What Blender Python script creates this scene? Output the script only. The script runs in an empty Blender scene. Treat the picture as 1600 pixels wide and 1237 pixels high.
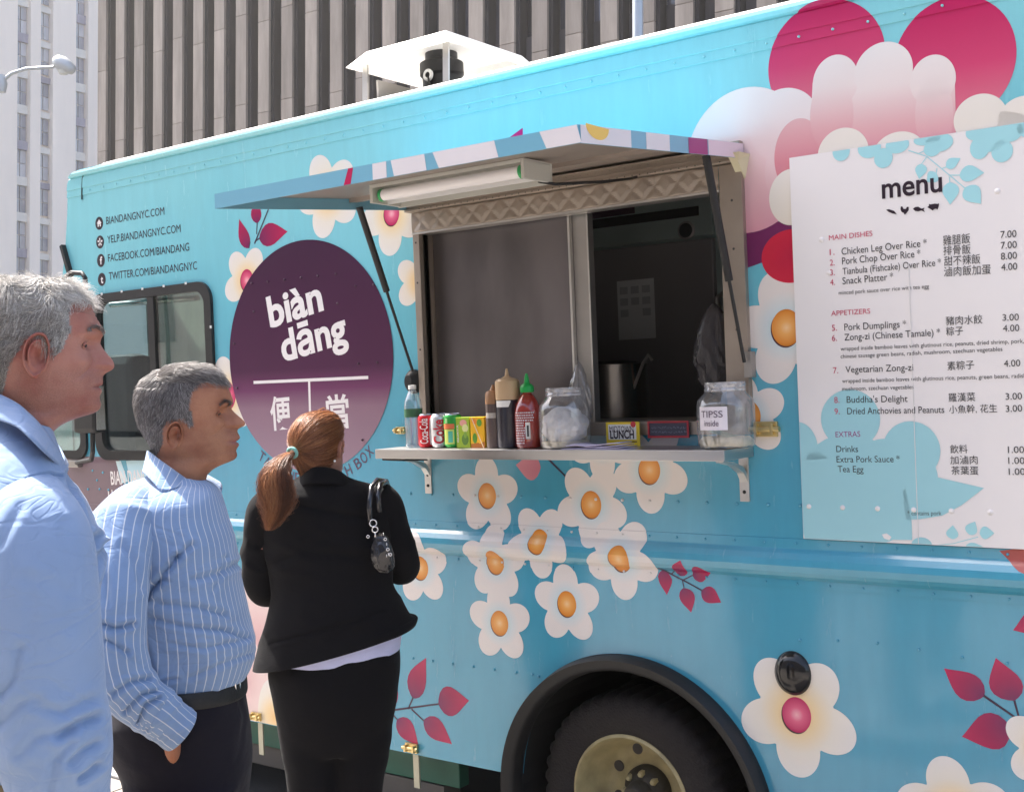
import bpy, bmesh, math, random
import numpy as np
from mathutils import Vector, Matrix, noise
from mathutils.geometry import tessellate_polygon
random.seed(7)
rng = np.random.default_rng(11)
SC = bpy.context.scene
COL = SC.collection
PI = math.pi
# ------------------------------------------------------------------ camera
FPX = 1850.0
CAM = np.array([0.0, -3.4, 1.62])
def rotm(yaw, pit, rol):
    yaw, pit, rol = map(math.radians, (yaw, pit, rol))
    cy, sy = math.cos(yaw), math.sin(yaw)
    fw = np.array([-sy*math.cos(pit), cy*math.cos(pit), math.sin(pit)])
    rt = np.array([cy, sy, 0.0]); dn = np.cross(fw, rt)
    c, s = math.cos(rol), math.sin(rol)
    return np.array([c*rt+s*dn, -s*rt+c*dn, fw])
RT = rotm(36.34, -0.74, 2.32)          # camera in the truck's frame (the street slopes a little)
RW = rotm(36.34, 0.75, 0.0)            # camera in the level frame of the buildings
cd = bpy.data.cameras.new('camera'); cam = bpy.data.objects.new('camera', cd); COL.objects.link(cam)
cd.sensor_width = 36.0; cd.sensor_fit = 'HORIZONTAL'; cd.lens = 36.0*FPX/1600.0
cd.clip_start = 0.05; cd.clip_end = 1200
mw = Matrix.Identity(4)
for i in range(3):
    mw[i][0] = RT[0][i]; mw[i][1] = -RT[1][i]; mw[i][2] = -RT[2][i]; mw[i][3] = CAM[i]
cam.matrix_world = mw
SC.camera = cam
# ------------------------------------------------------------------ world, sun, exposure
SUN = Vector((-0.52, 0.035, 0.85)).normalized()
w = bpy.data.worlds.new('World'); SC.world = w; w.use_nodes = True
nt = w.node_tree; nt.nodes.clear()
sky = nt.nodes.new('ShaderNodeTexSky'); sky.sky_type = 'NISHITA'; sky.sun_disc = False
sky.sun_elevation = math.asin(SUN.z); sky.sun_rotation = math.atan2(SUN.x, SUN.y)
sky.air_density = 1.0; sky.dust_density = 5.0; sky.ozone_density = 1.0
bg = nt.nodes.new('ShaderNodeBackground'); bg.inputs[1].default_value = 0.15
ow = nt.nodes.new('ShaderNodeOutputWorld')
nt.links.new(sky.outputs[0], bg.inputs[0]); nt.links.new(bg.outputs[0], ow.inputs[0])
sl = bpy.data.lights.new('sun', 'SUN'); sl.energy = 4.8; sl.angle = math.radians(0.6); sl.color = (1.0, 0.95, 0.88)
so = bpy.data.objects.new('sun', sl); COL.objects.link(so)
so.rotation_euler = (-SUN).to_track_quat('-Z', 'Y').to_euler(); so.location = (-6, -3, 12)
SC.view_settings.view_transform = 'Standard'; SC.view_settings.look = 'None'
SC.view_settings.gamma = 1.0; SC.view_settings.use_curve_mapping = False
SC.view_settings.exposure = 1.6
SC.cycles.max_bounces = 8; SC.cycles.transparent_max_bounces = 12
SC.cycles.use_denoising = True
# ------------------------------------------------------------------ projection helpers (photo pixel -> point on a real plane)
def ray(x, y, R=RT): return R.T @ np.array([(x-800)/FPX, (y-618.5)/FPX, 1.0])
def W(x, y, Y=0.0):
    d = ray(x, y); return Vector(CAM + d*(Y-CAM[1])/d[1])
def WX(x, y, X):
    d = ray(x, y); return Vector(CAM + d*(X-CAM[0])/d[0])
def WZ(x, y, Z):
    d = ray(x, y); return Vector(CAM + d*(Z-CAM[2])/d[2])
def lin(r, g, b): 
    f = lambda c: (c/255/12.92 if c/255 <= .04045 else ((c/255+.055)/1.055)**2.4)
    return (f(r), f(g), f(b), 1.0)
# ------------------------------------------------------------------ materials
def newmat(name):
    m = bpy.data.materials.new(name); m.use_nodes = True
    return m, m.node_tree, m.node_tree.nodes['Principled BSDF']
def N(nt, t, **k):
    n = nt.nodes.new(t)
    for a, b in k.items(): setattr(n, a, b)
    return n
def mat(name, col, rough=.5, metal=0.0, var=.08, nscale=6.0, bump=0.0, bscale=60.0, spec=.5, coat=0.0, stretch=None, trans=0.0, alpha=1.0, sss=0.0):
    m, nt, b = newmat(name)
    c = col if len(col) == 4 else (*col, 1.0)
    b.inputs['Roughness'].default_value = rough; b.inputs['Metallic'].default_value = metal
    b.inputs['Specular IOR Level'].default_value = spec
    b.inputs['Coat Weight'].default_value = coat; b.inputs['Coat Roughness'].default_value = .08
    b.inputs['Transmission Weight'].default_value = trans; b.inputs['Alpha'].default_value = alpha
    if sss: b.inputs['Subsurface Weight'].default_value = sss; b.inputs['Subsurface Radius'].default_value = (.01, .004, .002); b.inputs['Subsurface Scale'].default_value = 1.0
    tc = N(nt, 'ShaderNodeTexCoord'); src = tc.outputs['Object']
    if stretch:
        mp = N(nt, 'ShaderNodeMapping'); mp.inputs['Scale'].default_value = stretch; nt.links.new(src, mp.inputs[0]); src = mp.outputs[0]
    n = N(nt, 'ShaderNodeTexNoise'); n.inputs['Scale'].default_value = nscale; n.inputs['Detail'].default_value = 6; nt.links.new(src, n.inputs['Vector'])
    mx = N(nt, 'ShaderNodeMix', data_type='RGBA')
    mx.inputs[6].default_value = tuple(x*(1-var) for x in c[:3])+(1,); mx.inputs[7].default_value = tuple(min(1, x*(1+var)) for x in c[:3])+(1,)
    nt.links.new(n.outputs['Fac'], mx.inputs[0]); nt.links.new(mx.outputs[2], b.inputs['Base Color'])
    rr = N(nt, 'ShaderNodeMapRange'); rr.inputs[3].default_value = max(0, rough*.8); rr.inputs[4].default_value = min(1, rough*1.25)
    nt.links.new(n.outputs['Fac'], rr.inputs[0]); nt.links.new(rr.outputs[0], b.inputs['Roughness'])
    if bump:
        n2 = N(nt, 'ShaderNodeTexNoise'); n2.inputs['Scale'].default_value = bscale; n2.inputs['Detail'].default_value = 5; nt.links.new(src, n2.inputs['Vector'])
        bp = N(nt, 'ShaderNodeBump'); bp.inputs['Strength'].default_value = bump; bp.inputs['Distance'].default_value = .01
        nt.links.new(n2.outputs['Fac'], bp.inputs['Height']); nt.links.new(bp.outputs[0], b.inputs['Normal'])
    return m
def ramp_mat(name, stops, mode='radial', rough=.22, spec=.5, alpha=1.0, constant=False):
    """vinyl print: colour ramp over the print's own UV (radial distance or v)"""
    m, nt, b = newmat(name)
    b.inputs['Roughness'].default_value = rough; b.inputs['Specular IOR Level'].default_value = spec
    uv = N(nt, 'ShaderNodeUVMap')
    if mode == 'radial':
        v = N(nt, 'ShaderNodeVectorMath', operation='LENGTH'); nt.links.new(uv.outputs[0], v.inputs[0]); out = v.outputs['Value']
    else:
        s = N(nt, 'ShaderNodeSeparateXYZ'); nt.links.new(uv.outputs[0], s.inputs[0]); out = s.outputs['Y']
    cr = N(nt, 'ShaderNodeValToRGB'); e = cr.color_ramp.elements
    if constant: cr.color_ramp.interpolation = 'CONSTANT'
    e[0].position = stops[0][0]; e[0].color = stops[0][1]; e[1].position = stops[-1][0]; e[1].color = stops[-1][1]
    for p, c in stops[1:-1]:
        q = e.new(p); q.color = c
    nt.links.new(out, cr.inputs[0]); 
    tc = N(nt, 'ShaderNodeTexCoord'); n = N(nt, 'ShaderNodeTexNoise'); n.inputs['Scale'].default_value = 3; n.inputs['Detail'].default_value = 8
    nt.links.new(tc.outputs['Object'], n.inputs['Vector'])
    mr = N(nt, 'ShaderNodeMapRange'); mr.inputs[3].default_value = .93; mr.inputs[4].default_value = 1.03; nt.links.new(n.outputs['Fac'], mr.inputs[0])
    vm = N(nt, 'ShaderNodeVectorMath', operation='SCALE'); nt.links.new(cr.outputs[0], vm.inputs[0]); nt.links.new(mr.outputs[0], vm.inputs['Scale'])
    nt.links.new(vm.outputs[0], b.inputs['Base Color'])
    b.inputs['Alpha'].default_value = alpha
    return m
def glass(name, tint=(1, 1, 1), rough=.02, density=.0, mixd=.0):
    """thin pane: clear with fresnel reflection and a little dirt"""
    m, nt, b = newmat(name); nt.nodes.remove(b)
    out = nt.nodes['Material Output']
    tr = N(nt, 'ShaderNodeBsdfTransparent'); tr.inputs[0].default_value = (*tint, 1)
    gl = N(nt, 'ShaderNodeBsdfGlossy'); gl.inputs['Roughness'].default_value = rough
    fr = N(nt, 'ShaderNodeFresnel'); gb = N(nt, 'ShaderNodeNewGeometry'); io = N(nt, 'ShaderNodeMapRange'); io.inputs[3].default_value = 1.5; io.inputs[4].default_value = 1/1.5; nt.links.new(gb.outputs['Backfacing'], io.inputs[0]); nt.links.new(io.outputs[0], fr.inputs[0])
    ad = N(nt, 'ShaderNodeMath', operation='MULTIPLY_ADD'); ad.inputs[1].default_value = 1.3; ad.inputs[2].default_value = density
    nt.links.new(fr.outputs[0], ad.inputs[0])
    mx = N(nt, 'ShaderNodeMixShader'); nt.links.new(ad.outputs[0], mx.inputs[0]); nt.links.new(tr.outputs[0], mx.inputs[1]); nt.links.new(gl.outputs[0], mx.inputs[2])
    last = mx
    if mixd:
        df = N(nt, 'ShaderNodeBsdfDiffuse'); df.inputs[0].default_value = (.75, .75, .78, 1)
        n = N(nt, 'ShaderNodeTexNoise'); n.inputs['Scale'].default_value = 25; n.inputs['Detail'].default_value = 6
        tc = N(nt, 'ShaderNodeTexCoord'); nt.links.new(tc.outputs['Object'], n.inputs['Vector'])
        mr = N(nt, 'ShaderNodeMapRange'); mr.inputs[1].default_value = .3; mr.inputs[2].default_value = .75; mr.inputs[4].default_value = mixd*2; nt.links.new(n.outputs['Fac'], mr.inputs[0])
        m2 = N(nt, 'ShaderNodeMixShader'); nt.links.new(mr.outputs[0], m2.inputs[0]); nt.links.new(mx.outputs[0], m2.inputs[1]); nt.links.new(df.outputs[0], m2.inputs[2]); last = m2
    nt.links.new(last.outputs[0], out.inputs['Surface'])
    return m
# ------------------------------------------------------------------ mesh helpers
def link(name, me, m=None, parent=None, smooth=False):
    if m is not None:
        for q in (m if isinstance(m, (list, tuple)) else [m]): me.materials.append(q)
    o = bpy.data.objects.new(name, me); COL.objects.link(o)
    if parent is not None: o.parent = parent
    if smooth:
        for p in me.polygons: p.use_smooth = True
    return o
def mesh_py(name, vs, fs, m=None, parent=None, smooth=False):
    me = bpy.data.meshes.new(name); me.from_pydata([tuple(v) for v in vs], [], fs); me.update()
    return link(name, me, m, parent, smooth)
def bm_obj(name, bm, m=None, parent=None, smooth=False, sharp=None):
    me = bpy.data.meshes.new(name); bmesh.ops.recalc_face_normals(bm, faces=bm.faces[:]); bm.to_mesh(me); bm.free()
    if sharp is not None:
        for p in me.polygons: p.use_smooth = True
        o = link(name, me, m, parent)
        try: me.set_sharp_from_angle(angle=math.radians(sharp))
        except Exception: pass
        return o
    return link(name, me, m, parent, smooth)
def thing(name, label, cat, loc=(0, 0, 0), group=None):
    o = bpy.data.objects.new(name, None); COL.objects.link(o); o.location = loc; o.empty_display_size = .1
    o['label'] = label; o['category'] = cat
    if group: o['group'] = group
    return o
def tag(o, label, cat, group=None):
    o['label'] = label; o['category'] = cat
    if group: o['group'] = group
    return o
def add_box(bm, lo, hi, bev=0.0):
    lo, hi = Vector(lo), Vector(hi); c = (lo+hi)/2; s = hi-lo
    r = bmesh.ops.create_cube(bm, size=1.0, matrix=Matrix.Translation(c) @ Matrix.Diagonal((*s, 1)))
    if bev:
        es = list({e for v in r['verts'] for e in v.link_edges})
        bmesh.ops.bevel(bm, geom=es, offset=bev, segments=2, affect='EDGES', profile=.6)
def add_hex(bm, c8):
    """box from 8 corners: bottom 4 then top 4, same order"""
    v = [bm.verts.new(tuple(p)) for p in c8]
    for f in ((0, 3, 2, 1), (4, 5, 6, 7), (0, 1, 5, 4), (1, 2, 6, 5), (2, 3, 7, 6), (3, 0, 4, 7)): bm.faces.new([v[i] for i in f])
def add_bar(bm, a, b, w, h, up=(0, 0, 1)):
    a, b = Vector(a), Vector(b); d = (b-a).normalized(); u = Vector(up); s = d.cross(u)
    if s.length < 1e-4: s = d.cross(Vector((1, 0, 0)))
    s.normalize(); u = s.cross(d).normalized(); s *= w/2; u *= h/2
    add_hex(bm, [a-s-u, a+s-u, a+s+u, a-s+u, b-s-u, b+s-u, b+s+u, b-s+u])
def add_tube(bm, pts, rad, n=10, cap=True):
    pts = [Vector(p) for p in pts]; rs = rad if isinstance(rad, (list, tuple)) else [rad]*len(pts)
    rings = []; prev = None
    for i, p in enumerate(pts):
        d = (pts[min(i+1, len(pts)-1)]-pts[max(i-1, 0)]).normalized()
        if prev is None:
            a = d.cross(Vector((0, 0, 1)))
            if a.length < .1: a = d.cross(Vector((1, 0, 0)))
        else: a = prev - d*prev.dot(d)
        a.normalize(); prev = a; b = d.cross(a)
        rings.append([bm.verts.new(p+(a*math.cos(2*PI*k/n)+b*math.sin(2*PI*k/n))*rs[i]) for k in range(n)])
    for r0, r1 in zip(rings, rings[1:]):
        for k in range(n): bm.faces.new((r0[k], r0[(k+1) % n], r1[(k+1) % n], r1[k]))
    if cap: bm.faces.new(rings[0][::-1]); bm.faces.new(rings[-1])
def add_lathe(bm, c, prof, n=32, axis='z', sx=1.0, sy=1.0):
    """prof: (radius, height) pairs"""
    c = Vector(c); rings = []
    def P(r, h, a):
        if axis == 'z': return c+Vector((r*sx*math.cos(a), r*sy*math.sin(a), h))
        if axis == 'y': return c+Vector((r*sx*math.cos(a), h, r*sy*math.sin(a)))
        return c+Vector((h, r*math.cos(a), r*math.sin(a)))
    for r, h in prof:
        if r < 1e-5: rings.append([bm.verts.new(P(0, h, 0))])
        else: rings.append([bm.verts.new(P(r, h, 2*PI*k/n)) for k in range(n)])
    for r0, r1 in zip(rings, rings[1:]):
        for k in range(n):
            k2 = (k+1) % n
            if len(r0) == 1 and len(r1) == 1: continue
            if len(r0) == 1: bm.faces.new((r0[0], r1[k2], r1[k]))
            elif len(r1) == 1: bm.faces.new((r0[k], r0[k2], r1[0]))
            else: bm.faces.new((r0[k], r0[k2], r1[k2], r1[k]))
def box(name, lo, hi, m, parent=None, bev=0.0):  # one box object
    bm = bmesh.new(); add_box(bm, lo, hi, bev); return bm_obj(name, bm, m, parent)
def tube(name, pts, rad, m, parent=None, n=10):
    bm = bmesh.new(); add_tube(bm, pts, rad, n); return bm_obj(name, bm, m, parent, sharp=40)
def lathe(name, c, prof, m, parent=None, n=32, axis='z', sx=1, sy=1, sharp=35):
    bm = bmesh.new(); add_lathe(bm, c, prof, n, axis, sx, sy); return bm_obj(name, bm, m, parent, sharp=sharp)
def rrect(x0, x1, z0, z1, r, n=6):
    pts = []
    for cx, cz, a0 in ((x1-r, z1-r, 0), (x0+r, z1-r, 90), (x0+r, z0+r, 180), (x1-r, z0+r, 270)):
        for k in range(n+1):
            a = math.radians(a0+90*k/n); pts.append((cx+r*math.cos(a), cz+r*math.sin(a)))
    return pts
def plate(name, outer, holes, y0, y1, m, parent=None):
    """flat plate in the xz plane between y0 and y1 with holes"""
    loops = [outer]+list(holes); flat = [p for l in loops for p in l]
    tri = tessellate_polygon([[Vector((p[0], p[1], 0)) for p in l] for l in loops])
    bm = bmesh.new(); A = [bm.verts.new((p[0], y0, p[1])) for p in flat]; B = [bm.verts.new((p[0], y1, p[1])) for p in flat]
    for t in tri:
        if len(set(t)) < 3: continue
        try: bm.faces.new([A[i] for i in t]); bm.faces.new([B[i] for i in t[::-1]])
        except ValueError: pass
    s = 0
    for l in loops:
        n = len(l)
        for i in range(n): bm.faces.new((A[s+i], A[s+(i+1) % n], B[s+(i+1) % n], B[s+i]))
        s += n
    return bm_obj(name, bm, m, parent)
# ================================================================== GROUND
ROAD_Z, PAVE_Z = -0.20, -0.06
kA, kB = WZ(160, 1153, PAVE_Z), WZ(392, 1222, PAVE_Z)
KERB_Y = -0.12
m_asph = mat('asphalt', (.045, .045, .048), .9, var=.35, nscale=9, bump=.5, bscale=220)
m_conc = mat('pavement_concrete', (.25, .225, .20), .85, var=.16, nscale=3.2, bump=.25, bscale=160)
m_conc2 = mat('pavement_concrete_worn', (.16, .15, .14), .88, var=.2, nscale=4.5, bump=.25, bscale=120)
m_joint = mat('pavement_joint', (.10, .095, .09), .95, var=.2)
def sheet(name, x0, x1, y0, y1, z, m):
    o = mesh_py(name, [(x0, y0, z), (x1, y0, z), (x1, y1, z), (x0, y1, z)], [(0, 1, 2, 3)], m); o['kind'] = 'structure'; return o
sheet('ground', -150, 130, -58, 108, ROAD_Z-.06, mat('ground_fill', (.12, .12, .115), .9, var=.2))
sheet('road', -149, 120, KERB_Y, 16, ROAD_Z, m_asph)
o = box('kerb', (-149, KERB_Y-.15, ROAD_Z-.02), (120, KERB_Y, PAVE_Z+.002), mat('kerb_granite', (.30, .29, .28), .8, var=.25, nscale=20, bump=.2), None, .008); o['kind'] = 'structure'
pv = box('pavement', (-60, -14, ROAD_Z-.02), (40, KERB_Y-.152, PAVE_Z-.012), m_joint); pv['kind'] = 'structure'
slab_me = None
for i in range(12):
    for j in range(5):
        x0 = -9.0+i*.92; y0 = KERB_Y-.156-(j+1)*.92
        if slab_me is None:
            bm = bmesh.new(); add_box(bm, (0, 0, -.02), (.908, .908, .0), .006); slab_me = bpy.data.meshes.new('slab'); bm.to_mesh(slab_me); bm.free()
            slab_me.materials.append(m_conc)
        s = bpy.data.objects.new('slab', slab_me); COL.objects.link(s); s.parent = pv
        s.location = (x0, y0, PAVE_Z+rng.uniform(-.002, .002)); s.rotation_euler = (rng.uniform(-.002, .002), rng.uniform(-.002, .002), 0)
pf = box('pavement_outer', (-60, -14, PAVE_Z-.011), (-9.02, KERB_Y-.156, PAVE_Z-.001), m_conc2); pf['kind'] = 'structure'
pf = box('pavement_outer', (2.06, -14, PAVE_Z-.011), (40, KERB_Y-.156, PAVE_Z-.001), m_conc2); pf['kind'] = 'structure'
pf = box('pavement_outer', (-9.02, -14, PAVE_Z-.011), (2.06, KERB_Y-.16-4.6, PAVE_Z-.001), m_conc2); pf['kind'] = 'structure'

# ================================================================== FOOD TRUCK
truck = thing('food_truck', 'light blue step van food truck covered in printed blossoms, serving window open', 'food truck', (-2.0, 1.0, ROAD_Z))
# wrap film: light cyan at the top running to a deeper blue low down
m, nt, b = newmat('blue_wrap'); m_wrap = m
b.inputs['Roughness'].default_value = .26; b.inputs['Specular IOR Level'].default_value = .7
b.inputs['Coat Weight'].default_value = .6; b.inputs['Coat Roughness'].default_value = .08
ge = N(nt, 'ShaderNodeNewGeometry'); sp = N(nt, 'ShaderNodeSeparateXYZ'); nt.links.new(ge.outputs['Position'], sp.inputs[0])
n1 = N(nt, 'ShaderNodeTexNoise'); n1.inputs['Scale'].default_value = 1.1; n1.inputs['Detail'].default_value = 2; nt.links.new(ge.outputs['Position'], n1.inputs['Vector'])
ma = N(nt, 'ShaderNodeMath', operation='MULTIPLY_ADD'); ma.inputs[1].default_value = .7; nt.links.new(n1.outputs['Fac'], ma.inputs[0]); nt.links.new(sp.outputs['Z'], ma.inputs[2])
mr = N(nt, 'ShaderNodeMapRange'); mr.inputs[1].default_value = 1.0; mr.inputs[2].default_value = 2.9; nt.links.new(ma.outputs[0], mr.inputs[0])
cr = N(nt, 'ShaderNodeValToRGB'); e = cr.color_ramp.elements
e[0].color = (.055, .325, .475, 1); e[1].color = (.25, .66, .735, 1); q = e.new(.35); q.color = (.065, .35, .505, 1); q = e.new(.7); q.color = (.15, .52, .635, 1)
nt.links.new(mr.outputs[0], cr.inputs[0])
mpg = N(nt, 'ShaderNodeMapping'); mpg.inputs['Scale'].default_value = (9, 1, 1.3); nt.links.new(ge.outputs['Position'], mpg.inputs[0])
ng = N(nt, 'ShaderNodeTexNoise'); ng.inputs['Scale'].default_value = 2.0; ng.inputs['Detail'].default_value = 9; ng.inputs['Roughness'].default_value = .68; nt.links.new(mpg.outputs[0], ng.inputs['Vector'])
rg = N(nt, 'ShaderNodeMapRange'); rg.inputs[1].default_value = .30; rg.inputs[2].default_value = .72; rg.inputs[3].default_value = 1.03; rg.inputs[4].default_value = .93; nt.links.new(ng.outputs['Fac'], rg.inputs[0])
vg_ = N(nt, 'ShaderNodeVectorMath', operation='SCALE'); nt.links.new(cr.outputs[0], vg_.inputs[0]); nt.links.new(rg.outputs[0], vg_.inputs['Scale']); nt.links.new(vg_.outputs[0], b.inputs['Base Color'])
rq = N(nt, 'ShaderNodeMapRange'); rq.inputs[1].default_value = .3; rq.inputs[2].default_value = .7; rq.inputs[3].default_value = .16; rq.inputs[4].default_value = .30; nt.links.new(ng.outputs['Fac'], rq.inputs[0]); nt.links.new(rq.outputs[0], b.inputs['Roughness'])
n2 = N(nt, 'ShaderNodeTexNoise'); n2.inputs['Scale'].default_value = 2.2; n2.inputs['Detail'].default_value = 3; nt.links.new(ge.outputs['Position'], n2.inputs['Vector'])
bp = N(nt, 'ShaderNodeBump'); bp.inputs['Strength'].default_value = .22; bp.inputs['Distance'].default_value = .03; nt.links.new(n2.outputs['Fac'], bp.inputs['Height']); nt.links.new(bp.outputs[0], b.inputs['Normal'])

XF, XR = W(105, 590).x, 1.45           # front and rear ends of the body side
Z_SK, Z_TOP = .20, 2.70
# cross-section of the side in z: (z, how far it stands out)
PROF = [(-1, 0), (.955, 0), (.9555, .003), (.980, .003), (.984, .008), (.992, .018), (1.005, .026), (1.025, .031), (1.045, .027), (1.062, .015), (1.073, .004), (1.076, .003), (1.1045, .003), (1.105, 0),
        (2.594, 0), (2.595, .003), (2.627, .003), (2.6285, .006), (2.678, .006), (2.683, .002), (2.688, .014), (2.70, .021), (2.712, .018), (5, .018)]
PZ = [p[0] for p in PROF]; PD = [p[1] for p in PROF]
def prof(z): return -float(np.interp(z, PZ, PD))
CUTS = [z for z in PZ if -.5 < z < 4]
def conform(bm, off):
    zs = [v.co.z for v in bm.verts]
    for z in CUTS:
        if min(zs) < z < max(zs):
            bmesh.ops.bisect_plane(bm, geom=bm.verts[:]+bm.edges[:]+bm.faces[:], plane_co=(0, 0, z), plane_no=(0, 0, 1), dist=1e-5)
    for v in bm.verts: v.co.y = prof(v.co.z)-off
_dk = [0]
def decal(name, pts, m, layer, parent=None, center=None, R=1.0, Y=None, clips=(), uvang=0.0):
    """flat vinyl print: pts are (x, z) on the body side (or on the plane y=Y)"""
    tri = tessellate_polygon([[Vector((p[0], p[1], 0)) for p in pts]])
    bm = bmesh.new(); vs = [bm.verts.new((p[0], 0, p[1])) for p in pts]
    for t in tri:
        if len(set(t)) == 3:
            try: bm.faces.new([vs[i] for i in t])
            except ValueError: pass
    for co, no in clips:     # keep the side the normal points away from
        bmesh.ops.bisect_plane(bm, geom=bm.verts[:]+bm.edges[:]+bm.faces[:], plane_co=co, plane_no=no, clear_outer=True, dist=1e-6)
    if not bm.faces: bm.free(); return None
    uvl = bm.loops.layers.uv.new('UVMap')
    if Y is None: conform(bm, .00013*layer+.0004)
    else:
        for v in bm.verts: v.co.y = Y-.00013*layer-.0003
    _dk[0] += 1; micro = (_dk[0] % 400)*.0000003
    for v in bm.verts: v.co.y -= micro
    c = center or (0, 0)
    for f in bm.faces:
        if f.normal.y > 0: f.normal_flip()
        for l in f.loops: l[uvl].uv = ((l.vert.co.x-c[0])/R, (l.vert.co.z-c[1])/R)
    me = bpy.data.meshes.new(name); bm.to_mesh(me); bm.free()
    o = link(name, me, m, parent or truck)
    o.matrix_parent_inverse = Matrix.Translation(-truck.location) if (parent is None or parent is truck) else Matrix.Identity(4)
    return o
def tpart(o, parent=None):
    """o was built in world coordinates: hang it on the truck"""
    o.parent = parent or truck
    o.matrix_parent_inverse = Matrix.Translation(-truck.location) if (parent is None or parent is truck) else Matrix.Identity(4)
    return o
truck_inv = Matrix.Translation(-truck.location)

m_steel = mat('brushed_steel', (.56, .54, .52), .34, 1.0, var=.12, nscale=5, bump=.04, bscale=40, stretch=(1, 1, 12))
m_steel_d = mat('dull_steel', (.42, .40, .38), .45, 1.0, var=.2, nscale=7, bump=.05, bscale=60)
m_alu = mat('mill_aluminium', (.62, .60, .57), .38, .9, var=.15, nscale=8, bump=.06, bscale=90)
m_tan = mat('aged_aluminium', (.37, .315, .265), .42, .75, var=.22, nscale=9, bump=.06, bscale=80)
m_black = mat('black_rubber', (.008, .008, .009), .5, var=.3, nscale=20, bump=.1, bscale=120)
m_blackg = mat('black_gloss', (.012, .012, .013), .12, var=.3, nscale=12)
m_brass = mat('zinc_yellow_latch', (.70, .55, .26), .32, .9, var=.25, nscale=30)
m_chrome = mat('chrome', (.8, .8, .8), .12, 1.0, var=.05)
m_white = mat('white_paint', (.80, .80, .78), .35, var=.04, nscale=5)
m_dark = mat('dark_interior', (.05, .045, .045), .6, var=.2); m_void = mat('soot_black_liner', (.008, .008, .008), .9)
m_green = mat('green_frame_paint', (.03, .13, .09), .5, var=.25, nscale=10)
m_conc_grey = mat('grey_underframe', (.13, .12, .11), .7, var=.3, nscale=10)
m_mauve = mat('mauve_print', (.18, .12, .145), .3, var=.1, nscale=3, coat=.3)

# ---- openings
SX0, SX1, SZ0, SZ1 = -2.887, -1.652, 1.467, 2.187           # serving window opening
cw = rrect(W(149, 590).x+.02, W(338, 590).x-.02, 1.345, 2.09, .07)   # cab window hole
qx0, qx1 = -5.68, -5.03
hubc = Vector((-2.07, .0, .165))
AR_IN, AR_OUT = .470, .552
arch = [(hubc.x+AR_IN*math.cos(a), hubc.z+AR_IN*1.02*math.sin(a)) for a in np.linspace(math.radians(4), math.radians(176), 33)]
CORN = [(W(160, 262).x, 2.712)]+[(W(*p).x, W(*p).z) for p in ((146, 262), (132, 265), (120, 270), (111, 277), (106.5, 288), (105.5, 305), (105, 335))]
outer = [(XR, Z_SK), (XR, 2.712)]+CORN+[(W(102, 375).x, 2.37), (W(97, 420).x, 2.22), (W(92, 470).x, 2.05), (-5.75, 1.50), (-5.80, 1.20), (-5.80, Z_SK)]
outer = outer+[(hubc.x-AR_IN-.0, Z_SK)]+[(p[0], p[1]) for p in arch[::-1] if p[1] > Z_SK+.01]+[(hubc.x+AR_IN, Z_SK)]
qwin = rrect(-5.62, -5.10, 1.36, 2.0, .05)
tri = tessellate_polygon([[Vector((p[0], p[1], 0)) for p in l] for l in (outer, [(SX0, SZ0), (SX1, SZ0), (SX1, SZ1), (SX0, SZ1)], cw, qwin)])
flat = outer+[(SX0, SZ0), (SX1, SZ0), (SX1, SZ1), (SX0, SZ1)]+cw+qwin
bm = bmesh.new(); vs = [bm.verts.new((p[0], 0, p[1])) for p in flat]
for t in tri:
    if len(set(t)) == 3:
        try: bm.faces.new([vs[i] for i in t])
        except ValueError: pass
conform(bm, 0)
for f in bm.faces:
    if f.normal.y > 0: f.normal_flip()
me = bpy.data.meshes.new('side_panel'); bm.to_mesh(me); bm.free()
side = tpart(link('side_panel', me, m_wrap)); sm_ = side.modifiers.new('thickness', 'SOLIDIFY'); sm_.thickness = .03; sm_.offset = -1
# rest of the shell: far side (with the cab window on that side), back, nose, roof
m_in = mat('inside_lining', (.5, .48, .46), .5, .1, var=.15)
tpart(plate('far_side_panel', [(XR, Z_SK), (XR, 2.70), (XF, 2.70), (-5.4, Z_SK)], [[(-4.98, 1.35), (-4.0, 1.35), (-4.0, 2.10), (-4.98, 2.10)]], 2.20, 2.235, m_in))
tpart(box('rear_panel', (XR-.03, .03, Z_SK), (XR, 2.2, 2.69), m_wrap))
# roof: rounded cap
bm = bmesh.new()
sec = [(-.004, 2.705), (-.012, 2.712), (-.004, 2.722), (.03, 2.735), (.15, 2.755), (1.1, 2.80), (2.05, 2.755), (2.2, 2.735), (2.24, 2.705), (2.2, 2.69), (.03, 2.69)]
A = [bm.verts.new((CORN[0][0]+.01, y, z)) for y, z in sec]; B = [bm.verts.new((XR, y, z)) for y, z in sec]
for i in range(len(sec)): bm.faces.new((A[i], A[(i+1) % len(sec)], B[(i+1) % len(sec)], B[i]))
bm.faces.new(A); bm.faces.new(B[::-1])
tpart(bm_obj('roof', bm, m_white, None, sharp=40))
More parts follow.
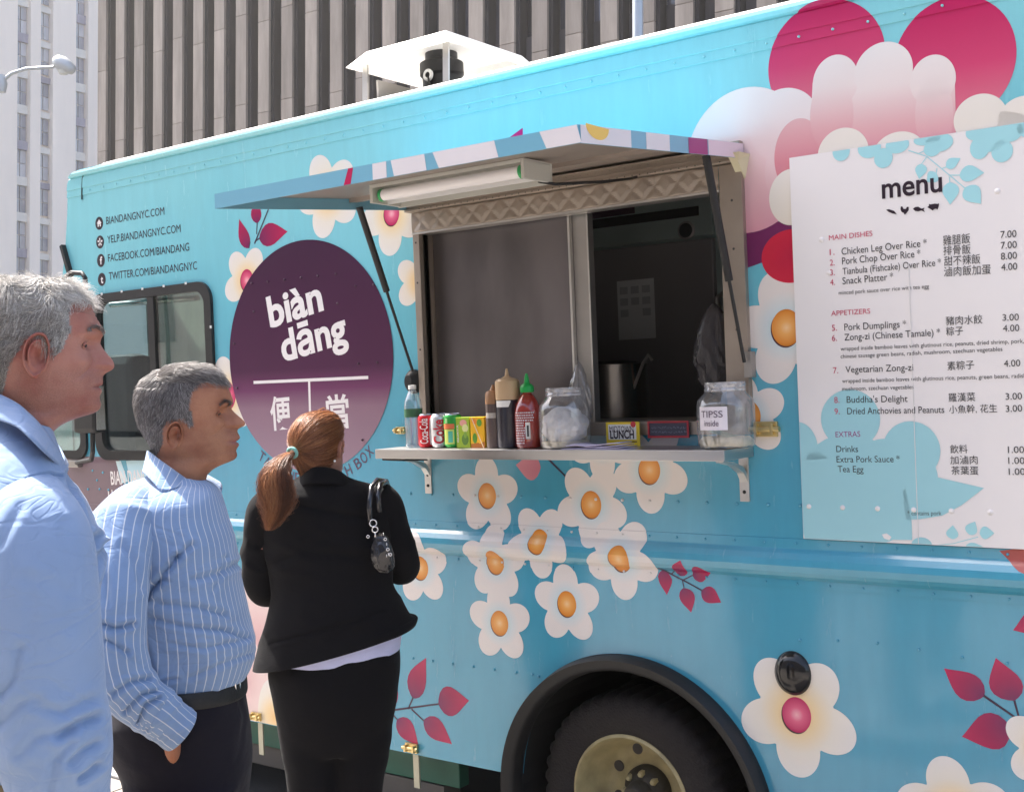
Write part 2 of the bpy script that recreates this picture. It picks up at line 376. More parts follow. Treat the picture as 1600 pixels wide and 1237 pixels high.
# rounded nose cap at the top front corner
bm = bmesh.new()
pts_ = CORN+[(W(102, 375).x, 2.37)]; ycol = (.0, .03, .10, 1.1, 2.14, 2.24)
V = [[bm.verts.new((x-(.0 if k in (0, 5) else .035 if k in (1, 4) else .07)*min(1, i_/3), y, z+(.0 if k in (0, 5) else .02 if k in (1, 4) else .04)*max(0, 1-i_/5))) for k, y in enumerate(ycol)] for i_, (x, z) in enumerate(pts_)]
for r0, r1 in zip(V, V[1:]):
    for a in range(5): bm.faces.new((r0[a], r0[a+1], r1[a+1], r1[a]))
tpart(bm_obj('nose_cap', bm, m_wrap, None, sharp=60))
bm = bmesh.new(); add_tube(bm, [W(*p)+Vector((0, -.004, 0)) for p in ((139, 263), (133, 268), (130, 280), (129, 300), (129, 312))], .0035, 6); tpart(bm_obj('nose_seam', bm, m_black))
tpart(box('nose_panel', (-5.82, .06, Z_SK), (-5.78, 2.2, 1.30), m_mauve))
# windscreen, seen through the side windows
bm = bmesh.new(); add_hex(bm, [(-5.78, .08, 1.3), (-5.76, .08, 1.3), (-5.76, 2.16, 1.3), (-5.78, 2.16, 1.3), (-5.22, .08, 2.45), (-5.20, .08, 2.45), (-5.20, 2.16, 2.45), (-5.22, 2.16, 2.45)])
m_glass = glass('window_glass', (.86, .93, .9), .02, .10)
tpart(bm_obj('windscreen', bm, m_glass))
bm = bmesh.new(); p0, p1 = W(101, 384), W(114, 432)
add_bar(bm, p0+Vector((0, -.006, 0)), p1+Vector((0, -.006, 0)), .02, .035, (0, 1, 0)); tpart(bm_obj('windscreen_gasket', bm, m_black))
tpart(box('floor', (-5.7, .80, .42), (XR-.04, 2.2, .46), m_dark)); tpart(box('floor', (-5.7, .04, .42), (hubc.x-AR_IN-.04, .79, .46), m_dark)); tpart(box('ceiling', (-5.1, .04, 2.62), (XR-.04, 2.19, 2.64), m_in))
# ---- mauve lower front area of the wrap with white lettering
decal('wrap_print', [(W(98, 716).x-.5, .2), (-5.80, 1.34), (W(155, 716).x, 1.335), (W(180, 722).x, 1.33), (W(186, 722).x, 1.33), (W(230, 900).x, .6), (-4.2, .2)], m_mauve, 1)
decal('wrap_print', [(p.x, p.z) for p in (W(181, 720), W(189, 720), W(200, 752), W(190, 755))], mat('light_print', (.6, .8, .85), .3), 2)
decal('wrap_print', [(p.x, p.z) for p in (W(197, 720), W(235, 716), W(240, 760), W(206, 760))], mat('light_print_pale', (.5, .74, .82), .3), 2)

# ------------------------------------------------------------------ flowers and leaves printed on the wrap
CREAM = lin(236, 226, 220)
white = (.80, .745, .71, 1)
m_pet_b = ramp_mat('petal_blue_heart', [(0, (.52, .70, .76, 1)), (.30, (.62, .73, .76, 1)), (.62, white), (1, white)])
m_pet_y = ramp_mat('petal_yellow_heart', [(0, (.86, .55, .24, 1)), (.30, (.86, .66, .38, 1)), (.62, (.82, .76, .66, 1)), (1, (.80, .77, .74, 1))])
m_egg_o = ramp_mat('orange_heart', [(0, (.93, .62, .33, 1)), (.35, (.86, .42, .12, 1)), (.85, (.74, .27, .04, 1)), (1, (.6, .19, .02, 1))])
m_egg_p = ramp_mat('pink_heart', [(0, (.90, .45, .50, 1)), (.4, (.75, .13, .24, 1)), (1, (.48, .012, .10, 1))])
m_rim = mat('dark_print_rim', (.05, .008, .02), .3)
m_stem = mat('stem_print', (.035, .018, .05), .3)
def px_r(cx, cy, rpx):  # metres for a vertical pixel radius on the wall
    return (W(cx, cy-rpx)-W(cx, cy+rpx)).length/2
FL = []
def flower(cx, cy, rpx, rot, kind='b', layer=2, egg=.31, clips=(), Y=None, eggm=None, holes=None, drop=()):
    c = W(cx, cy) if Y is None else W(cx, cy, Y); R = px_r(cx, cy, rpx)
    if Y is not None: R *= (CAM[1]-Y)/CAM[1]
    FL.append((c.x, c.z, R*.92))
    a_, b_, d_ = .445, .368, .555
    pts = []
    for k in range(150):
        th = 2*PI*k/150; best = .2
        for q in range(5):
            if q in drop: continue
            ph = math.radians(rot+72*q)-th
            dx, dy = d_*math.cos(ph), d_*math.sin(ph)      # petal centre in the ray's frame
            # ray (t,0) against the ellipse with its long axis along the petal
            ca, sa = math.cos(ph), math.sin(ph)
            ux, uy = ca/a_, sa/b_                           # ray direction in petal axes (along, across)
            px_, py_ = -(dx*ca+dy*sa)/a_, 0.0
            px_ = -d_/a_
            A = ux*ux+uy*uy; B = 2*px_*ux; Cc = px_*px_-1; D = B*B-4*A*Cc
            if D > 0: best = max(best, (-B+math.sqrt(D))/(2*A))
        pts.append((c.x+R*best*math.cos(th), c.z+R*best*math.sin(th)))
    o = decal('flower_print', pts, m_pet_b if kind == 'b' else m_pet_y, layer, center=(c.x, c.z), R=R, clips=clips, Y=Y)
    if egg:
        ell = lambda s, ox, oz: [(c.x+ox*R+s*R*.9*math.cos(t), c.z+oz*R+s*R*1.05*math.sin(t)) for t in np.linspace(0, 2*PI, 40)[:-1]]
        decal('flower_heart_rim', ell(egg, -.018, -.024), m_rim, layer+1, clips=clips, Y=Y)
        decal('flower_heart', ell(egg, 0, 0), eggm or (m_egg_o if kind == 'b' else m_egg_p), layer+2, center=(c.x, c.z), R=R*egg*1.05, clips=clips, Y=Y)
    return c, R
def leaf_pts(a, b, w):
    """heart-leaf outline from stem end a to tip b"""
    d = Vector((b[0]-a[0], b[1]-a[1])); L = d.length; d /= L; n = Vector((-d.y, d.x)); pts = []
    prof_ = [(0, 0), (.04, .16), (.12, .34), (.25, .47), (.38, .5), (.52, .455), (.66, .34), (.80, .20), (.92, .075), (1, 0)]
    for s in (1, -1):
        pr = prof_ if s == 1 else prof_[::-1][1:-1]
        for t, h in pr:
            bend = .04*L*math.sin(t*PI)
            pts.append((a[0]+d.x*t*L+n.x*(s*h*w+bend), a[1]+d.y*t*L+n.y*(s*h*w+bend)))
    return pts
m_leaf = ramp_mat('crimson_leaf', [(0, (.17, .02, .10, 1)), (.5, (.34, .012, .085, 1)), (1, (.50, .015, .09, 1))])
m_leaf_pk = ramp_mat('faded_pink_leaf', [(0, (.55, .20, .26, 1)), (1, (.68, .28, .33, 1))])
def leaf(x0, y0, x1, y1, wpx, m=None, layer=2, clips=(), Y=None):
    a, b_ = (W(x0, y0), W(x1, y1)) if Y is None else (W(x0, y0, Y), W(x1, y1, Y))
    wm = px_r((x0+x1)/2, (y0+y1)/2, wpx/2)*2
    decal('leaf_print', leaf_pts((a.x, a.z), (b_.x, b_.z), wm), m or m_leaf, layer, center=(a.x, a.z), R=(b_-a).length, clips=clips, Y=Y)
def stem(x0, y0, x1, y1, wpx=3.0, m=None, layer=2):
    a, b_ = W(x0, y0), W(x1, y1); d = Vector((b_.x-a.x, b_.z-a.z)).normalized(); h = px_r(x0, y0, wpx/2)
    n = Vector((-d.y, d.x))*h
    decal('stem_print', [(a.x+n.x, a.z+n.y), (a.x-n.x, a.z-n.y), (b_.x-n.x*.8, b_.z-n.y*.8), (b_.x+n.x*.8, b_.z+n.y*.8)], m or m_stem, layer)
nowin = [((SX1+.03, 0, 0), (-1, 0, 0))]
for a in ((761.6, 774, 61, 90), (845, 845, 58, -90), (775, 877.7, 59, 88), (1015, 734, 68, -90), (924, 788, 66, -90), (973, 871.5, 65, -88), (886, 943, 62, 92), (781, 973, 60, 91), (657, 887, 57, 96)):
    flower(*a, clips=[((0, 0, 1.423), (0, 0, 1))] if a[1] < 800 else (), layer=2+int(a[0]) % 5*0+(3 if a[0] in (775, 973, 924) else 0)+(6 if a[0] == 781 else 0))
flower(940, 690, 62, -90, layer=2, egg=0, clips=[((0, 0, 1.423), (0, 0, 1))])
flower(1229, 512, 92, 175, layer=3, egg=.30, clips=[((W(1190, 512).x-.33, 0, 0), (-1, 0, 0))])
flower(1169, 650, 66, 28, layer=7, egg=.36, clips=[((-1.574, 0, 0), (-1, 0, 0))])
flower(1245, 1116, 97, -90, 'y', layer=3, egg=.27)
flower(1492, 1272, 90, 100, 'y', layer=3, egg=.27)
flower(1640, 1170, 70, 150, 'y', layer=3, egg=.27)
flower(386, 438, 55, 128, 'y', layer=2, egg=.30)
flower(512, 305, 68, 110, 'y', layer=2, egg=.25)
flower(612, 334, 66, 262, 'y', layer=2, egg=.27, clips=[((SX0-.01, 0, 0), (1, 0, 0))])
flower(356, 618, 62, 100, 'y', layer=2, egg=.33)
flower(655, 440, 50, 0, 'y', layer=2, egg=0, clips=[((SX0-.01, 0, 0), (1, 0, 0))])
# crimson leaves
leaf(388.5, 388, 373.8, 342, 24); leaf(405, 373, 449.5, 362, 36); leaf(402, 349, 400, 310, 24); stem(397.8, 381, 420, 326, 3); stem(389, 388, 391, 378, 2.5); stem(406, 372, 398, 378, 2.5); stem(402, 348, 401, 366, 2.5)
leaf(645, 1090, 666, 1027, 37); leaf(685, 1099, 733, 1094, 46); leaf(662, 1124.6, 706.5, 1162, 36); leaf(620.3, 1123.5, 654, 1164, 35)
stem(590, 1112, 686, 1099, 3.2); stem(638, 1107, 646, 1088, 3); stem(643, 1107, 662, 1125, 3); stem(611, 1111, 621, 1124, 3)
leaf(1063, 899, 1070, 873, 24); leaf(1083, 899, 1112, 894, 26); leaf(1096, 923, 1127, 941, 27); leaf(1068, 918, 1080, 956.5, 27); leaf(1036, 890, 1042, 929, 24)
stem(1031, 886, 1097, 922, 2.6); stem(1066, 904, 1069, 918, 2); stem(1069, 905, 1083, 898, 2); stem(1050, 896, 1056, 890, 2)
leaf(1538, 1087, 1475, 1043.5, 45); leaf(1585, 1094, 1556, 1027, 50); leaf(1577, 1132, 1503, 1150, 56)
stem(1537, 1086, 1602, 1131, 4); stem(1585, 1094, 1594, 1127, 3.5); stem(1576, 1133, 1602, 1129, 4)
leaf(1640, 960, 1583, 984, 40); leaf(845, 730, 806, 726, 40, m_leaf_pk); stem(854, 714, 884, 744, 3.5)
leaf(1640, 880, 1562, 860, 40, mat('dull_red_print', (.42, .09, .08), .3))
leaf(1150, 392, 1158, 300, 30)
# big lower blossom left of the woman
m_pinkpet = ramp_mat('pale_pink_petal', [(0, (.70, .42, .43, 1)), (.5, (.80, .60, .58, 1)), (1, (.84, .72, .68, 1))])
def disc(cx, cy, rh, rv, m, layer, clips=(), name='blossom_print', vg=None):
    a, b_ = W(cx-rh, cy), W(cx+rh, cy); t, u = W(cx, cy-rv), W(cx, cy+rv)
    c = ((a.x+b_.x)/2, (t.z+u.z)/2); rx = abs(b_.x-a.x)/2; rz = (t.z-u.z)/2
    pts = [(c[0]+rx*math.cos(q), c[1]+rz*math.sin(q)) for q in np.linspace(0, 2*PI, 64)[:-1]]
    if vg: top, bot = W(cx, vg[0]).z, W(cx, vg[1]).z; return decal(name, pts, m, layer, center=(0, bot), R=top-bot, clips=clips)
    return decal(name, pts, m, layer, center=c, R=max(rx, rz), clips=clips)
skirtclip = [((0, 0, Z_SK+.003), (0, 0, -1))]
disc(404, 1000, 42, 95, m_pinkpet, 3, skirtclip); disc(378, 1060, 36, 80, m_pinkpet, 4, skirtclip); disc(430, 1120, 26, 60, m_pet_y, 5, skirtclip); disc(404, 935, 30, 56, m_pinkpet, 2)
leaf(392, 930, 374, 898, 30); disc(606, 1080, 16, 26, m_leaf, 3); 
# ---- the large blossom group above the menu: printed colour runs from white to pink
g_pink = ramp_mat('magenta_to_pink', [(0, (.68, .19, .27, 1)), (.45, (.62, .06, .17, 1)), (1, (.52, .012, .11, 1))], 'v')
g_wp = ramp_mat('white_to_pink', [(0, (.66, .25, .30, 1)), (.3, (.72, .42, .45, 1)), (.62, (.80, .70, .69, 1)), (1, (.82, .79, .78, 1))], 'v')
g_wp2 = ramp_mat('white_to_rose', [(0, (.66, .30, .36, 1)), (.35, (.74, .47, .50, 1)), (.8, (.80, .72, .72, 1)), (1, (.82, .77, .77, 1))], 'v')
g_cream = ramp_mat('cream_petal', [(0, (.76, .70, .60, 1)), (1, (.80, .77, .72, 1))], 'v')
topc = [((0, 0, 2.712), (0, 0, 1))]
disc(1292, 96, 92, 95, g_pink, 3, topc, vg=(0, 170)); disc(1492, 95, 97, 100, g_pink, 3, topc, vg=(0, 190))
disc(1170, 250, 98, 114, g_wp2, 5, [((0, 0, 2.30), (0, 0, -1))], vg=(135, 370)); disc(1170, 250, 98, 114, g_wp2, 5, nowin+[((0, 0, 2.30), (0, 0, 1))], vg=(135, 370)); disc(1226, 196, 55, 58, g_wp2, 6, vg=(135, 370)); disc(1255, 265, 60, 70, g_wp2, 6, vg=(135, 370))
for a in ((1306, 128, 36, 42), (1381, 112, 46, 46), (1458, 126, 36, 40), (1300, 180, 34, 60), (1460, 180, 30, 60)): disc(*a, g_wp, 8, vg=(66, 250))
decal('blossom_print', [(p.x, p.z) for p in (W(1270, 130), W(1492, 120), W(1495, 240), W(1262, 290))], g_wp, 7, center=(0, W(1380, 250).z), R=W(1380, 66).z-W(1380, 250).z)
disc(1250, 245, 40, 60, g_wp, 7, vg=(66, 250))
for a in ((1532, 185, 42, 38), (1600, 190, 42, 40), (1560, 215, 60, 40)): disc(*a, g_cream, 9, vg=(140, 260))
disc(1318, 240, 40, 40, g_cream, 10, vg=(190, 290)); disc(1405, 242, 42, 36, g_cream, 10, vg=(190, 290)); disc(1237, 308, 35, 44, g_cream, 10, vg=(260, 350))
g_plum = mat('plum_print', (.15, .012, .09), .3, var=.08); g_red = ramp_mat('red_print', [(0, (.50, .008, .05, 1)), (1, (.62, .015, .05, 1))])
decal('blossom_print', [(p.x, p.z) for p in (W(1140, 350), W(1240, 345), W(1240, 415), W(1192, 410), W(1150, 425))], g_plum, 2, clips=nowin)
disc(1238, 400, 48, 42, g_red, 4)
decal('leaf_print', [(p.x, p.z) for p in (W(795, 216), W(817, 200), W(817, 224), W(800, 232))], mat('magenta_print', (.5, .01, .16), .3), 2)
# ------------------------------------------------------------------ menu board
m_menu = mat('menu_board_white', (.80, .775, .775), .3, var=.03, nscale=2, coat=.3)
mx0, mz0, mz1 = -1.4215, 1.108, 2.255
menu = tpart(box('menu_panel', (mx0, -.012, mz0), (.25, -.004, mz1), m_menu))
MY = -.0125
m_mblue = mat('menu_blue_print', (.36, .68, .74), .3, var=.04)
m_mblue2 = mat('menu_blue_print_deep', (.33, .62, .69), .3, var=.06, nscale=3)
mclip = [((0, 0, mz1-.001), (0, 0, 1)), ((mx0+.001, 0, 0), (-1, 0, 0)), ((0, 0, mz0+.001), (0, 0, -1))]
def mdisc(cx, cy, rh, rv, m=m_mblue, layer=1):
    a, b_ = W(cx-rh, cy, MY), W(cx+rh, cy, MY); t, u = W(cx, cy-rv, MY), W(cx, cy+rv, MY)
    c = ((a.x+b_.x)/2, (t.z+u.z)/2); rx = abs(b_.x-a.x)/2; rz = (t.z-u.z)/2
    return decal('menu_print', [(c[0]+rx*math.cos(q), c[1]+rz*math.sin(q)) for q in np.linspace(0, 2*PI, 40)[:-1]], m, layer, Y=MY, clips=mclip)
C2 = lambda x, y: (1230+x/4.124, 200+y/4.124)
C3 = lambda x, y: (1230+x/4.324, 470+y/4.324)
C4 = lambda x, y: (1230+x/4.324, 650+y/4.324)
def md(C, x, y, rx, ry, m=m_mblue, layer=1):
    k = 4.124 if C is C2 else 4.324; p = C(x, y); return mdisc(p[0], p[1], rx/k, ry/k, m, layer)
for a in ((348, 150, 56, 64), (530, 130, 75, 65), (620, 195, 60, 64), (710, 110, 76, 55), (900, 75, 85, 38), (980, 95, 90, 60), (935, 135, 55, 50), (1240, 130, 62, 72), (1385, 150, 70, 72), (1310, 70, 110, 85), (1210, 30, 60, 50), (1440, 20, 80, 70), (1560, 0, 80, 60)): md(C2, *a)
def mleaf(C, x0, y0, x1, y1, w, k=4.124, m=m_mblue):
    a, b_ = C(x0, y0), C(x1, y1); A_, B_ = W(*a, MY), W(*b_, MY); wm = px_r(*a, w/k/2)*2
    decal('menu_print', leaf_pts((A_.x, A_.z), (B_.x, B_.z), wm), m, 2, Y=MY, clips=mclip)
for a in ((865, 232, 850, 330, 76), (960, 290, 900, 350, 86), (1025, 255, 1118, 195, 70), (1110, 305, 1270, 290, 105), (1048, 350, 1050, 495, 105), (1145, 385, 1250, 490, 115)): mleaf(C2, *a)
def mstem(C, x0, y0, x1, y1, w=6, k=4.124):
    a, b_ = W(*C(x0, y0), MY), W(*C(x1, y1), MY); d = Vector((b_.x-a.x, b_.z-a.z)).normalized(); n = Vector((-d.y, d.x))*px_r(*C(x0, y0), w/k/2)
    decal('menu_print', [(a.x+n.x, a.z+n.y), (a.x-n.x, a.z-n.y), (b_.x-n.x, b_.z-n.y), (b_.x+n.x, b_.z+n.y)], m_mblue, 1, Y=MY, clips=mclip)
for a in ((780, 145, 900, 185), (900, 185, 1040, 300), (1040, 300, 1145, 388), (900, 185, 865, 235), (965, 260, 960, 295), (1040, 305, 1110, 305), (1045, 315, 1048, 350), (1000, 262, 1030, 250), (850, 165, 900, 140)): mstem(C2, *a)
for a in ((428, 20, 200, 200), (80, 230, 130, 190), (840, 230, 195, 196), (430, 420, 330, 300), (150, 480, 200, 260), (420, 700, 400, 180), (700, 420, 320, 270), (910, 870, 70, 52)): md(C4, *a, m=m_mblue2)
p = [C4(*q) for q in ((85, 300), (640, 260), (800, 480), (840, 700), (845, 835), (118, 832), (95, 600))]
decal('menu_print', [(W(*q, MY).x, W(*q, MY).z) for q in p], m_mblue2, 2, Y=MY, clips=mclip)
p = [C4(*q) for q in ((960, 400), (1330, 485), (1180, 600), (1050, 670), (900, 695), (800, 700), (780, 500))]
decal('menu_print', [(W(*q, MY).x, W(*q, MY).z) for q in p], m_mblue2, 2, Y=MY, clips=mclip)
p = [C4(*q) for q in ((640, 798), (672, 790), (705, 815), (690, 838), (655, 825))]
decal('menu_print', [(W(*q, MY).x, W(*q, MY).z) for q in p], m_menu, 3, Y=MY, clips=mclip)
for a in ((1118, 830, 1120, 735, 80), (1232, 800, 1270, 710, 80), (1300, 790, 1400, 790, 85), (1200, 890, 1330, 885, 60)): mleaf(C4, *a, k=4.324)
for a in ((1020, 870, 1120, 860), (1120, 860, 1290, 815)): mstem(C4, *a, w=5, k=4.324)
sx = W(1430, 700, MY).x; tpart(box('panel_seam', (sx-.0008, MY-.0018, mz0), (sx+.0008, MY, mz1-.35), mat('seam', (.75, .74, .73), .3)), None)
# ------------------------------------------------------------------ lettering
_tc = {}
def text_geo(s, bold=0.0, sh=0.0):
    k = (s, bold, sh)
    if k not in _tc:
        c = bpy.data.curves.new('lettering', 'FONT'); c.body = s; c.resolution_u = 4; c.offset = bold; c.shear = sh
        o = bpy.data.objects.new('lettering', c); COL.objects.link(o); bpy.context.view_layer.update()
        me = bpy.data.meshes.new_from_object(o.evaluated_get(bpy.context.evaluated_depsgraph_get()))
        V = np.array([v.co[:] for v in me.vertices]); F = [tuple(p.vertices) for p in me.polygons]
        bpy.data.objects.remove(o); bpy.data.curves.remove(c); bpy.data.meshes.remove(me); _tc[k] = (V, F)
    return _tc[k]
def lettering(s, p0, p1, hpx, m, Y=0.0, layer=3, bold=0.0, ref=.682, parent=None, sh=0.0, name='lettering', world=None):
    """s written along the baseline p0-p1 (photo pixels unprojected onto plane y=Y); hpx = height of a capital in photo pixels"""
    V, F = text_geo(s, bold, sh)
    a, b_ = (W(*p0, Y), W(*p1, Y)) if world is None else world[:2]
    H = (W(p0[0], p0[1]-hpx, Y)-a).length if world is None else world[2]
    d = (b_-a); L = d.length; d.normalize(); n = Vector((-d.z, 0, d.x)); x0, x1 = V[:, 0].min(), V[:, 0].max()
    off = Vector((0, -.00013*layer-.0006, 0))
    vs = [a+d*((v[0]-x0)/(x1-x0)*L)+n*(v[1]/ref*H)+off for v in V]
    return tpart(mesh_py(name, vs, F, m), parent)
m_tdark = mat('plum_black_ink', (.022, .010, .022), .35); m_tgrey = mat('dark_ink', (.035, .035, .04), .35); m_tred = mat('red_ink', (.55, .05, .12), .35); m_tpurple = mat('purple_ink', (.32, .06, .24), .35)
m_tgreyp = mat('grey_plum_ink', (.10, .07, .12), .35); m_twhite = mat('white_ink', (.82, .79, .79), .3)
def L2(s, x0, y0, x1, y1, h, m=m_tgrey, C=C2, k=4.124, **kw): lettering(s, C(x0, y0), C(x1, y1), h/k, m, Y=MY, **kw)
def L3(s, x0, y0, x1, y1, h, m=m_tgrey, **kw): L2(s, x0, y0, x1, y1, h, m, C3, 4.324, **kw)
def L4(s, x0, y0, x1, y1, h, m=m_tgrey, **kw): L2(s, x0, y0, x1, y1, h, m, C4, 4.324, **kw)
L2('menu', 612, 455, 1000, 408, 86, m_tdark, bold=.018, ref=.449)
L2('MAIN DISHES', 270, 725, 550, 695, 32, m_tred)
for i, y in enumerate((820, 888, 951, 1014)): L2('%d.' % (i+1), 275+i, y, 306+i, y-3, 38, m_tred)
L2('Chicken Leg Over Rice *', 352, 818, 900, 762, 44); L2('Pork Chop Over Rice *', 355, 880, 860, 830, 44); L2('Tianbula (Fishcake) Over Rice *', 358, 945, 992, 886, 42); L2('Snack Platter *', 358, 1008, 685, 978, 44)
L2('minced pork sauce over rice with tea egg', 333, 1075, 915, 1032, 25)
cj = dict(ref=.86)
L2('雞腿飯', 1005, 752, 1180, 737, 60, **cj); L2('排骨飯', 1007, 816, 1182, 805, 58, **cj); L2('甜不辣飯', 1012, 885, 1245, 868, 58, **cj); L2('滷肉飯加蛋', 1010, 953, 1312, 935, 58, **cj)
for t, x, y in (('7.00', 1375, 710), ('7.00', 1377, 780), ('8.00', 1378, 850), ('4.00', 1380, 920)): L2(t, x, y, x+103, y-8, 44)
L3('APPETIZERS', 298, 102, 562, 85, 33, m_tred)
for t, x, y in (('5.', 303, 203), ('6.', 303, 272), ('7.', 312, 490), ('8.', 320, 690), ('9.', 322, 767)): L3(t, x, y, x+34, y-2, 40, m_tred)
L3('Pork Dumplings *', 387, 200, 805, 178, 45); L3('Zong-zi (Chinese Tamale) *', 388, 268, 1035, 234, 44); L3('Vegetarian Zong-zi', 395, 486, 852, 471, 44)
L3("Buddha's Delight", 403, 688, 815, 682, 44); L3('Dried Anchovies and Peanuts', 407, 766, 1062, 756, 44)
L3('wrapped inside bamboo leaves with glutinous rice, peanuts, dried shrimp, pork,', 362, 337, 1600, 284, 26); L3('chinese sausage green beans, radish, mushroom, szechuan vegetables', 362, 388, 1455, 338, 26)
L3('wrapped inside bamboo leaves with glutinous rice, peanuts, green beans, radish,', 372, 554, 1625, 518, 26); L3('mushroom, szechuan vegetables', 372, 607, 855, 594, 26)
L3('豬肉水餃', 1072, 160, 1320, 148, 56, **cj); L3('粽子', 1075, 232, 1190, 225, 56, **cj); L3('素粽子', 1083, 465, 1265, 455, 56, **cj); L3('羅漢菜', 1092, 678, 1272, 672, 56, **cj); L3('小魚幹, 花生', 1095, 756, 1420, 748, 52, **cj)
for t, x, y in (('3.00', 1455, 135), ('4.00', 1458, 208), ('4.00', 1465, 445), ('3.00', 1477, 668), ('3.00', 1478, 750)): L3(t, x, y, x+111, y-4, 44)
L4('EXTRAS', 328, 142, 495, 138, 36, m_tpurple); L4('Drinks', 333, 242, 480, 242, 42); L4('Extra Pork Sauce *', 335, 312, 762, 310, 42); L4('Tea Egg', 343, 377, 517, 379, 42)
L4('飲料', 1102, 246, 1220, 245, 54, **cj); L4('加滷肉', 1103, 320, 1288, 318, 54, **cj); L4('茶葉蛋', 1110, 390, 1293, 391, 54, **cj)
for x, y in ((1492, 248), (1495, 322), (1498, 396)): L4('1.00', x, y, x+110, y, 44)
L4('* contains pork', 815, 668, 1043, 668, 28)
# four little emblems under the heading: chilli, rooster, fish, pig
def emblem(pts, C=C2):
    q = [W(*C(*p), MY) for p in pts]; decal('menu_emblem', [(p.x, p.z) for p in q], m_tdark, 3, Y=MY)
emblem(((638, 528), (655, 524), (690, 535), (706, 556), (680, 552), (655, 542)))
emblem(((730, 525), (733, 507), (742, 505), (750, 522), (765, 522), (772, 508), (784, 510), (783, 530), (770, 548), (757, 560), (752, 548), (738, 542)))
emblem(((810, 522), (825, 510), (845, 508), (865, 520), (885, 515), (880, 528), (888, 543), (866, 532), (845, 538), (825, 535)))
emblem(((903, 512), (915, 500), (912, 490), (925, 493), (950, 488), (972, 490), (978, 484), (979, 496), (975, 512), (968, 528), (960, 520), (945, 524), (940, 533), (930, 528), (922, 522)))
# front corner addresses
D1 = lambda x, y: (x/2.945, y/2.945); D2 = lambda x, y: (x/2.945, 400+y/2.945)
for s, C, x0, y0, x1, y1 in (('BIANDANGNYC.COM', D1, 490, 1033, 757, 988), ('YELP.BIANDANGNYC.COM', D1, 495, 1120, 832, 1068), ('FACEBOOK.COM/BIANDANG', D1, 498, 1205, 872, 1153), ('TWITTER.COM/BIANDANGNYC', D2, 502, 110, 908, 61)):
    lettering(s, C(x0, y0), C(x1, y1), 11.5, m_tdark, bold=0)
icons = [D1(457, 1028), D1(461, 1114), D1(465, 1199), D2(469, 108)]
for i, (x, y) in enumerate(icons):
    c = W(x, y); r = px_r(x, y, 10.2)
    decal('address_badge', [(c.x+r*math.cos(t), c.z+r*math.sin(t)) for t in np.linspace(0, 2*PI, 28)[:-1]], m_tdark, 3)
    P = lambda *q: [(c.x+r*a, c.z+r*b_) for a, b_ in q]
    if i == 0: decal('address_badge_mark', P((-.6, 0), (0, .62), (.6, 0), (.4, 0), (.4, -.5), (.12, -.5), (.12, -.15), (-.12, -.15), (-.12, -.5), (-.4, -.5), (-.4, 0)), m_twhite, 4)
    elif i == 1:
        for a in (95, 160, 235, 300, 15):
            t = math.radians(a); ct, st = math.cos(t), math.sin(t)
            decal('address_badge_mark', P((.15*ct-.08*st, .15*st+.08*ct), (.62*ct-.16*st, .62*st+.16*ct), (.62*ct+.16*st, .62*st-.16*ct), (.15*ct+.08*st, .15*st-.08*ct)), m_twhite, 4)
    else: lettering('f' if i == 2 else 't', 0, 0, 0, m_twhite, layer=4, bold=.03, world=(Vector((c.x-r*.25, 0, c.z-r*.55)), Vector((c.x+r*.35, 0, c.z-r*.55)), r*1.1))
E6 = lambda x, y: (60+x/4.76, 560+y/4.76)
lettering('BIAN DANG', E6(542, 937), E6(815, 925), 20, m_twhite, bold=.02); lettering('11 W', E6(522, 1040), E6(640, 1035), 13, m_twhite, bold=.02)
# ------------------------------------------------------------------ round logo
lc = Vector((-3.462, 0, 1.752)); LR = .473
A_ = [W(362.7, 549.7), W(613.7, 560.4), W(486.4, 367.7), W(422.4, 716.8), W(557.5, 708), W(578.8, 436), W(401, 421.8)]
q = np.array([(p.x, p.z) for p in A_]); s_, *_ = np.linalg.lstsq(np.c_[2*q, np.ones(len(q))], (q**2).sum(1), rcond=None)
lc = Vector((s_[0], 0, s_[1])); LR = math.sqrt(s_[2]+s_[0]**2+s_[1]**2)
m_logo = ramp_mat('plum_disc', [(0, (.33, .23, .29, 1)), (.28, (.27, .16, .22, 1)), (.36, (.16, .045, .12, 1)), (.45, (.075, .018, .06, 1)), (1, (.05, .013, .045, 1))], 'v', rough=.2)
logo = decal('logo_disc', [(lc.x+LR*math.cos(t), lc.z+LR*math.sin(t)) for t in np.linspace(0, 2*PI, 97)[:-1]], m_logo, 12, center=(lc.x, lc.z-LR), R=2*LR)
G = lambda x, y: (330+x/2.813, 340+y/2.813)
lettering('biàn', G(262, 482), G(497, 402), 46, m_twhite, layer=14, bold=.030); lettering('dāng', G(318, 632), G(604, 541), 46, m_twhite, layer=14, bold=.030)
def strip(p, q_, wpx, m, layer, name='logo_bar'):
    a, b_ = W(*p), W(*q_); d = Vector((b_.x-a.x, b_.z-a.z)).normalized(); n = Vector((-d.y, d.x))*px_r(*p, wpx/2)
    decal(name, [(a.x+n.x, a.z+n.y), (a.x-n.x, a.z-n.y), (b_.x-n.x, b_.z-n.y), (b_.x+n.x, b_.z+n.y)], m, layer)
strip(G(188, 724), G(692, 702), 4.6, m_twhite, 14); strip(G(432, 718), G(439, 960), 4.6, m_twhite, 14)
lettering('便', G(266, 922), G(358, 915), 48, m_twhite, layer=14, bold=.02, ref=.86); lettering('當', G(513, 916), G(612, 908), 48, m_twhite, layer=14, bold=.02, ref=.86)
def ang(x, y): p = W(x, y); return math.atan2(p.z-lc.z, p.x-lc.x), math.hypot(p.z-lc.z, p.x-lc.x)
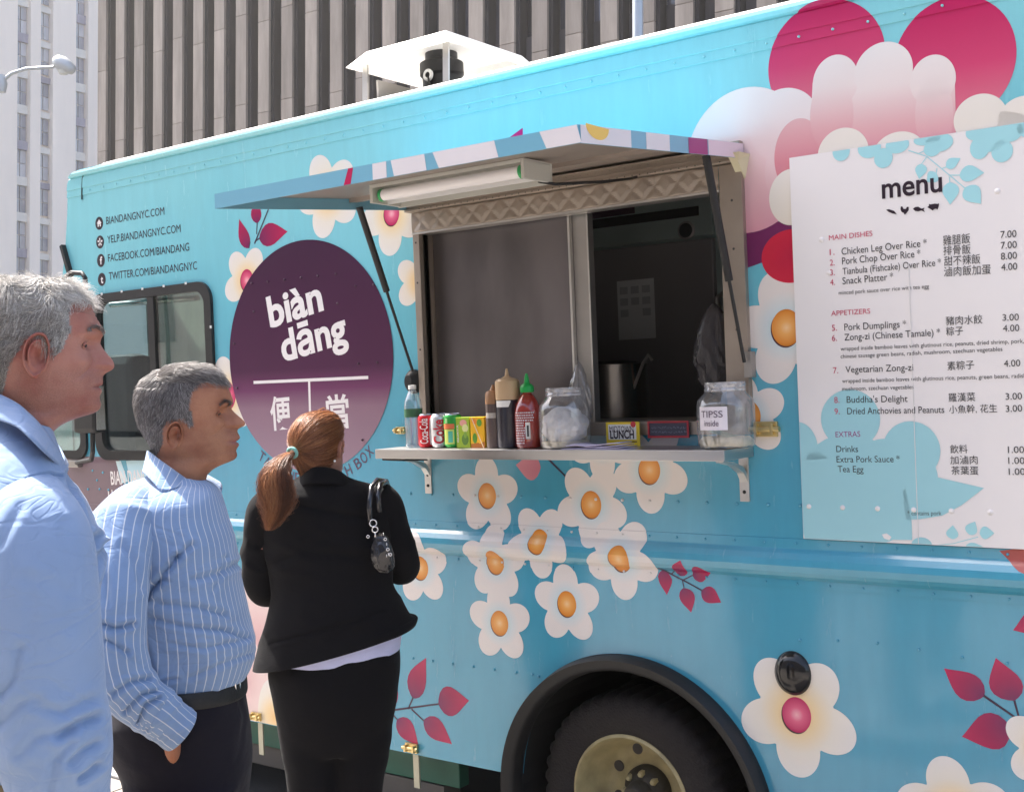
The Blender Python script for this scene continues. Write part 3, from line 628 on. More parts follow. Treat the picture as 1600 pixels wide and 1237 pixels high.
(a0, r0), (a1, r1) = ang(402, 715), ang(590, 712)
if a0 > 0: a0 -= 2*PI
if a0 > a1: a0 -= 0
s = 'TAIWANESE LUNCH BOX'; ws = [.5 if ch in ' I' else 1.25 if ch in 'MW' else 1.0 for ch in s]; tot = sum(ws); acc = 0
a0, a1 = (a0, a1) if a0 < a1 else (a0-2*PI, a1)
for ch, wd in zip(s, ws):
    t = a0+(a1-a0)*(acc+wd/2)/tot; acc += wd
    if ch == ' ': continue
    rr_ = (r0+r1)/2-.01; hw_ = wd*(a1-a0)/tot*rr_*.40
    c = Vector((lc.x+rr_*math.cos(t), 0, lc.z+rr_*math.sin(t))); tg = Vector((-math.sin(t), 0, math.cos(t)))
    lettering(ch, 0, 0, 0, m_tgreyp, layer=3, bold=.008, world=(c-tg*hw_*(.3 if ch == 'I' else 1), c+tg*hw_*(.3 if ch == 'I' else 1), .043))
# ================================================================== SERVING WINDOW
# frame: jambs, sill and quilted header
def tbox(name, lo, hi, m, bev=0.0, parent=None): return tpart(box(name, lo, hi, m, None, bev), parent)
tbox('window_jamb', (-2.918, -.022, 1.424), (SX0, .10, 2.19), m_tan, .002)
tbox('window_jamb', (SX1, -.022, 1.424), (-1.575, .10, 2.262), m_tan, .002)
tbox('window_sill', (SX0+.001, -.020, 1.424), (SX1-.001, .34, SZ0), m_tan, .002)
bm = bmesh.new(); nx, nz = 150, 14; x0, x1, z0, z1 = -2.918, SX1, 2.187, 2.262
g = [[None]*(nz+1) for _ in range(nx+1)]
for i in range(nx+1):
    for j in range(nz+1):
        x = x0+(x1-x0)*i/nx; z = z0+(z1-z0)*j/nz
        u, v = (x-x0)/.083+(z-z0)/.083, (x-x0)/.083-(z-z0)/.083
        d = min(abs(u-round(u)), abs(v-round(v)))
        edge = min(1, (z-z0)/.006, (z1-z)/.006)
        g[i][j] = bm.verts.new((x, -.022-.0045*min(d*2.4, .6)*edge, z))
for i in range(nx):
    for j in range(nz): bm.faces.new((g[i][j], g[i+1][j], g[i+1][j+1], g[i][j+1]))
tpart(bm_obj('quilted_header', bm, m_tan))
tbox('header_edge', (x0, -.026, 2.180), (SX1, .03, 2.1868), m_alu)
tbox('header_rail', (-2.935, -.045, 2.264), (-1.590, -.0, 2.274), m_tan, .002)
tbox('header_rail', (-2.935, -.032, 2.276), (-1.590, -.0, 2.290), m_tan, .002)
bm = bmesh.new()
for i in range(44): add_lathe(bm, (-2.86+i*.0285, -.0450, 2.269), [(0, -.0012), (.0024, -.0006), (.0024, 0)], 6, 'y')
for zz in (1.50, 1.75, 2.0, 2.15):
    for xx in (-2.903, -1.61): add_lathe(bm, (xx, -.0222, zz), [(0, -.0022), (.0035, -.0012), (.0042, 0)], 8, 'y')
o = tpart(bm_obj('frame_screws', bm, m_dark)); o['kind'] = 'stuff'
# sliding steel panel, its upright, track
m_panel = mat('hazy_steel_panel', (.150, .135, .138), .40, .75, var=.55, nscale=2.4, bump=.06, bscale=9, stretch=(2.2, 1, .8))
tbox('sliding_panel', (SX0+.002, .055, SZ0+.001), (-2.271, .064, SZ1-.001), m_panel)
tbox('sliding_panel_edge', (-2.2705, .050, SZ0+.001), (-2.2625, .068, SZ1-.001), m_alu)
tbox('window_post', (-2.262, .070, SZ0+.001), (-2.200, .092, SZ1-.001), m_steel_d)
tbox('window_post_trim', (-2.1995, .060, SZ0+.001), (-2.1930, .094, SZ1-.001), m_alu)
bm = bmesh.new()      # rolled louvres behind the panel seen as pale bars
for i in range(6):
    z = 1.60+i*.048; add_box(bm, (-2.735, .046, z), (-2.675, .0545, z+.036), .003)
bm.free()
if 0: bm = bmesh.new(); add_tube(bm, [(-2.815, .045, 2.10), (-2.812, .035, 1.95), (-2.83, .040, 1.86), (-2.812, .042, 1.79)], .004, 8); pass
tbox('inner_counter', (SX0-.3, .34, 1.36), (SX1+.5, .80, 1.40), m_steel_d)
tbox('inner_wall', (-3.9, 2.16, .46), (XR-.05, 2.18, 2.60), mat('kitchen_wall', (.22, .21, .21), .5, .3))
# fridge, its own thing standing inside
fr = thing('refrigerator', 'dark upright stainless refrigerator inside the food truck, with a gauge and a paper sheet', 'refrigerator', (-2.55, 1.4, .46))
FI = Matrix.Translation(-fr.location)
def fpart(o): o.parent = fr; o.matrix_parent_inverse = FI; return o
m_fr = mat('fridge_steel', (.34, .31, .32), .38, .3, var=.15, nscale=3, bump=.03)
m_fr2 = mat('fridge_panel', (.46, .55, .53), .4, .5, var=.15)
fpart(box('body', (-2.90, 1.152, .47), (-2.20, 1.75, 2.50), m_fr2)); fpart(box('door', (-2.870, 1.12, .60), (-2.250, 1.150, 2.185), m_fr, None, .006))
fpart(box('control_panel', (-2.870, 1.125, 2.200), (-2.250, 1.150, 2.48), m_fr2, None, .004)); fpart(box('dark_strip', (-2.84, 1.120, 2.285), (-2.31, 1.1245, 2.325), m_black)); fpart(box('name_plate', (-2.84, 1.119, 2.330), (-2.62, 1.1245, 2.362), mat('plum_plate', (.05, .02, .04), .3)))
fpart(lathe('gauge', (-2.371, 1.124, 2.228), [(0, -.008), (.034, -.008), (.040, -.004), (.040, .0)], m_fr, None, 24, 'y')); fpart(lathe('gauge_dial', (-2.371, 1.1155, 2.228), [(0, -.0002), (.031, 0)], m_black, None, 24, 'y'))
fpart(tube('handle', [(-2.225, 1.15, 1.95), (-2.225, 1.09, 1.93), (-2.225, 1.09, 1.66), (-2.225, 1.15, 1.64)], .012, m_alu))
nt_ = thing('paper_notice', 'pale sheet of paper with a small diagram taped to the refrigerator door', 'notice', (-2.63, 1.118, 1.9))
o = box('sheet', (-2.722, 1.1175, 1.78), (-2.536, 1.1190, 2.04), mat('dim_paper', (.75, .75, .76), .8)); o.parent = nt_; o.matrix_parent_inverse = Matrix.Translation(-nt_.location)
bm = bmesh.new()
for i in range(3):
    for j in range(3):
        if (i, j) == (1, 0): continue
        add_box(bm, (-2.708+i*.056, 1.1165, 1.88+j*.050), (-2.668+i*.056, 1.1173, 1.912+j*.050))
o = bm_obj('diagram', bm, mat('dim_print', (.5, .5, .52), .8)); o.parent = nt_; o.matrix_parent_inverse = Matrix.Translation(-nt_.location)

# ================================================================== AWNING (top-hinged hatch)
AX0, AX1, AY = -2.937, -1.575, -.936
sk = lambda y: 2.322-.081*abs(y)/.936
aw = tpart(thing('awning', '', '')); del aw['label']; del aw['category']
aw.location = (0, 0, 0)
m_under = mat('awning_underside', (.36, .31, .27), .45, .45, var=.25, nscale=4, bump=.06, bscale=30)
m_wrapl = mat('awning_wrap_blue', (.17, .42, .56), .3, var=.05, nscale=2, coat=.3)
m_wrapw = mat('awning_wrap_white', (.74, .70, .72), .3, var=.04, nscale=3)
def apart(o): o.parent = aw; o.matrix_parent_inverse = Matrix.Identity(4); return o
bm = bmesh.new(); add_hex(bm, [(AX0, AY, sk(AY)-.004), (AX1, AY, sk(AY)-.004), (AX1, -.03, sk(.03)-.004), (AX0, -.03, sk(.03)-.004), (AX0, AY, sk(AY)), (AX1, AY, sk(AY)), (AX1, -.03, sk(.03)), (AX0, -.03, sk(.03))])
apart(bm_obj('awning_top', bm, m_wrapl))
bm = bmesh.new(); add_hex(bm, [(AX0+.004, AY+.004, sk(AY)-.0065), (AX1-.004, AY+.004, sk(AY)-.0065), (AX1-.004, -.03, sk(.03)-.0065), (AX0+.004, -.03, sk(.03)-.0065), (AX0+.004, AY+.004, sk(AY)-.0045), (AX1-.004, AY+.004, sk(AY)-.0045), (AX1-.004, -.03, sk(.03)-.0045), (AX0+.004, -.03, sk(.03)-.0045)])
apart(bm_obj('awning_lining', bm, m_under))
LH = .045
apart(box('front_lip', (AX0, AY-.003, sk(AY)-LH), (AX1, AY, sk(AY)+.001), m_wrapl))
for xx, s in ((AX0, -1), (AX1, 1)):
    bm = bmesh.new(); a, b_ = (xx-.0015, xx+.0015)
    add_hex(bm, [(a, AY, sk(AY)-LH), (b_, AY, sk(AY)-LH), (b_, -.03, sk(.03)-LH), (a, -.03, sk(.03)-LH), (a, AY, sk(AY)+.001), (b_, AY, sk(AY)+.001), (b_, -.03, sk(.03)+.001), (a, -.03, sk(.03)+.001)])
    apart(bm_obj('side_lip', bm, m_wrapl))
# stiffening ribs and hinge angle with holes
for y in (-.32,): 
    bm = bmesh.new(); add_hex(bm, [(AX0+.005, y-.02, sk(y)-.022), (AX1-.005, y-.02, sk(y)-.022), (AX1-.005, y+.02, sk(y)-.018), (AX0+.005, y+.02, sk(y)-.018), (AX0+.005, y-.02, sk(y)-.008), (AX1-.005, y-.02, sk(y)-.008), (AX1-.005, y+.02, sk(y)-.007), (AX0+.005, y+.02, sk(y)-.007)]); apart(bm_obj('stiffening_rib', bm, m_under))
apart(box('hinge_angle', (AX0, -.028, 2.292), (AX1, -.002, 2.330), m_tan, None, .002))
bm = bmesh.new(); add_hex(bm, [(AX0+.01, -.11, 2.292), (AX1-.01, -.11, 2.292), (AX1-.01, -.030, 2.288), (AX0+.01, -.030, 2.288), (AX0+.01, -.11, 2.296), (AX1-.01, -.11, 2.296), (AX1-.01, -.030, 2.292), (AX0+.01, -.030, 2.292)]); apart(bm_obj('hinge_flange', bm, m_tan))
bm = bmesh.new()
for i in range(46): add_lathe(bm, (AX0+.04+i*.0285, -.075, 2.2908), [(0, -.001), (.0026, -.0006), (.0028, 0)], 6, 'z')
o = apart(bm_obj('rivet_row', bm, m_dark)); o['kind'] = 'stuff'
# end cover beside the hinge (cream painted bracket)
bm = bmesh.new(); add_hex(bm, [(AX1-.02, -.05, 2.262), (AX1+.004, -.05, 2.262), (AX1+.004, -.002, 2.215), (AX1-.02, -.002, 2.215), (AX1-.02, -.08, 2.285), (AX1+.022, -.08, 2.285), (AX1+.022, -.002, 2.288), (AX1-.02, -.002, 2.288)])
apart(bm_obj('hinge_bracket', bm, mat('cream_paint', (.62, .58, .40), .5, var=.1)))
# wrap print running over the front lip: white petals, plum patch
def lip_patch(x0, x1, m, slant=0.0, x0t=None, x1t=None, y=AY-.0036, side=False):
    a, b_ = W(x0, 260, AY).x, W(x1, 240, AY).x
    za, zb = sk(AY)-LH+.0005, sk(AY)+.0005
    o = decal('lip_print', [(a+slant, za), (b_+slant*.6, za), (b_, zb), (a, zb)], m, 1, Y=AY-.003); return apart(o) if o else None
for x0, x1, sl_ in ((612, 664, .01), (678, 774, .02), (846, 904, .02), (583, 604, .0)): lip_patch(x0, x1, m_wrapw, sl_)
lip_patch(545, 552, m_leaf, -.02)
def side_patch(px0, px1, m):       # on the right-hand side lip
    y0, y1 = WX(px0, 205, AX1).y, WX(px1, 215, AX1).y
    x = AX1+.0023
    return apart(mesh_py('lip_print', [(x, y0, sk(y0)-LH+.0005), (x, y1, sk(y1)-LH+.0005), (x, y1, sk(y1)+.0005), (x, y0, sk(y0)+.0005)], [(0, 1, 2, 3)], m))
side_patch(906, 985, m_wrapw); side_patch(1008, 1045, m_wrapw); side_patch(1074, 1104, mat('plum_wrap', (.33, .04, .19), .3)); side_patch(1105, 1160, mat('pale_pink_wrap', (.72, .58, .66), .3))
pts = [WX(918+24*0+12*(1+math.cos(t)), 196+6+18*math.sin(t), AX1) for t in np.linspace(0, 2*PI, 20)[:-1]]
pts = [p for p in pts]; x = AX1+.003
c = WX(932, 199, AX1); pr = []
for t in np.linspace(PI, 2*PI, 14): pr.append((x, c.y+.055*math.cos(t), sk(c.y)+.001+.034*math.sin(t)))
apart(mesh_py('lip_print', pr, [tuple(range(len(pr)))], mat('lip_orange', (.85, .55, .12), .3)))
# gas struts
def strut(a, b_, split):
    a, b_ = Vector(a), Vector(b_); mid = a.lerp(b_, split)
    o = tpart(tube('gas_strut', [a, mid], .0125, m_black, None, 12)); q = tube('strut_rod', [mid, b_], .0055, m_black, None, 8); q.parent = o
    return o
strut(WX(1103, 243, -1.612), W(1163, 566, -.05), .60)
strut((-2.922, -.30, 2.258), W(645, 580, -.045), .50)
o = tpart(lathe('strut_mount', W(649.5, 596), [(0, -.045), (.018, -.045), (.026, -.036), (.034, -.020), (.034, 0)], m_black, None, 20, 'y', 1, 1.35))
tbox('strut_bracket', (-1.585, -.035, 1.60), (-1.560, -.0, 1.68), m_steel_d, .002)
# fluorescent work light under the awning
lt = tpart(thing('x', '', '')); del lt['label']; del lt['category']; lt.name = 'work_light'; lt.location = (0, 0, 0)
def lpart(o): o.parent = lt; return o
fx0, fx1, fy0, fy1, fz1 = -2.592, -1.984, -.60, -.455, 2.262
m_lamp = mat('lamp_housing', (.50, .49, .44), .45, var=.1)
lpart(box('housing_back', (fx0, fy1-.01, fz1-.060), (fx1, fy1, fz1), m_lamp)); lpart(box('housing_top', (fx0, fy0, fz1-.004), (fx1, fy1-.011, fz1), m_lamp))
lpart(box('housing_end', (fx0, fy0, fz1-.058), (fx0+.012, fy1-.011, fz1-.0045), m_lamp, None, .002)); lpart(box('housing_end', (fx1-.012, fy0, fz1-.058), (fx1, fy1-.011, fz1-.0045), m_lamp, None, .002))
lpart(box('housing_lip', (fx0+.012, fy0, fz1-.011), (fx1-.012, fy0+.004, fz1-.0045), m_lamp))
lpart(box('reflector', (fx0+.013, fy1-.075, fz1-.057), (fx1-.013, fy1-.072, fz1-.0045), mat('white_reflector', (.75, .74, .72), .3)))
lpart(tube('fluorescent_tube', [(fx0+.035, fy0+.030, fz1-.033), (fx1-.03, fy0+.030, fz1-.033)], .019, mat('frosted_tube', (.80, .78, .78), .25, var=.03), None, 20))
for xx in (fx0+.030, fx1-.026): lpart(lathe('tube_end', (xx, fy0+.030, fz1-.033), [(0, -.006), (.0205, -.006), (.0205, .004), (0, .004)], mat('green_collar', (.02, .35, .10), .4), None, 20, 'x'))
bm = bmesh.new(); add_tube(bm, [(fx1-.02, fy0+.10, fz1-.055), (fx1+.01, fy1, 2.20), (fx1+.05, -.25, 2.225), (fx1+.06, -.10, 2.25), (fx1+.055, -.05, 2.262)], .0045, 8); lpart(bm_obj('cable', bm, m_black, None, sharp=40))

# ================================================================== SHELF
SHZ = 1.389; SHX0, SHX1, SHY = -2.981, -1.577, -.208
sh_ = tpart(box('shelf', (SHX0, SHY, SHZ-.034), (SHX1, -.004, SHZ), m_steel, None, .002))
for bx in (-2.905, -1.612):
    z0b = W(1165, 783).z if bx > -2 else W(655, 770).z
    o = tpart(box('shelf_bracket', (bx-.016, -.007, z0b), (bx+.016, -.001, SHZ-.036), m_alu, None, .0015))
    bm = bmesh.new(); pr = [(-.007, 1.30), (-.030, 1.325), (-.10, 1.345), (-.17, 1.3545), (-.17, 1.348), (-.09, 1.333), (-.03, 1.305), (-.007, 1.275)]
    a = [bm.verts.new((bx-.012, y, z)) for y, z in pr]; b_ = [bm.verts.new((bx+.012, y, z)) for y, z in pr]
    for i in range(len(pr)): bm.faces.new((a[i], a[(i+1) % len(pr)], b_[(i+1) % len(pr)], b_[i]))
    bm.faces.new(a); bm.faces.new(b_[::-1]); q = bm_obj('bracket_arm', bm, m_alu); q.parent = o
    for zz in (z0b+.03, z0b+.07):
        q = lathe('bolt', (bx, -.008, zz), [(0, -.003), (.005, -.002), (.006, 0)], m_black, None, 10, 'y'); q.parent = o
bm = bmesh.new(); add_tube(bm, [(SHX0+.02, -.19, SHZ-.038), (SHX0+.12, -.19, SHZ-.040), (SHX0+.2, -.15, SHZ-.040)], .004, 8); q = bm_obj('wire', bm, m_black); q.parent = sh_
# latches
def latch(px, py, s=1.0, strap=0.0):
    p = W(px, py); o = tpart(box('latch', (p.x-.03*s, -.012, p.z-.018*s), (p.x+.03*s, -.001, p.z+.018*s), m_brass, None, .002))
    q = tube('latch_bolt', [(p.x-.038*s, -.018, p.z), (p.x+.038*s, -.018, p.z)], .007*s, m_brass, None, 10); q.parent = o
    for dx in (-.02, .02):
        q = box('latch_staple', (p.x+dx*s-.005, -.027, p.z-.013*s), (p.x+dx*s+.005, -.012, p.z+.013*s), m_brass, None, .001); q.parent = o
    if strap:
        q = box('latch_strap', (p.x-.012, .012, p.z-strap), (p.x+.016, .020, p.z-.012), mat('strap_steel', (.5, .48, .38), .5, .6)); q.parent = o
latch(645, 1167, 1.0, .16); latch(402, 1118, .95, .17); latch(1198, 670, 1.3); latch(628, 672, .75)
# ================================================================== RIVETS of the body side (real domes, a hand's breadth apart)
bm = bmesh.new(); bmw = bmesh.new()
def rivet(x, z, r=.0055):
    y = prof(z)-.0030; r *= .72
    if math.hypot(x-lc.x, z-lc.z) < LR: return add_lathe(bml, (x, -.0085, z), [(0, -.0032), (r*.6, -.0026), (r, -.001), (r*1.05, .004)], 8, 'y')
    add_lathe(bmw if any(math.hypot(x-a, z-b_) < q for a, b_, q in FL) else bm, (x, y, z), [(0, -.0032), (r*.6, -.0026), (r, -.001), (r*1.05, .004)], 8, 'y')
bml = bmesh.new()
for z, x0, x1, st in ((1.091, -4.0, 1.2, .102), (.968, -4.0, 1.2, .102), (2.612, -4.95, 1.2, .105), (1.206, -3.0, 1.2, .1045)):
    x = x0
    while x < x1: 
        if not (z == 1.206 and -3 < x < -2.9): rivet(x, z, .0055 if z != 1.206 else .0075)
        x += st
x = -3.12
while x < -2.45: rivet(x, .573, .007); x += .098
for p in ((832, 1053), (842, 1056)): q = W(*p); rivet(q.x, q.z, .007)
x = -1.45
while x < 1.2: rivet(x, .80+.01*math.sin(x*9), .006); x += .12
for p in ((395, 443), (420, 440), (446, 437), (472, 434), (498, 431), (526, 428), (557, 447), (585, 445), (398, 487), (529, 474), (562, 568), (591, 566), (368, 537), (372, 606), (568, 687)):
    q = W(*p); rivet(q.x, q.z, .0065)
for p in ((145, 735), (152, 750), (170, 765), (138, 764), (156, 764), (161, 738)): q = W(*p); rivet(q.x, q.z, .008)
o = tpart(bm_obj('rivet_field', bm, m_wrap, None, sharp=60)); o['kind'] = 'stuff'
o = tpart(bm_obj('petal_rivets', bmw, mat('petal_rivet', (.70, .66, .64), .3), None, sharp=60)); o['kind'] = 'stuff'
o = tpart(bm_obj('logo_rivets', bml, mat('plum_rivet', (.075, .03, .065), .2), None, sharp=60)); o['kind'] = 'stuff'
bm = bmesh.new()
for z, st in ((1.206, .1045),):
    x = -1.40
    while x < 1.2: add_lathe(bm, (x, -.0125, z), [(0, -.0042), (.006, -.003), (.009, .001)], 10, 'y'); x += st
for x, z in [(-1.33, 2.0), (-1.31, 1.9), (-.83, 2.08)]: add_lathe(bm, (x, -.0125, z), [(0, -.003), (.006, -.002), (.009, .001)], 10, 'y')
o = tpart(bm_obj('panel_rivets', bm, m_menu, None, sharp=60)); o['kind'] = 'stuff'
# black domed cap over the blossom
cp = W(1239, 1051); tpart(lathe('side_cap', (cp.x, 0, cp.z), [(0, -.030), (.025, -.029), (.045, -.022), (.060, -.010), (.064, 0)], m_blackg, None, 36, 'y', .93, 1.07))
# ================================================================== WHEEL, FENDER, UNDERSIDE
bm = bmesh.new(); cs = [(AR_IN-.004, .02), (AR_IN, -.03), (AR_IN+.012, -.050), (AR_IN+.04, -.058), (AR_OUT-.055, -.052), (AR_OUT-.035, -.028), (AR_OUT-.030, .0)]
rings = []
for a in np.linspace(math.radians(-8), math.radians(188), 61):
    rings.append([bm.verts.new((hubc.x+r*math.cos(a), y, hubc.z+r*1.0*math.sin(a))) for r, y in cs])
for r0, r1 in zip(rings, rings[1:]):
    for k in range(len(cs)-1): bm.faces.new((r0[k], r0[k+1], r1[k+1], r1[k]))
tpart(bm_obj('fender_flare', bm, m_black, None, sharp=60))
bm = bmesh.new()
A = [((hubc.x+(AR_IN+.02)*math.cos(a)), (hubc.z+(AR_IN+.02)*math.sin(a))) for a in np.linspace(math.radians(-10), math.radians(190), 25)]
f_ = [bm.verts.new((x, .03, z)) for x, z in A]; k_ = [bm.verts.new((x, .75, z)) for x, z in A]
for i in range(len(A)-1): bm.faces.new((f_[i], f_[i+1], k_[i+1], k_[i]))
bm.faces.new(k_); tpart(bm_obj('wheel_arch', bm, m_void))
def wheel(cx, cy, cz):
    wh = tpart(thing('wheel', '', '')); del wh['label']; del wh['category']; wh.location = (0, 0, 0)
    bm = bmesh.new(); n = 120; R_, ri, wd = .365, .222, .105
    prof_ = [(ri, -.085), (ri+.012, -.098), (ri+.05, -.108), (R_-.045, -.106), (R_-.02, -.096), (R_-.004, -.080), (R_, -.05), (R_, -.012), (R_, .012), (R_, .05), (R_-.004, .085), (R_-.03, .10), (ri, .085)]
    rg = []
    for k in range(n):
        a = 2*PI*k/n; lug = .0 if k % 3 else -.012
        rg.append([bm.verts.new((cx+(r+(lug if r > R_-.022 else 0))*math.cos(a), cy+y, cz+(r+(lug if r > R_-.022 else 0))*math.sin(a))) for r, y in prof_])
    for k in range(n):
        a, b_ = rg[k], rg[(k+1) % n]
        for j in range(len(prof_)-1): bm.faces.new((a[j], a[j+1], b_[j+1], b_[j]))
    q = bm_obj('tyre', bm, mat('tyre_rubber', (.014, .011, .011), .8, var=.4, nscale=30, bump=.5, bscale=140), None, sharp=50); q.parent = wh
    m_rim = mat('cream_rim', (.40, .34, .18), .5, var=.5, nscale=16, bump=.1)
    bm = bmesh.new(); add_lathe(bm, (cx, cy, cz), [(ri+.004, -.075), (ri+.006, -.094), (ri-.004, -.100), (ri-.012, -.088), (ri-.016, -.040), (ri-.024, -.02), (ri-.045, .030), (ri-.060, .050), (.12, .056), (.105, .045), (.085, .045), (.085, .07)], 64, 'y')
    q = bm_obj('rim', bm, m_rim, None, sharp=50); q.parent = wh
    for k in range(8):
        a = 2*PI*k/8+.35; h = lathe('hand_hole', (cx+.142*math.cos(a), cy+.0525, cz+.142*math.sin(a)), [(0, -.0025), (.019, -.0025), (.021, 0)], m_dark, None, 16, 'y'); h.parent = q
    hb = lathe('hub', (cx, cy, cz), [(0, -.075), (.035, -.072), (.045, -.06), (.052, -.02), (.075, .0), (.088, .02), (.088, .05)], mat('greasy_hub', (.05, .045, .035), .6, .3, var=.4, nscale=40, bump=.3), None, 32, 'y'); hb.parent = wh
    for k in range(8):
        a = 2*PI*k/8; h = lathe('lug_nut', (cx+.068*math.cos(a), cy+.03, cz+.068*math.sin(a)), [(0, -.055), (.008, -.053), (.012, -.045), (.012, 0)], m_rim, None, 6, 'y', sharp=20); h.parent = hb
    return wh
wheel(-2.115, .155, .165); 
# a second tyre of the pair, axle, chassis rail, tank and springs
tpart(lathe('inner_tyre', (-2.115, .42, .165), [(.2, -.09), (.35, -.10), (.365, -.06), (.365, .06), (.35, .1), (.2, .09)], mat('inner_tyre_rubber', (.02, .02, .02), .9), None, 48, 'y'))
tpart(box('chassis_rail', (-5.4, .60, .12), (-2.6, .67, .30), m_black)); tpart(box('frame_rail', (-4.2, .10, .06), (-2.9, .16, .165), m_green, None, .004))
bm = bmesh.new(); pr = [(-3.62, -.05), (-3.62, .055), (-2.98, .055), (-2.98, -.05), (-3.10, -.05), (-3.10, -.01), (-3.125, .012), (-3.15, -.01), (-3.15, -.05)]
a = [bm.verts.new((x, .10, z)) for x, z in pr]; b_ = [bm.verts.new((x, .20, z)) for x, z in pr]
for i in range(len(pr)): bm.faces.new((a[i], b_[i], b_[(i+1) % len(pr)], a[(i+1) % len(pr)]))
bm.faces.new(a[::-1]); bm.faces.new(b_)
tpart(bm_obj('underframe_bracket', bm, m_conc_grey)); tpart(box('underframe_box', (-4.15, .12, -.04), (-3.75, .5, .055), m_conc_grey, None, .01)); tpart(box('underfloor', (-5.6, .04, .30), (hubc.x-AR_IN-.03, 2.2, .33), m_dark))
for xx in (-4.75,): tpart(lathe('front_tyre', (xx, .30, .165), [(.2, -.10), (.345, -.11), (.365, -.06), (.365, .06), (.35, .1), (.2, .09), (.0, .06)], mat('front_tyre_rubber', (.02, .02, .02), .9), None, 48, 'y'))
# ================================================================== CAB WINDOWS, MIRRORS, SEAT
def frame_ring(name, outer, inner, y0, y1, m): return tpart(plate(name, outer, [inner], y0, y1, m))
cwx0, cwx1, cwz0, cwz1 = W(149, 590).x, W(338, 590).x, W(240, 719).z, W(240, 449.5).z
wf = frame_ring('cab_window', rrect(cwx0, cwx1, cwz0, cwz1, .085, 8), rrect(cwx0+.055, cwx1-.045, cwz0+.045, cwz1-.04, .06, 8), -.016, .02, m_black)
mxw = W(242, 560).x
def sub(o, p): o.parent = p; return o
sub(box('window_bar', (mxw-.022, -.013, cwz0+.046), (mxw+.022, .015, cwz1-.041), m_black), wf)
sub(box('pane', (cwx0+.056, .004, cwz0+.046), (mxw-.023, .008, cwz1-.041), glass('cab_pane_clear', (.84, .93, .93), .015, .02)), wf)
sub(box('pane', (mxw+.023, -.004, cwz0+.046), (cwx1-.046, .0, cwz1-.041), glass('cab_pane_reflecting', (.62, .68, .62), .02, .30)), wf)
x = cwx0+.10
while x < cwx1-.05: sub(box('frame_clip', (x, -.019, cwz1-.006), (x+.012, -.0165, cwz1+.004), m_white), wf); x += .155
for z in (1.72, 1.9): sub(box('frame_clip', (cwx1-.006, -.019, z), (cwx1+.004, -.0165, z+.012), m_white), wf)
qf = frame_ring('vent_window', rrect(-5.66, -5.06, 1.325, 2.04, .07, 6), rrect(-5.615, -5.105, 1.365, 1.995, .05, 6), -.014, .02, m_black)
sub(box('pane', (-5.616, .003, 1.366), (-5.104, .007, 1.994), glass('vent_pane', (.75, .90, .84), .02, .12, mixd=.10)), qf)
seat = thing('driver_seat', 'dark high-backed driver seat behind the cab side window', 'seat', (-5.1, .3, .46))
m_seat = mat('seat_cloth', (.035, .03, .045), .8, var=.2, nscale=30, bump=.2)
sxa, sxb = W(150, 600, .20).x, W(207, 600, .20).x
for nm, lo, hi, bv in (('backrest', (sxa, .20, 1.02), (sxb, .34, W(190, 553, .2).z), .05), ('cushion', (sxa, .20, .93), (sxb+.02, .72, 1.02), .04), ('seat_base', (sxa+.05, .25, .46), (sxb-.05, .65, .93), 0)):
    o = box(nm, lo, hi, m_seat, None, bv); o.parent = seat; o.matrix_parent_inverse = Matrix.Translation(-seat.location)
tpart(box('dashboard', (-5.74, .1, 1.0), (-5.42, 2.15, 1.34), m_dark, None, .04)); 
tpart(box('cab_bulkhead', (-4.02, .04, .46), (-3.98, 2.19, 2.6), m_in)); tpart(box('cab_shelf', (-5.0, 1.6, 1.30), (-4.1, 2.15, 1.34), mat('cab_white_trim', (.7, .7, .68), .5)))
tpart(tube('cab_grab_rail', [(-5.0, .12, 2.07), (-4.35, .12, 2.055)], .014, m_chrome))
# door mirror and its arm
mr_ = tpart(thing('x', '', '')); del mr_['label']; del mr_['category']; mr_.name = 'wing_mirror'; mr_.location = (0, 0, 0)
MYp = -.22
c = W(141, 642, MYp); o = box('mirror_housing', (c.x-.10, MYp-.03, c.z-.10), (c.x+.075, MYp+.03, c.z+.125), m_black, None, .022); o.parent = mr_
o = box('mirror_glass', (c.x+.0755, MYp-.022, c.z-.085), (c.x+.078, MYp+.022, c.z+.11), m_chrome); o.parent = mr_
p = [W(103, 432, MYp), W(112, 426, MYp), W(128, 427, MYp), W(133, 434, MYp), W(134, 470, MYp), W(138, 520, MYp), W(141, 600, MYp), W(144, 640, MYp), W(145, 705, MYp), W(143, 718, MYp+.04), W(120, 723, -.02)]
o = tube('mirror_arm', p, .011, m_black, None, 10); o.parent = mr_
o = box('mirror_mount', (W(120, 723).x-.05, -.03, W(120, 723).z-.02), (W(120, 723).x+.05, -.001, W(120, 723).z+.015), m_steel_d, None, .004); o.parent = mr_
c = W(152, 470, -.10); 
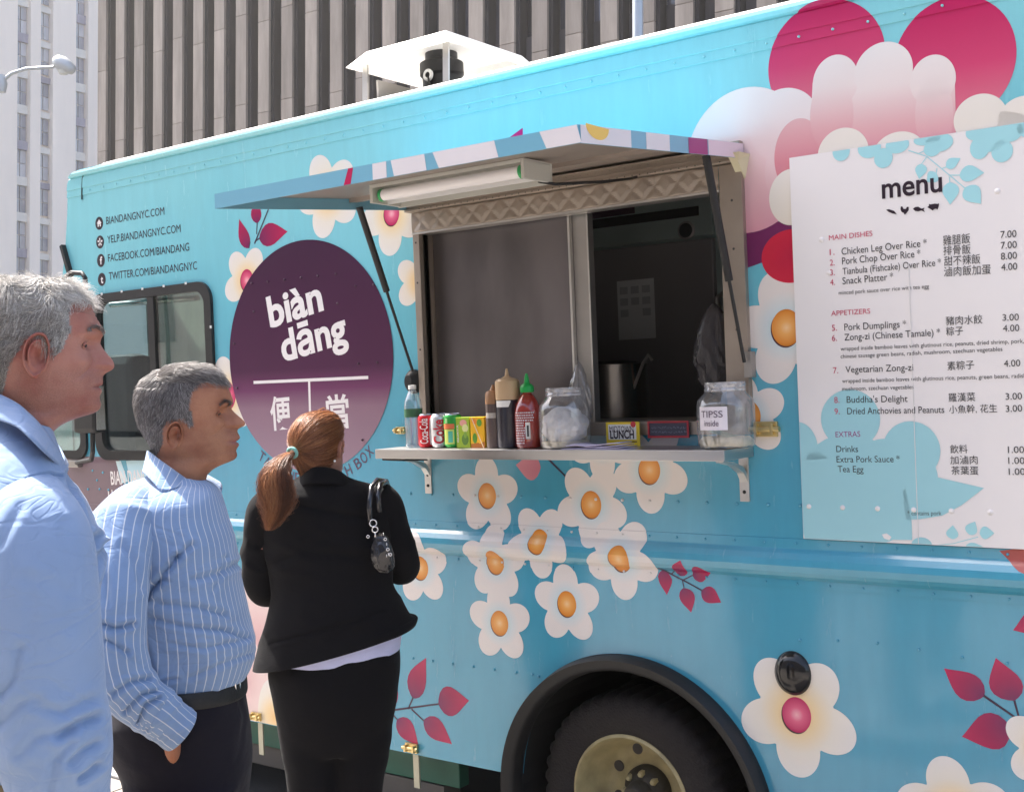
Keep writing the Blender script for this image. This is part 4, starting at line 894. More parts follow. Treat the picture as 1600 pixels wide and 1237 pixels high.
# ================================================================== ROOF VENT
rv = tpart(thing('x', '', '')); del rv['label']; del rv['category']; rv.name = 'roof_vent'; rv.location = (0, 0, 0)
VY = .35; a, b_ = W(573, 80, VY), W(697, 49, VY); zt = (a.z+b_.z)/2; yb = WX(815, 85, b_.x).y; z2 = 2.984
top = [(a.x, VY, zt), (b_.x, VY, zt), (b_.x, yb, zt), (a.x, yb, zt)]; e_ = .07; el = .085
lo = [(a.x-el, VY-.045, z2), (b_.x+.045, VY-.045, z2), (b_.x+.045, yb+e_, z2), (a.x-el, yb+e_, z2)]
bm = bmesh.new(); T = [bm.verts.new(p) for p in top]; L_ = [bm.verts.new(p) for p in lo]
T2 = [bm.verts.new((p[0], p[1], p[2]-.006)) for p in top]; L2_ = [bm.verts.new((p[0]+(.005 if i in (0, 3) else -.005), p[1]+(.005 if i < 2 else -.005), p[2])) for i, p in enumerate(lo)]
bm.faces.new(T); bm.faces.new(T2[::-1])
for i in range(4):
    j = (i+1) % 4; bm.faces.new((L_[i], L_[j], T[j], T[i])); bm.faces.new((L2_[i], T2[i], T2[j], L2_[j])); bm.faces.new((L_[i], L2_[i], L2_[j], L_[j]))
o = bm_obj('hood', bm, mat('vent_hood_white', (.82, .81, .77), .45, var=.05)); o.parent = rv
base0 = 2.765
for px, py, pz in ((a.x-.03, VY+.01, z2+.01), (b_.x-.02, VY+.01, z2+.02), (b_.x-.02, yb-.02, z2+.02), (a.x-.03, yb-.02, z2+.01)):
    bm = bmesh.new(); add_bar(bm, (px+.0, py, base0+.04), (px+.01, py, pz), .030, .008, (0, 1, 0)); o = bm_obj('hood_leg', bm, m_alu); o.parent = rv
bm = bmesh.new(); add_hex(bm, [(a.x-.09, VY-.03, 2.75), (b_.x+.03, VY-.03, 2.75), (b_.x+.03, yb+.03, 2.75), (a.x-.09, yb+.03, 2.75), (a.x-.05, VY, base0+.075), (b_.x-.0, VY, base0+.075), (b_.x-.0, yb, base0+.075), (a.x-.05, yb, base0+.075)])
o = bm_obj('curb', bm, mat('vent_curb', (.16, .15, .16), .5, var=.2)); o.parent = rv
mxv = W(683, 100, .55).x
o = lathe('motor', (mxv, .58, base0+.07), [(0, 0), (.13, 0), (.13, .02), (.085, .05), (.085, .10), (.095, .11), (.095, .16), (.07, .175), (.07, .22), (0, .22)], m_black, None, 28); o.parent = rv
o = lathe('motor_eye', (mxv-.0, .49, base0+.165), [(.012, -.008), (.020, -.012), (.026, -.006), (.026, 0)], m_white, None, 20, 'y'); o.parent = rv
bm = bmesh.new(); add_tube(bm, [(mxv, .485, base0+.165), (mxv+.02, .47, base0+.12), (mxv+.05, .46, base0+.08)], .005, 8); o = bm_obj('motor_cable', bm, m_black); o.parent = rv
o = box('side_baffle', (a.x+.02, VY+.03, base0+.05), (a.x+.03, yb, base0+.16), mat('vent_baffle', (.5, .46, .42), .5)); o.parent = rv
# ================================================================== BUILDINGS (level frame)
Mlev = np.eye(4); Mlev[:3, :3] = RT.T @ RW
LEV = Matrix.Translation(Vector(CAM)) @ Matrix(Mlev.tolist()) @ Matrix.Translation(-Vector(CAM))
def WLy(x, y, Y): d = ray(x, y, RW); return Vector(CAM+d*(Y-CAM[1])/d[1])
def WLx(x, y, X): d = ray(x, y, RW); return Vector(CAM+d*(X-CAM[0])/d[0])
def WLd(x, y, D): d = ray(x, y, RW); return Vector(CAM+d*D)
def stone_mat(name, c, rv=.12, scale=.35, streak=True, rough=.85):
    m, nt, b = newmat(name); b.inputs['Roughness'].default_value = rough
    tc = N(nt, 'ShaderNodeNewGeometry'); oi = N(nt, 'ShaderNodeObjectInfo')
    mp = N(nt, 'ShaderNodeMapping'); mp.inputs['Scale'].default_value = (scale*4, scale*4, scale*.6); nt.links.new(tc.outputs['Position'], mp.inputs[0])
    n = N(nt, 'ShaderNodeTexNoise'); n.inputs['Scale'].default_value = 1.0; n.inputs['Detail'].default_value = 9; n.inputs['Roughness'].default_value = .65; nt.links.new(mp.outputs[0], n.inputs['Vector'])
    a = N(nt, 'ShaderNodeMapRange'); a.inputs[1].default_value = .3; a.inputs[2].default_value = .7; a.inputs[3].default_value = 1-rv*1.6; a.inputs[4].default_value = 1+rv; nt.links.new(n.outputs['Fac'], a.inputs[0])
    r = N(nt, 'ShaderNodeMapRange'); r.inputs[3].default_value = 1-rv*.7; r.inputs[4].default_value = 1+rv*.7; nt.links.new(oi.outputs['Random'], r.inputs[0])
    mu = N(nt, 'ShaderNodeMath', operation='MULTIPLY'); nt.links.new(a.outputs[0], mu.inputs[0]); nt.links.new(r.outputs[0], mu.inputs[1])
    v = N(nt, 'ShaderNodeVectorMath', operation='SCALE'); v.inputs[0].default_value = c; nt.links.new(mu.outputs[0], v.inputs['Scale']); nt.links.new(v.outputs[0], b.inputs['Base Color'])
    return m
def pane_mat(name, c0, c1, rough=.08, scale=.4):
    m, nt, b = newmat(name); b.inputs['Roughness'].default_value = rough; b.inputs['Specular IOR Level'].default_value = .8
    g = N(nt, 'ShaderNodeNewGeometry'); oi = N(nt, 'ShaderNodeObjectInfo'); mp = N(nt, 'ShaderNodeMapping'); mp.inputs['Scale'].default_value = (scale*3, scale*3, scale); nt.links.new(g.outputs['Position'], mp.inputs[0])
    n = N(nt, 'ShaderNodeTexNoise'); n.inputs['Scale'].default_value = 1.5; n.inputs['Detail'].default_value = 4; nt.links.new(mp.outputs[0], n.inputs['Vector'])
    ad = N(nt, 'ShaderNodeMath', operation='ADD'); nt.links.new(n.outputs['Fac'], ad.inputs[0]); nt.links.new(oi.outputs['Random'], ad.inputs[1])
    mr = N(nt, 'ShaderNodeMapRange'); mr.inputs[1].default_value = .55; mr.inputs[2].default_value = 1.5; nt.links.new(ad.outputs[0], mr.inputs[0])
    mx = N(nt, 'ShaderNodeMix', data_type='RGBA'); mx.inputs[6].default_value = (*c0, 1); mx.inputs[7].default_value = (*c1, 1); nt.links.new(mr.outputs[0], mx.inputs[0]); nt.links.new(mx.outputs[2], b.inputs['Base Color'])
    return m
def inst(name, me, loc, parent, scl=None, rot=None):
    o = bpy.data.objects.new(name, me); COL.objects.link(o); o.parent = parent; o.location = loc
    if scl: o.scale = scl
    if rot: o.rotation_euler = rot
    return o
def bmesh_mesh(name, lo, hi, m, bev=0):
    bm = bmesh.new(); add_box(bm, lo, hi, bev); me = bpy.data.meshes.new(name); bm.to_mesh(me); bm.free(); me.materials.append(m); return me
def btower(name, label, cat='building'):
    o = thing(name, label, cat); o.matrix_world = LEV; return o
BY = 30.0; PIT = 1.385; bx0 = WLy(164, 150, BY).x
tw = btower('office_tower', 'tall office tower of close-set brown stone piers behind the truck roof')
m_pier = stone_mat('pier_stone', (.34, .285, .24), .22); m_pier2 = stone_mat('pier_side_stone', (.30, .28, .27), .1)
m_dglass = pane_mat('tower_glass', (.012, .013, .018), (.075, .075, .095)); m_span = stone_mat('spandrel_metal', (.05, .045, .05), .3)
bh = 3.75; z_off = WLy(180, 112, BY).z % bh
me_st = bmesh_mesh('pier_stone', (0, -.40, .009), (.64, -.28, bh-.009), m_pier, .012)
me_rv = bmesh_mesh('pier_return', (.702, -.34, 0), (.80, .20, bh), m_pier2)
me_wp = bmesh_mesh('window_pane', (.80, .16, .95), (1.385, .20, bh), m_dglass); me_sp = bmesh_mesh('spandrel', (.80, .10, 0), (1.385, .22, .94), m_span)
me_mu = bmesh_mesh('mullion', (1.07, .10, .95), (1.11, .158, bh), m_span)
for i in range(38):
    x = bx0+i*PIT
    k0 = 1 if i < 6 else 2
    for k in range(k0, 7):
        z = z_off+k*bh; dz = rng.uniform(0, .0)+((i*37) % 5)*.17
        inst('pier_stone', me_st, (x, BY, z+dz), tw)
        inst('window_pane', me_wp, (x, BY, z), tw); 
        if k < 6: inst('spandrel', me_sp, (x, BY, z), tw)
o = box('core_wall', (bx0-.2, BY+.25, -2), (bx0+38*PIT, BY+20, 60), m_pier2); o.parent = tw
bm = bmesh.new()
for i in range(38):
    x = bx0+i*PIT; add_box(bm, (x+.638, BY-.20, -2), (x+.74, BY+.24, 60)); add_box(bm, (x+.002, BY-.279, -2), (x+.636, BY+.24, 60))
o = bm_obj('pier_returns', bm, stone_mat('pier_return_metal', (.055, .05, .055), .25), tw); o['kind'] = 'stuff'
for i in range(16):      # coping of the lower storeys
    pass
# pale stone tower further off, across the avenue, its front at right angles to the truck
PX = -106.0
pt = btower('stone_tower', 'pale limestone skyscraper with blue window strips at the far left edge')
m_lime = stone_mat('limestone', (.88, .79, .71), .04, .12); m_limew = stone_mat('pale_spandrel', (.70, .69, .66), .06, .2); m_lw = pane_mat('tower_pane_blue', (.22, .24, .30), (.50, .52, .58), .2)
m_limesp = stone_mat('blue_spandrel', (.30, .30, .38), .15, .3)
fl = 3.5; ys = [WLx(p, 100, PX).y for p in (-75, -55, -30, -10, 27.5, 48, 64, 83, 119, 138, 153, 175, 200, 222)]
zb = WLx(40, 233, PX).z % fl
o = box('rear_mass', (PX-22, ys[0]-14, -2), (PX-.9, ys[-1]+30, 75), m_lime); o.parent = pt
prev = ys[0]-14
for i in range(0, 14, 2):
    o = box('stone_pier', (PX-.89, prev, -2), (PX, ys[i]-.002, 75), m_lime); o.parent = pt
    w_ = ys[i+1]-ys[i]
    if i >= 4 and i <= 10:
        for k in range(1, 14):
            z = zb+k*fl
            me_ = None
            o = box('spandrel', (PX-.85, ys[i], z), (PX-.45, ys[i+1], z+(.85 if i != 6 else .6)), m_limew if (i//2+k) % 3 else m_limesp); o.parent = pt
            for a in range(2):
                o = box('window_pane', (PX-.84, ys[i]+a*w_/2+.05, z+.9), (PX-.70, ys[i]+(a+1)*w_/2-.05, z+2.15), m_lw); o.parent = pt
                o = box('window_pane', (PX-.84, ys[i]+a*w_/2+.05, z+2.22), (PX-.70, ys[i]+(a+1)*w_/2-.05, z+fl-.02), m_lw); o.parent = pt
    prev = ys[i+1]+.002
o = box('stone_pier', (PX-.89, prev, -2), (PX, prev+30, 75), m_lime); o.parent = pt
# building across the street behind the photographer: added to shape reflections and skylight
ob = btower('facing_building', 'grey stone block on the opposite side of the street, out of view, added for reflections and shade')
m_ob = stone_mat('facing_stone', (.30, .27, .245), .2)
o = box('wall', (-90, -44, -2), (60, -30, 19), m_ob); o.parent = ob
me_ = bmesh_mesh('window_pane', (0, -.05, 0), (2.2, .05, 2.4), m_dglass)
for i in range(24):
    for k in range(4): inst('window_pane', me_, (-70+i*5, -29.98, 2+k*4.2), ob)
# ---- street lamp and pole
m_lamp_g = mat('lamp_grey_paint', (.55, .56, .56), .4, .3)
def lv(px, py, D): return LEV @ WLd(px, py, D)
sl_ = thing('street_lamp', 'curved street lamp arm with a cobra head reaching in at the upper left', 'street lamp', tuple(lv(-40, 700, 30)))
SI = Matrix.Translation(-sl_.location)
def spart(o, par=None): o.parent = par or sl_; o.matrix_parent_inverse = SI if par is None else Matrix.Identity(4); return o
base = lv(-42, 700, 30); base.z = ROAD_Z
spart(tube('pole', [base, lv(-42, 400, 30), lv(-40, 150, 30)], [.13, .11, .08], m_lamp_g, None, 14))
spart(tube('arm', [lv(-40, 210, 30), lv(-15, 150, 30), lv(2, 128, 30), lv(18, 115, 30), lv(40, 108, 30), lv(84, 105, 30)], [.06, .055, .05, .045, .042, .04], m_lamp_g, None, 12))
c = lv(98, 103, 30); bm = bmesh.new()
a = lv(82, 97, 30); b_ = lv(112, 112, 30); ax = (b_-a).normalized()
a = lv(84, 92, 30); b_ = lv(117, 112, 30); add_tube(bm, [a, a.lerp(b_, .12), a.lerp(b_, .35), a.lerp(b_, .65), a.lerp(b_, .92), b_], [.06, .15, .20, .18, .12, .02], 16)
hd = spart(bm_obj('lamp_head', bm, m_lamp_g, None, sharp=50)); 
o = lathe('lamp_lens', lv(99, 110, 30), [(0, -.13), (.10, -.10), (.15, 0), (0, .02)], mat('lamp_lens', (.65, .65, .6), .2), None, 20); spart(o, hd)
spart(lathe('arm_collar', lv(2, 131, 30), [(0, -.24), (.10, -.22), (.15, 0), (.10, .22), (0, .24)], m_lamp_g, None, 16))
pb = lv(996, 700, 19); pb.z = ROAD_Z; pt_ = lv(996, -200, 19)
pl = tag(tube('signal_pole', [pb, pt_], .085, mat('galvanised_pole', (.50, .53, .57), .4, .5), None, 18), 'plain pale grey metal pole standing before the brown tower behind the truck', 'pole')
# white van parked beyond, seen through the cab windows
van = thing('white_van', 'white panel van parked beyond the cab, seen through the side window', 'van', (-10, 7, ROAD_Z))
VI = Matrix.Translation(-van.location)
def vpart(o): o.parent = van; o.matrix_parent_inverse = VI; return o
m_van = mat('van_white', (.62, .68, .74), .3, var=.04, coat=.5)
bm = bmesh.new(); pr = [(4.8, .1), (4.8, 2.75), (5.0, 2.95), (6.9, 2.95), (7.1, 2.75), (7.1, .1)]
a = [bm.verts.new((-14.0, y, z)) for y, z in pr]; b_ = [bm.verts.new((-7.6, y, z)) for y, z in pr]
for i in range(6): bm.faces.new((a[i], a[(i+1) % 6], b_[(i+1) % 6], b_[i]))
bm.faces.new(a); bm.faces.new(b_[::-1]); vpart(bm_obj('body', bm, m_van))
for x in (-12.5, -11.0, -9.5, -8.3): vpart(box('panel_seam', (x, 4.79, .2), (x+.02, 4.799, 2.75), m_dark))
vpart(box('panel_seam', (-14, 4.788, 1.55), (-7.6, 4.797, 1.57), m_dark))
for x in (-12.8, -8.9): vpart(lathe('wheel', (x, 5.0, .15), [(0, -.22), (.2, -.22), (.35, -.2), (.35, .1), (0, .1)], m_black, None, 32, 'y'))
# ================================================================== THINGS ON THE SHELF
def on(px, Y=-.12): p = W(px, 699, Y); return p.x
SZ = SHZ+.0008
def item(name, label, cat, x, y, z=SZ, group=None):
    o = thing(name, label, cat, (x, y, z), group); return o
def ip(o, it): o.parent = it; return o
def lp(name, it, prof_, m, n=32, sx=1, sy=1, sharp=35): return ip(lathe(name, (0, 0, 0), prof_, m, None, n, 'z', sx, sy, sharp), it)
def wrap_text(s, r, z0, H, ang0, ang1, m, it, vertical=False, bold=.0, name='lettering', off=.0006):
    V, F = text_geo(s, bold); bt = bmesh.new(); bv = [bt.verts.new(tuple(v)) for v in V]
    for f in F:
        try: bt.faces.new([bv[i] for i in f])
        except ValueError: pass
    ax_ = 1 if vertical else 0; lo_, hi_ = V[:, ax_].min(), V[:, ax_].max()
    for k in range(1, 12):
        co = [0, 0, 0]; co[ax_] = lo_+(hi_-lo_)*k/12; no = [0, 0, 0]; no[ax_] = 1
        bmesh.ops.bisect_plane(bt, geom=bt.verts[:]+bt.edges[:]+bt.faces[:], plane_co=co, plane_no=no, dist=1e-6)
    bt.verts.index_update(); V = np.array([v.co[:] for v in bt.verts]); F = [tuple(v.index for v in f.verts) for f in bt.faces]; bt.free()
    x0, x1 = V[:, 0].min(), V[:, 0].max(); y0, y1 = V[:, 1].min(), V[:, 1].max(); vs = []
    for v in V:
        if vertical:   # reads upwards
            u = 1-(v[1]-y0)/(y1-y0); h = (v[0]-x0)/(x1-x0); z = z0+H*h; a = ang0+(ang1-ang0)*u
        else:
            u = (v[0]-x0)/(x1-x0); h = (v[1]-y0)/(y1-y0); z = z0+H*h; a = ang0+(ang1-ang0)*u
        vs.append(((r+off)*math.cos(a), (r+off)*math.sin(a), z))
    return ip(mesh_py(name, vs, F, m), it)
def faceang(x, y): return math.atan2(CAM[1]-y, CAM[0]-x)
def can(px, label, body, top_dark=False):
    x = on(px); it = item('drink_can', label, 'drink can', x, -.12, group='drink cans in a row on the shelf')
    lp('body', it, [(.026, .002), (.0295, .006), (.033, .014), (.033, .108), (.0285, .117)], body); lp('rim', it, [(.0285, .117), (.0275, .1205), (.0265, .122), (.0255, .119), (0, .1175)], m_chrome); lp('base', it, [(0, .004), (.022, .0), (.0258, .0018)], m_chrome)
    return it, faceang(x, -.12)
m_cr = mat('can_red', (.55, .012, .02), .25, .3); m_cs = mat('can_silver', (.72, .72, .73), .25, .6, var=.04); m_cg = mat('can_green', (.04, .38, .06), .25, .3)
it, fa = can(668, 'red soda can with flowing white script, leftmost of the three cans', m_cr)
wrap_text('Coca-Cola', .033, .016, .090, fa-.85, fa+.12, m_twhite, it, True, .008)
ip(mesh_py('swirl', [(.0337*math.cos(a), .0337*math.sin(a), z) for a, z in [(fa+.35, .012), (fa+.75, .012), (fa+.45, .045), (fa+.25, .045), (fa+.5, .105), (fa+.35, .105)]], [(0, 1, 2, 3), (3, 2, 4, 5)], m_cs), it)
it, fa = can(688.5, 'silver soda can with bold red upright lettering between the red and green cans', m_cs)
wrap_text('Coke', .033, .016, .086, fa-.80, fa+.50, mat('can_letter_red', (.50, .01, .03), .35), it, True, .03)
it, fa = can(709, 'green lime soda can with a yellow and red panel beside the juice cartons', m_cg)
def cyl_patch(it, r, a0, a1, z0, z1, m, name='print', off=.0006):
    n = 8; vs = [((r+off)*math.cos(a0+(a1-a0)*i/n), (r+off)*math.sin(a0+(a1-a0)*i/n), z) for z in (z0, z1) for i in range(n+1)]
    return ip(mesh_py(name, vs, [(i, i+1, n+2+i, n+1+i) for i in range(n)], m), it)
cyl_patch(it, .033, fa-1.1, fa+.1, .014, .066, mat('can_yellow', (.62, .72, .15), .3)); cyl_patch(it, .0335, fa-1.2, fa+.15, .068, .086, mat('can_orange', (.75, .18, .06), .3)); cyl_patch(it, .0338, fa-.55, fa-.05, .02, .06, mat('can_teal', (.10, .50, .35), .3)); cyl_patch(it, .0335, fa-.9, fa-.6, .088, .106, mat('can_pale_green', (.4, .75, .3), .3))
def carton(px, w_, label, m, art):
    x = on(px); it = item('juice_carton', label, 'juice carton', x, -.12, group='juice cartons on the shelf')
    ip(box('box', (-w_/2, -.02, 0), (w_/2, .02, .108), m, None, .0015), it); art(it, w_); return it
def fp(it, pts, m, dy=.0004, name='print'): return ip(mesh_py(name, [(p[0], -.0204-dy, p[1]) for p in pts], [tuple(range(len(pts)))], m), it)
def ell(cx, cz, rx, rz, n=18): return [(cx+rx*math.cos(t), cz+rz*math.sin(t)) for t in np.linspace(0, 2*PI, n+1)[:-1]]
def art1(it, w_):
    fp(it, ell(.010, .030, .015, .020), mat('guava_dark', (.10, .22, .03), .4)); fp(it, ell(.012, .046, .007, .012), mat('guava_mid', (.20, .36, .05), .4), .0006); fp(it, ell(.004, .088, .016, .012), mat('guava_pink', (.75, .35, .28), .4)); fp(it, ell(.012, .07, .014, .014), mat('guava_pale', (.68, .70, .30), .4), .0005)
    V, F = text_geo('GUAVA', .01); x0, x1 = V[:, 0].min(), V[:, 0].max(); ip(mesh_py('lettering', [(-w_/2+.012-v[1]*.011, -.0212, .02+(v[0]-x0)/(x1-x0)*.062) for v in V], F, m_twhite), it)
def art2(it, w_):
    fp(it, ell(.012, .032, .013, .017), mat('mango_orange', (.85, .42, .02), .4), .0006); fp(it, ell(-.012, .034, .010, .018), mat('mango_leaf', (.08, .26, .02), .4)); fp(it, ell(.010, .088, .011, .013), mat('mango_leaf2', (.10, .32, .03), .4)); fp(it, [(-.03, .0), (.031, 0), (.031, .022), (-.03, .014)], mat('mango_brown', (.40, .12, .01), .4)); fp(it, ell(-.012, .092, .010, .009), mat('mango_red', (.80, .22, .03), .4))
    fp(it, [(-.026, .108), (-.022, .108), (.028, 0), (.024, 0)], mat('straw', (.80, .66, .45), .4), .0012)
carton(729.5, .060, 'green guava juice carton with a printed fruit, next to the green can', mat('guava_green', (.33, .48, .03), .35), art1)
carton(752.5, .062, 'orange yellow mango juice carton with green leaves and a diagonal straw', mat('mango_yellow', (.78, .42, .01), .35), art2)
m_soy = mat('soy_sauce', (.020, .018, .03), .3, var=.3); m_soy2 = mat('brown_sauce', (.09, .06, .055), .35); m_caps = mat('tan_bottle_top', (.55, .38, .22), .4, var=.1); m_caps2 = mat('brown_bottle_top', (.33, .17, .08), .4, var=.2)
x = on(774, -.13); it = item('squeeze_bottle', 'short brown sauce squeeze bottle with stained amber top, left of the taller one', 'squeeze bottle', x, -.13, group='sauce bottles on the shelf')
lp('bottle', it, [(0, 0), (.027, .001), (.029, .006), (.029, .152)], m_soy2); lp('cap', it, [(.029, .1525), (.0285, .186), (.024, .196), (.012, .2), (.006, .214), (.004, .219), (0, .219)], m_caps2); cyl_patch(it, .029, faceang(x, -.13)-1.2, faceang(x, -.13)+.9, .104, .122, mat('tape_grey', (.42, .38, .34), .6), 'tape')
x = on(796.5, -.12); it = item('squeeze_bottle', 'tall dark soy sauce squeeze bottle with tan top and torn white label', 'squeeze bottle', x, -.12, group='sauce bottles on the shelf')
lp('bottle', it, [(0, 0), (.040, .001), (.043, .008), (.043, .165)], m_soy); lp('collar', it, [(.043, .1655), (.043, .215), (.042, .229), (.036, .236), (.02, .24), (.008, .247), (.0035, .272), (0, .273)], m_caps)
fa = faceang(x, -.12); n = 8; vs = []
for i in range(n+1):
    a = fa-1.15+1.35*i/n; vs += [(.0436*math.cos(a), .0436*math.sin(a), .141), (.0436*math.cos(a), .0436*math.sin(a), .163)]
vs[-2] = (vs[-2][0], vs[-2][1], .158); o = ip(mesh_py('label', vs, [(2*i, 2*i+2, 2*i+3, 2*i+1) for i in range(n)], m_white), it)
x = on(827, -.12); it = item('hot_sauce_bottle', 'red chilli sauce bottle with a green nozzle cap and white print', 'sauce bottle', x, -.12, group='sauce bottles on the shelf')
lp('bottle', it, [(0, 0), (.040, .001), (.045, .008), (.046, .04), (.0465, .115), (.044, .135), (.036, .158), (.024, .178), (.016, .184), (.016, .190)], mat('chilli_sauce', (.33, .02, .012), .12, var=.25, nscale=18, coat=1.0, spec=.8))
lp('cap', it, [(.019, .188), (.024, .190), (.0245, .205), (.019, .214), (.010, .220), (.008, .236), (.004, .252), (0, .253)], mat('green_cap', (.01, .38, .07), .35))
fa = faceang(x, -.12); m_scr = mat('sauce_print', (.66, .60, .64), .5)
for r_ in range(13):
    z = .118-r_*.0085; a = fa-1.1
    while a < fa+.35:
        L_ = rng.uniform(.05, .16); 
        if not (a > fa-.32 and z < .085): cyl_patch(it, .0468, a, a+L_, z, z+.0045, m_scr)
        a += L_+.05
cyl_patch(it, .0468, fa-.22, fa+.12, .032, .088, m_white); cyl_patch(it, .0472, fa-.12, fa+.02, .040, .078, m_tgrey, off=.001)
# big clear jar with wrapped cutlery
m_clear = glass('clear_plastic', (.90, .91, .92), .04, .10, mixd=.10); m_clearb = glass('clear_plastic_cloudy', (.85, .85, .86), .08, .14, mixd=.30)
def jar(px, Y, r, label, grp):
    x = on(px, Y); it = item('plastic_jar', label, 'jar', x, Y, group=grp)
    lp('jar_body', it, [(0, .001), (r*.9, .001), (r*.98, .012), (r, .05), (r, .125), (r*.96, .145), (r*.74, .165), (r*.70, .172)], m_clear, 48); lp('jar_neck', it, [(r*.70, .1725), (r*.72, .178), (r*.69, .184), (r*.72, .190), (r*.70, .200), (r*.66, .200)], m_clearb, 48)
    return it, x
it, x = jar(884, -.115, .086, 'clear plastic jar stuffed with crumpled white napkins and sachets', 'clear plastic jars on the shelf')
bm = bmesh.new(); bmesh.ops.create_icosphere(bm, subdivisions=5, radius=1.0)
for v in bm.verts:
    c = v.co.copy(); k = 1+.14*noise.noise(c*2.6)+.06*abs(noise.noise(c*7))-.03
    v.co = Vector((c.x*.078*k, c.y*.078*k, .070+c.z*.066*k))
ip(bm_obj('napkins', bm, mat('crumpled_paper', (.80, .78, .78), .7, var=.12, nscale=30, bump=.8, bscale=70), None, True), it)
lp('rice_colour_bottom', it, [(0, .004), (.078, .004), (.080, .022), (0, .026)], mat('cream_base', (.62, .55, .40), .6))
it, x = jar(1136, -.115, .088, 'clear plastic tip jar with a handwritten white note and some money in it', 'clear plastic jars on the shelf')
bm = bmesh.new(); add_lathe(bm, (0, 0, 0), [(0, .006), (.080, .006), (.084, .020), (.070, .034), (0, .030)], 40)
for v in bm.verts: v.co.z += .006*noise.noise(v.co*40)
ip(bm_obj('money', bm, mat('money', (.58, .52, .38), .7, var=.3, nscale=40, bump=.6), None, True), it)
bm = bmesh.new(); add_box(bm, (-.05, -.02, .034), (.05, .03, .040)); bmesh.ops.rotate(bm, verts=bm.verts, cent=(0, 0, .03), matrix=Matrix.Rotation(.3, 3, 'Y')); ip(bm_obj('banknote', bm, mat('banknote', (.30, .38, .28), .7)), it)
fa = faceang(x, -.115); cyl_patch(it, .0885, fa-1.05, fa+.05, .058, .128, mat('note_paper', (.78, .74, .80), .7), 'note'); wrap_text('TIPSS', .0892, .096, .020, fa-.92, fa-.1, m_tgreyp, it, name='handwriting', off=.0016); wrap_text('inside', .0892, .070, .018, fa-.78, fa-.25, m_tgreyp, it, name='handwriting', off=.0016)
# papers, signs
x0, x1 = on(884, -.17), on(985, -.17)
it = item('paper_stack', 'small stack of pale lilac folded papers lying on the shelf edge', 'papers', (x0+x1)/2, -.165)
for k in range(4):
    bm = bmesh.new(); L_ = (x1-x0)*(.98-.09*k)
    n = 14
    for i in range(n+1):
        t = i/n; zz = .0015+k*.0052+.004*math.sin(t*5+k)*(1 if k else .3)
        for yy in (-.032, .05): bm.verts.new((-L_/2+L_*t+.004*k, yy+.004*rng.uniform(-1, 1), max(.0006, zz)))
    bm.verts.ensure_lookup_table()
    for i in range(n): bm.faces.new([bm.verts[j] for j in (2*i, 2*i+2, 2*i+3, 2*i+1)])
    o = ip(bm_obj('sheet', bm, mat('lilac_paper%d' % k, (.60-.06*(k % 2), .55-.05*(k % 2), .72-.06*(k % 2)), .7), None, True), it); so_ = o.modifiers.new('t', 'SOLIDIFY'); so_.thickness = .0025
# yellow sign card leaning on the sill
YS = -.045
a, b_ = W(948, 699, YS), W(1000, 699, YS); t_ = W(948, 659.5, YS)
it = item('sign_card', 'yellow and white sign card reading MIDTOWN LUNCH below the window', 'sign', (a.x+b_.x)/2, YS)
w_ = b_.x-a.x; H = t_.z-SZ
ip(box('card', (-w_/2, 0, 0), (w_/2, .003, H), mat('sign_yellow', (.78, .58, .03), .4)), it)
def cardtext(it, s, x0, x1, z, h, m, bold=.03, y=-.0012, name='lettering', ref=.682):
    V, F = text_geo(s, bold); a0, a1 = V[:, 0].min(), V[:, 0].max(); return ip(mesh_py(name, [(x0+(v[0]-a0)/(a1-a0)*(x1-x0), y, z+v[1]/ref*h) for v in V], F, m), it)
ip(box('white_field', (-w_/2+.009, -.0006, H*.27), (w_/2-.012, 0, H*.90), m_white), it)
cardtext(it, 'MIDTOWN', -w_/2+.014, w_/2-.022, H*.58, .020, m_tdark, 0); cardtext(it, 'LUNCH', -w_/2+.016, w_/2-.020, H*.32, .026, m_tdark, .03)
ip(lathe('red_dot', (w_/2-.022, -.0012, H*.90), [(0, -.0004), (.010, 0)], mat('sign_red', (.6, .03, .04), .4), None, 20, 'y'), it); ip(box('dark_line', (w_/2-.06, -.0008, H*.16), (w_/2-.01, 0, H*.20), m_tdark), it)
a, b_, t_, q_ = W(1013, 684, -.03), W(1077, 684, -.03), W(1013, 658, -.03), W(1013, 684, -.03)
it = thing('red_sign', 'dark sign plate with a red frame and worn white script on the window sill', 'sign', ((a.x+b_.x)/2, -.03, a.z))
w_ = b_.x-a.x; H = t_.z-a.z; m_rf = mat('red_frame', (.42, .015, .03), .4)
ip(box('plate', (-w_/2, 0, 0), (w_/2, .003, H), mat('slate_plate', (.05, .05, .08), .5, var=.5, nscale=60)), it)
for lo, hi in (((-w_/2, -.003, 0), (w_/2, .0, .007)), ((-w_/2, -.003, H-.006), (w_/2, .0, H)), ((-w_/2, -.003, .0071), (-w_/2+.006, .0, H-.0061)), ((w_/2-.006, -.003, .0071), (w_/2, .0, H-.0061))): ip(box('frame', lo, hi, m_rf), it)
m_worn = mat('worn_white', (.35, .35, .42), .6, var=.5, nscale=90); bm = bmesh.new()
for r_ in range(2):     # worn, unreadable chalk strokes
    x_ = -w_/2+.014
    while x_ < w_/2-.016:
        L_ = rng.uniform(.005, .011); z_ = H*(.60-.26*r_); add_tube(bm, [(x_+L_*t, -.0012, z_+rng.uniform(-.004, .005)) for t in np.linspace(0, 1, 5)], .0007, 4); x_ += L_+rng.uniform(.001, .005)
ip(bm_obj('chalk_marks', bm, m_worn), it)
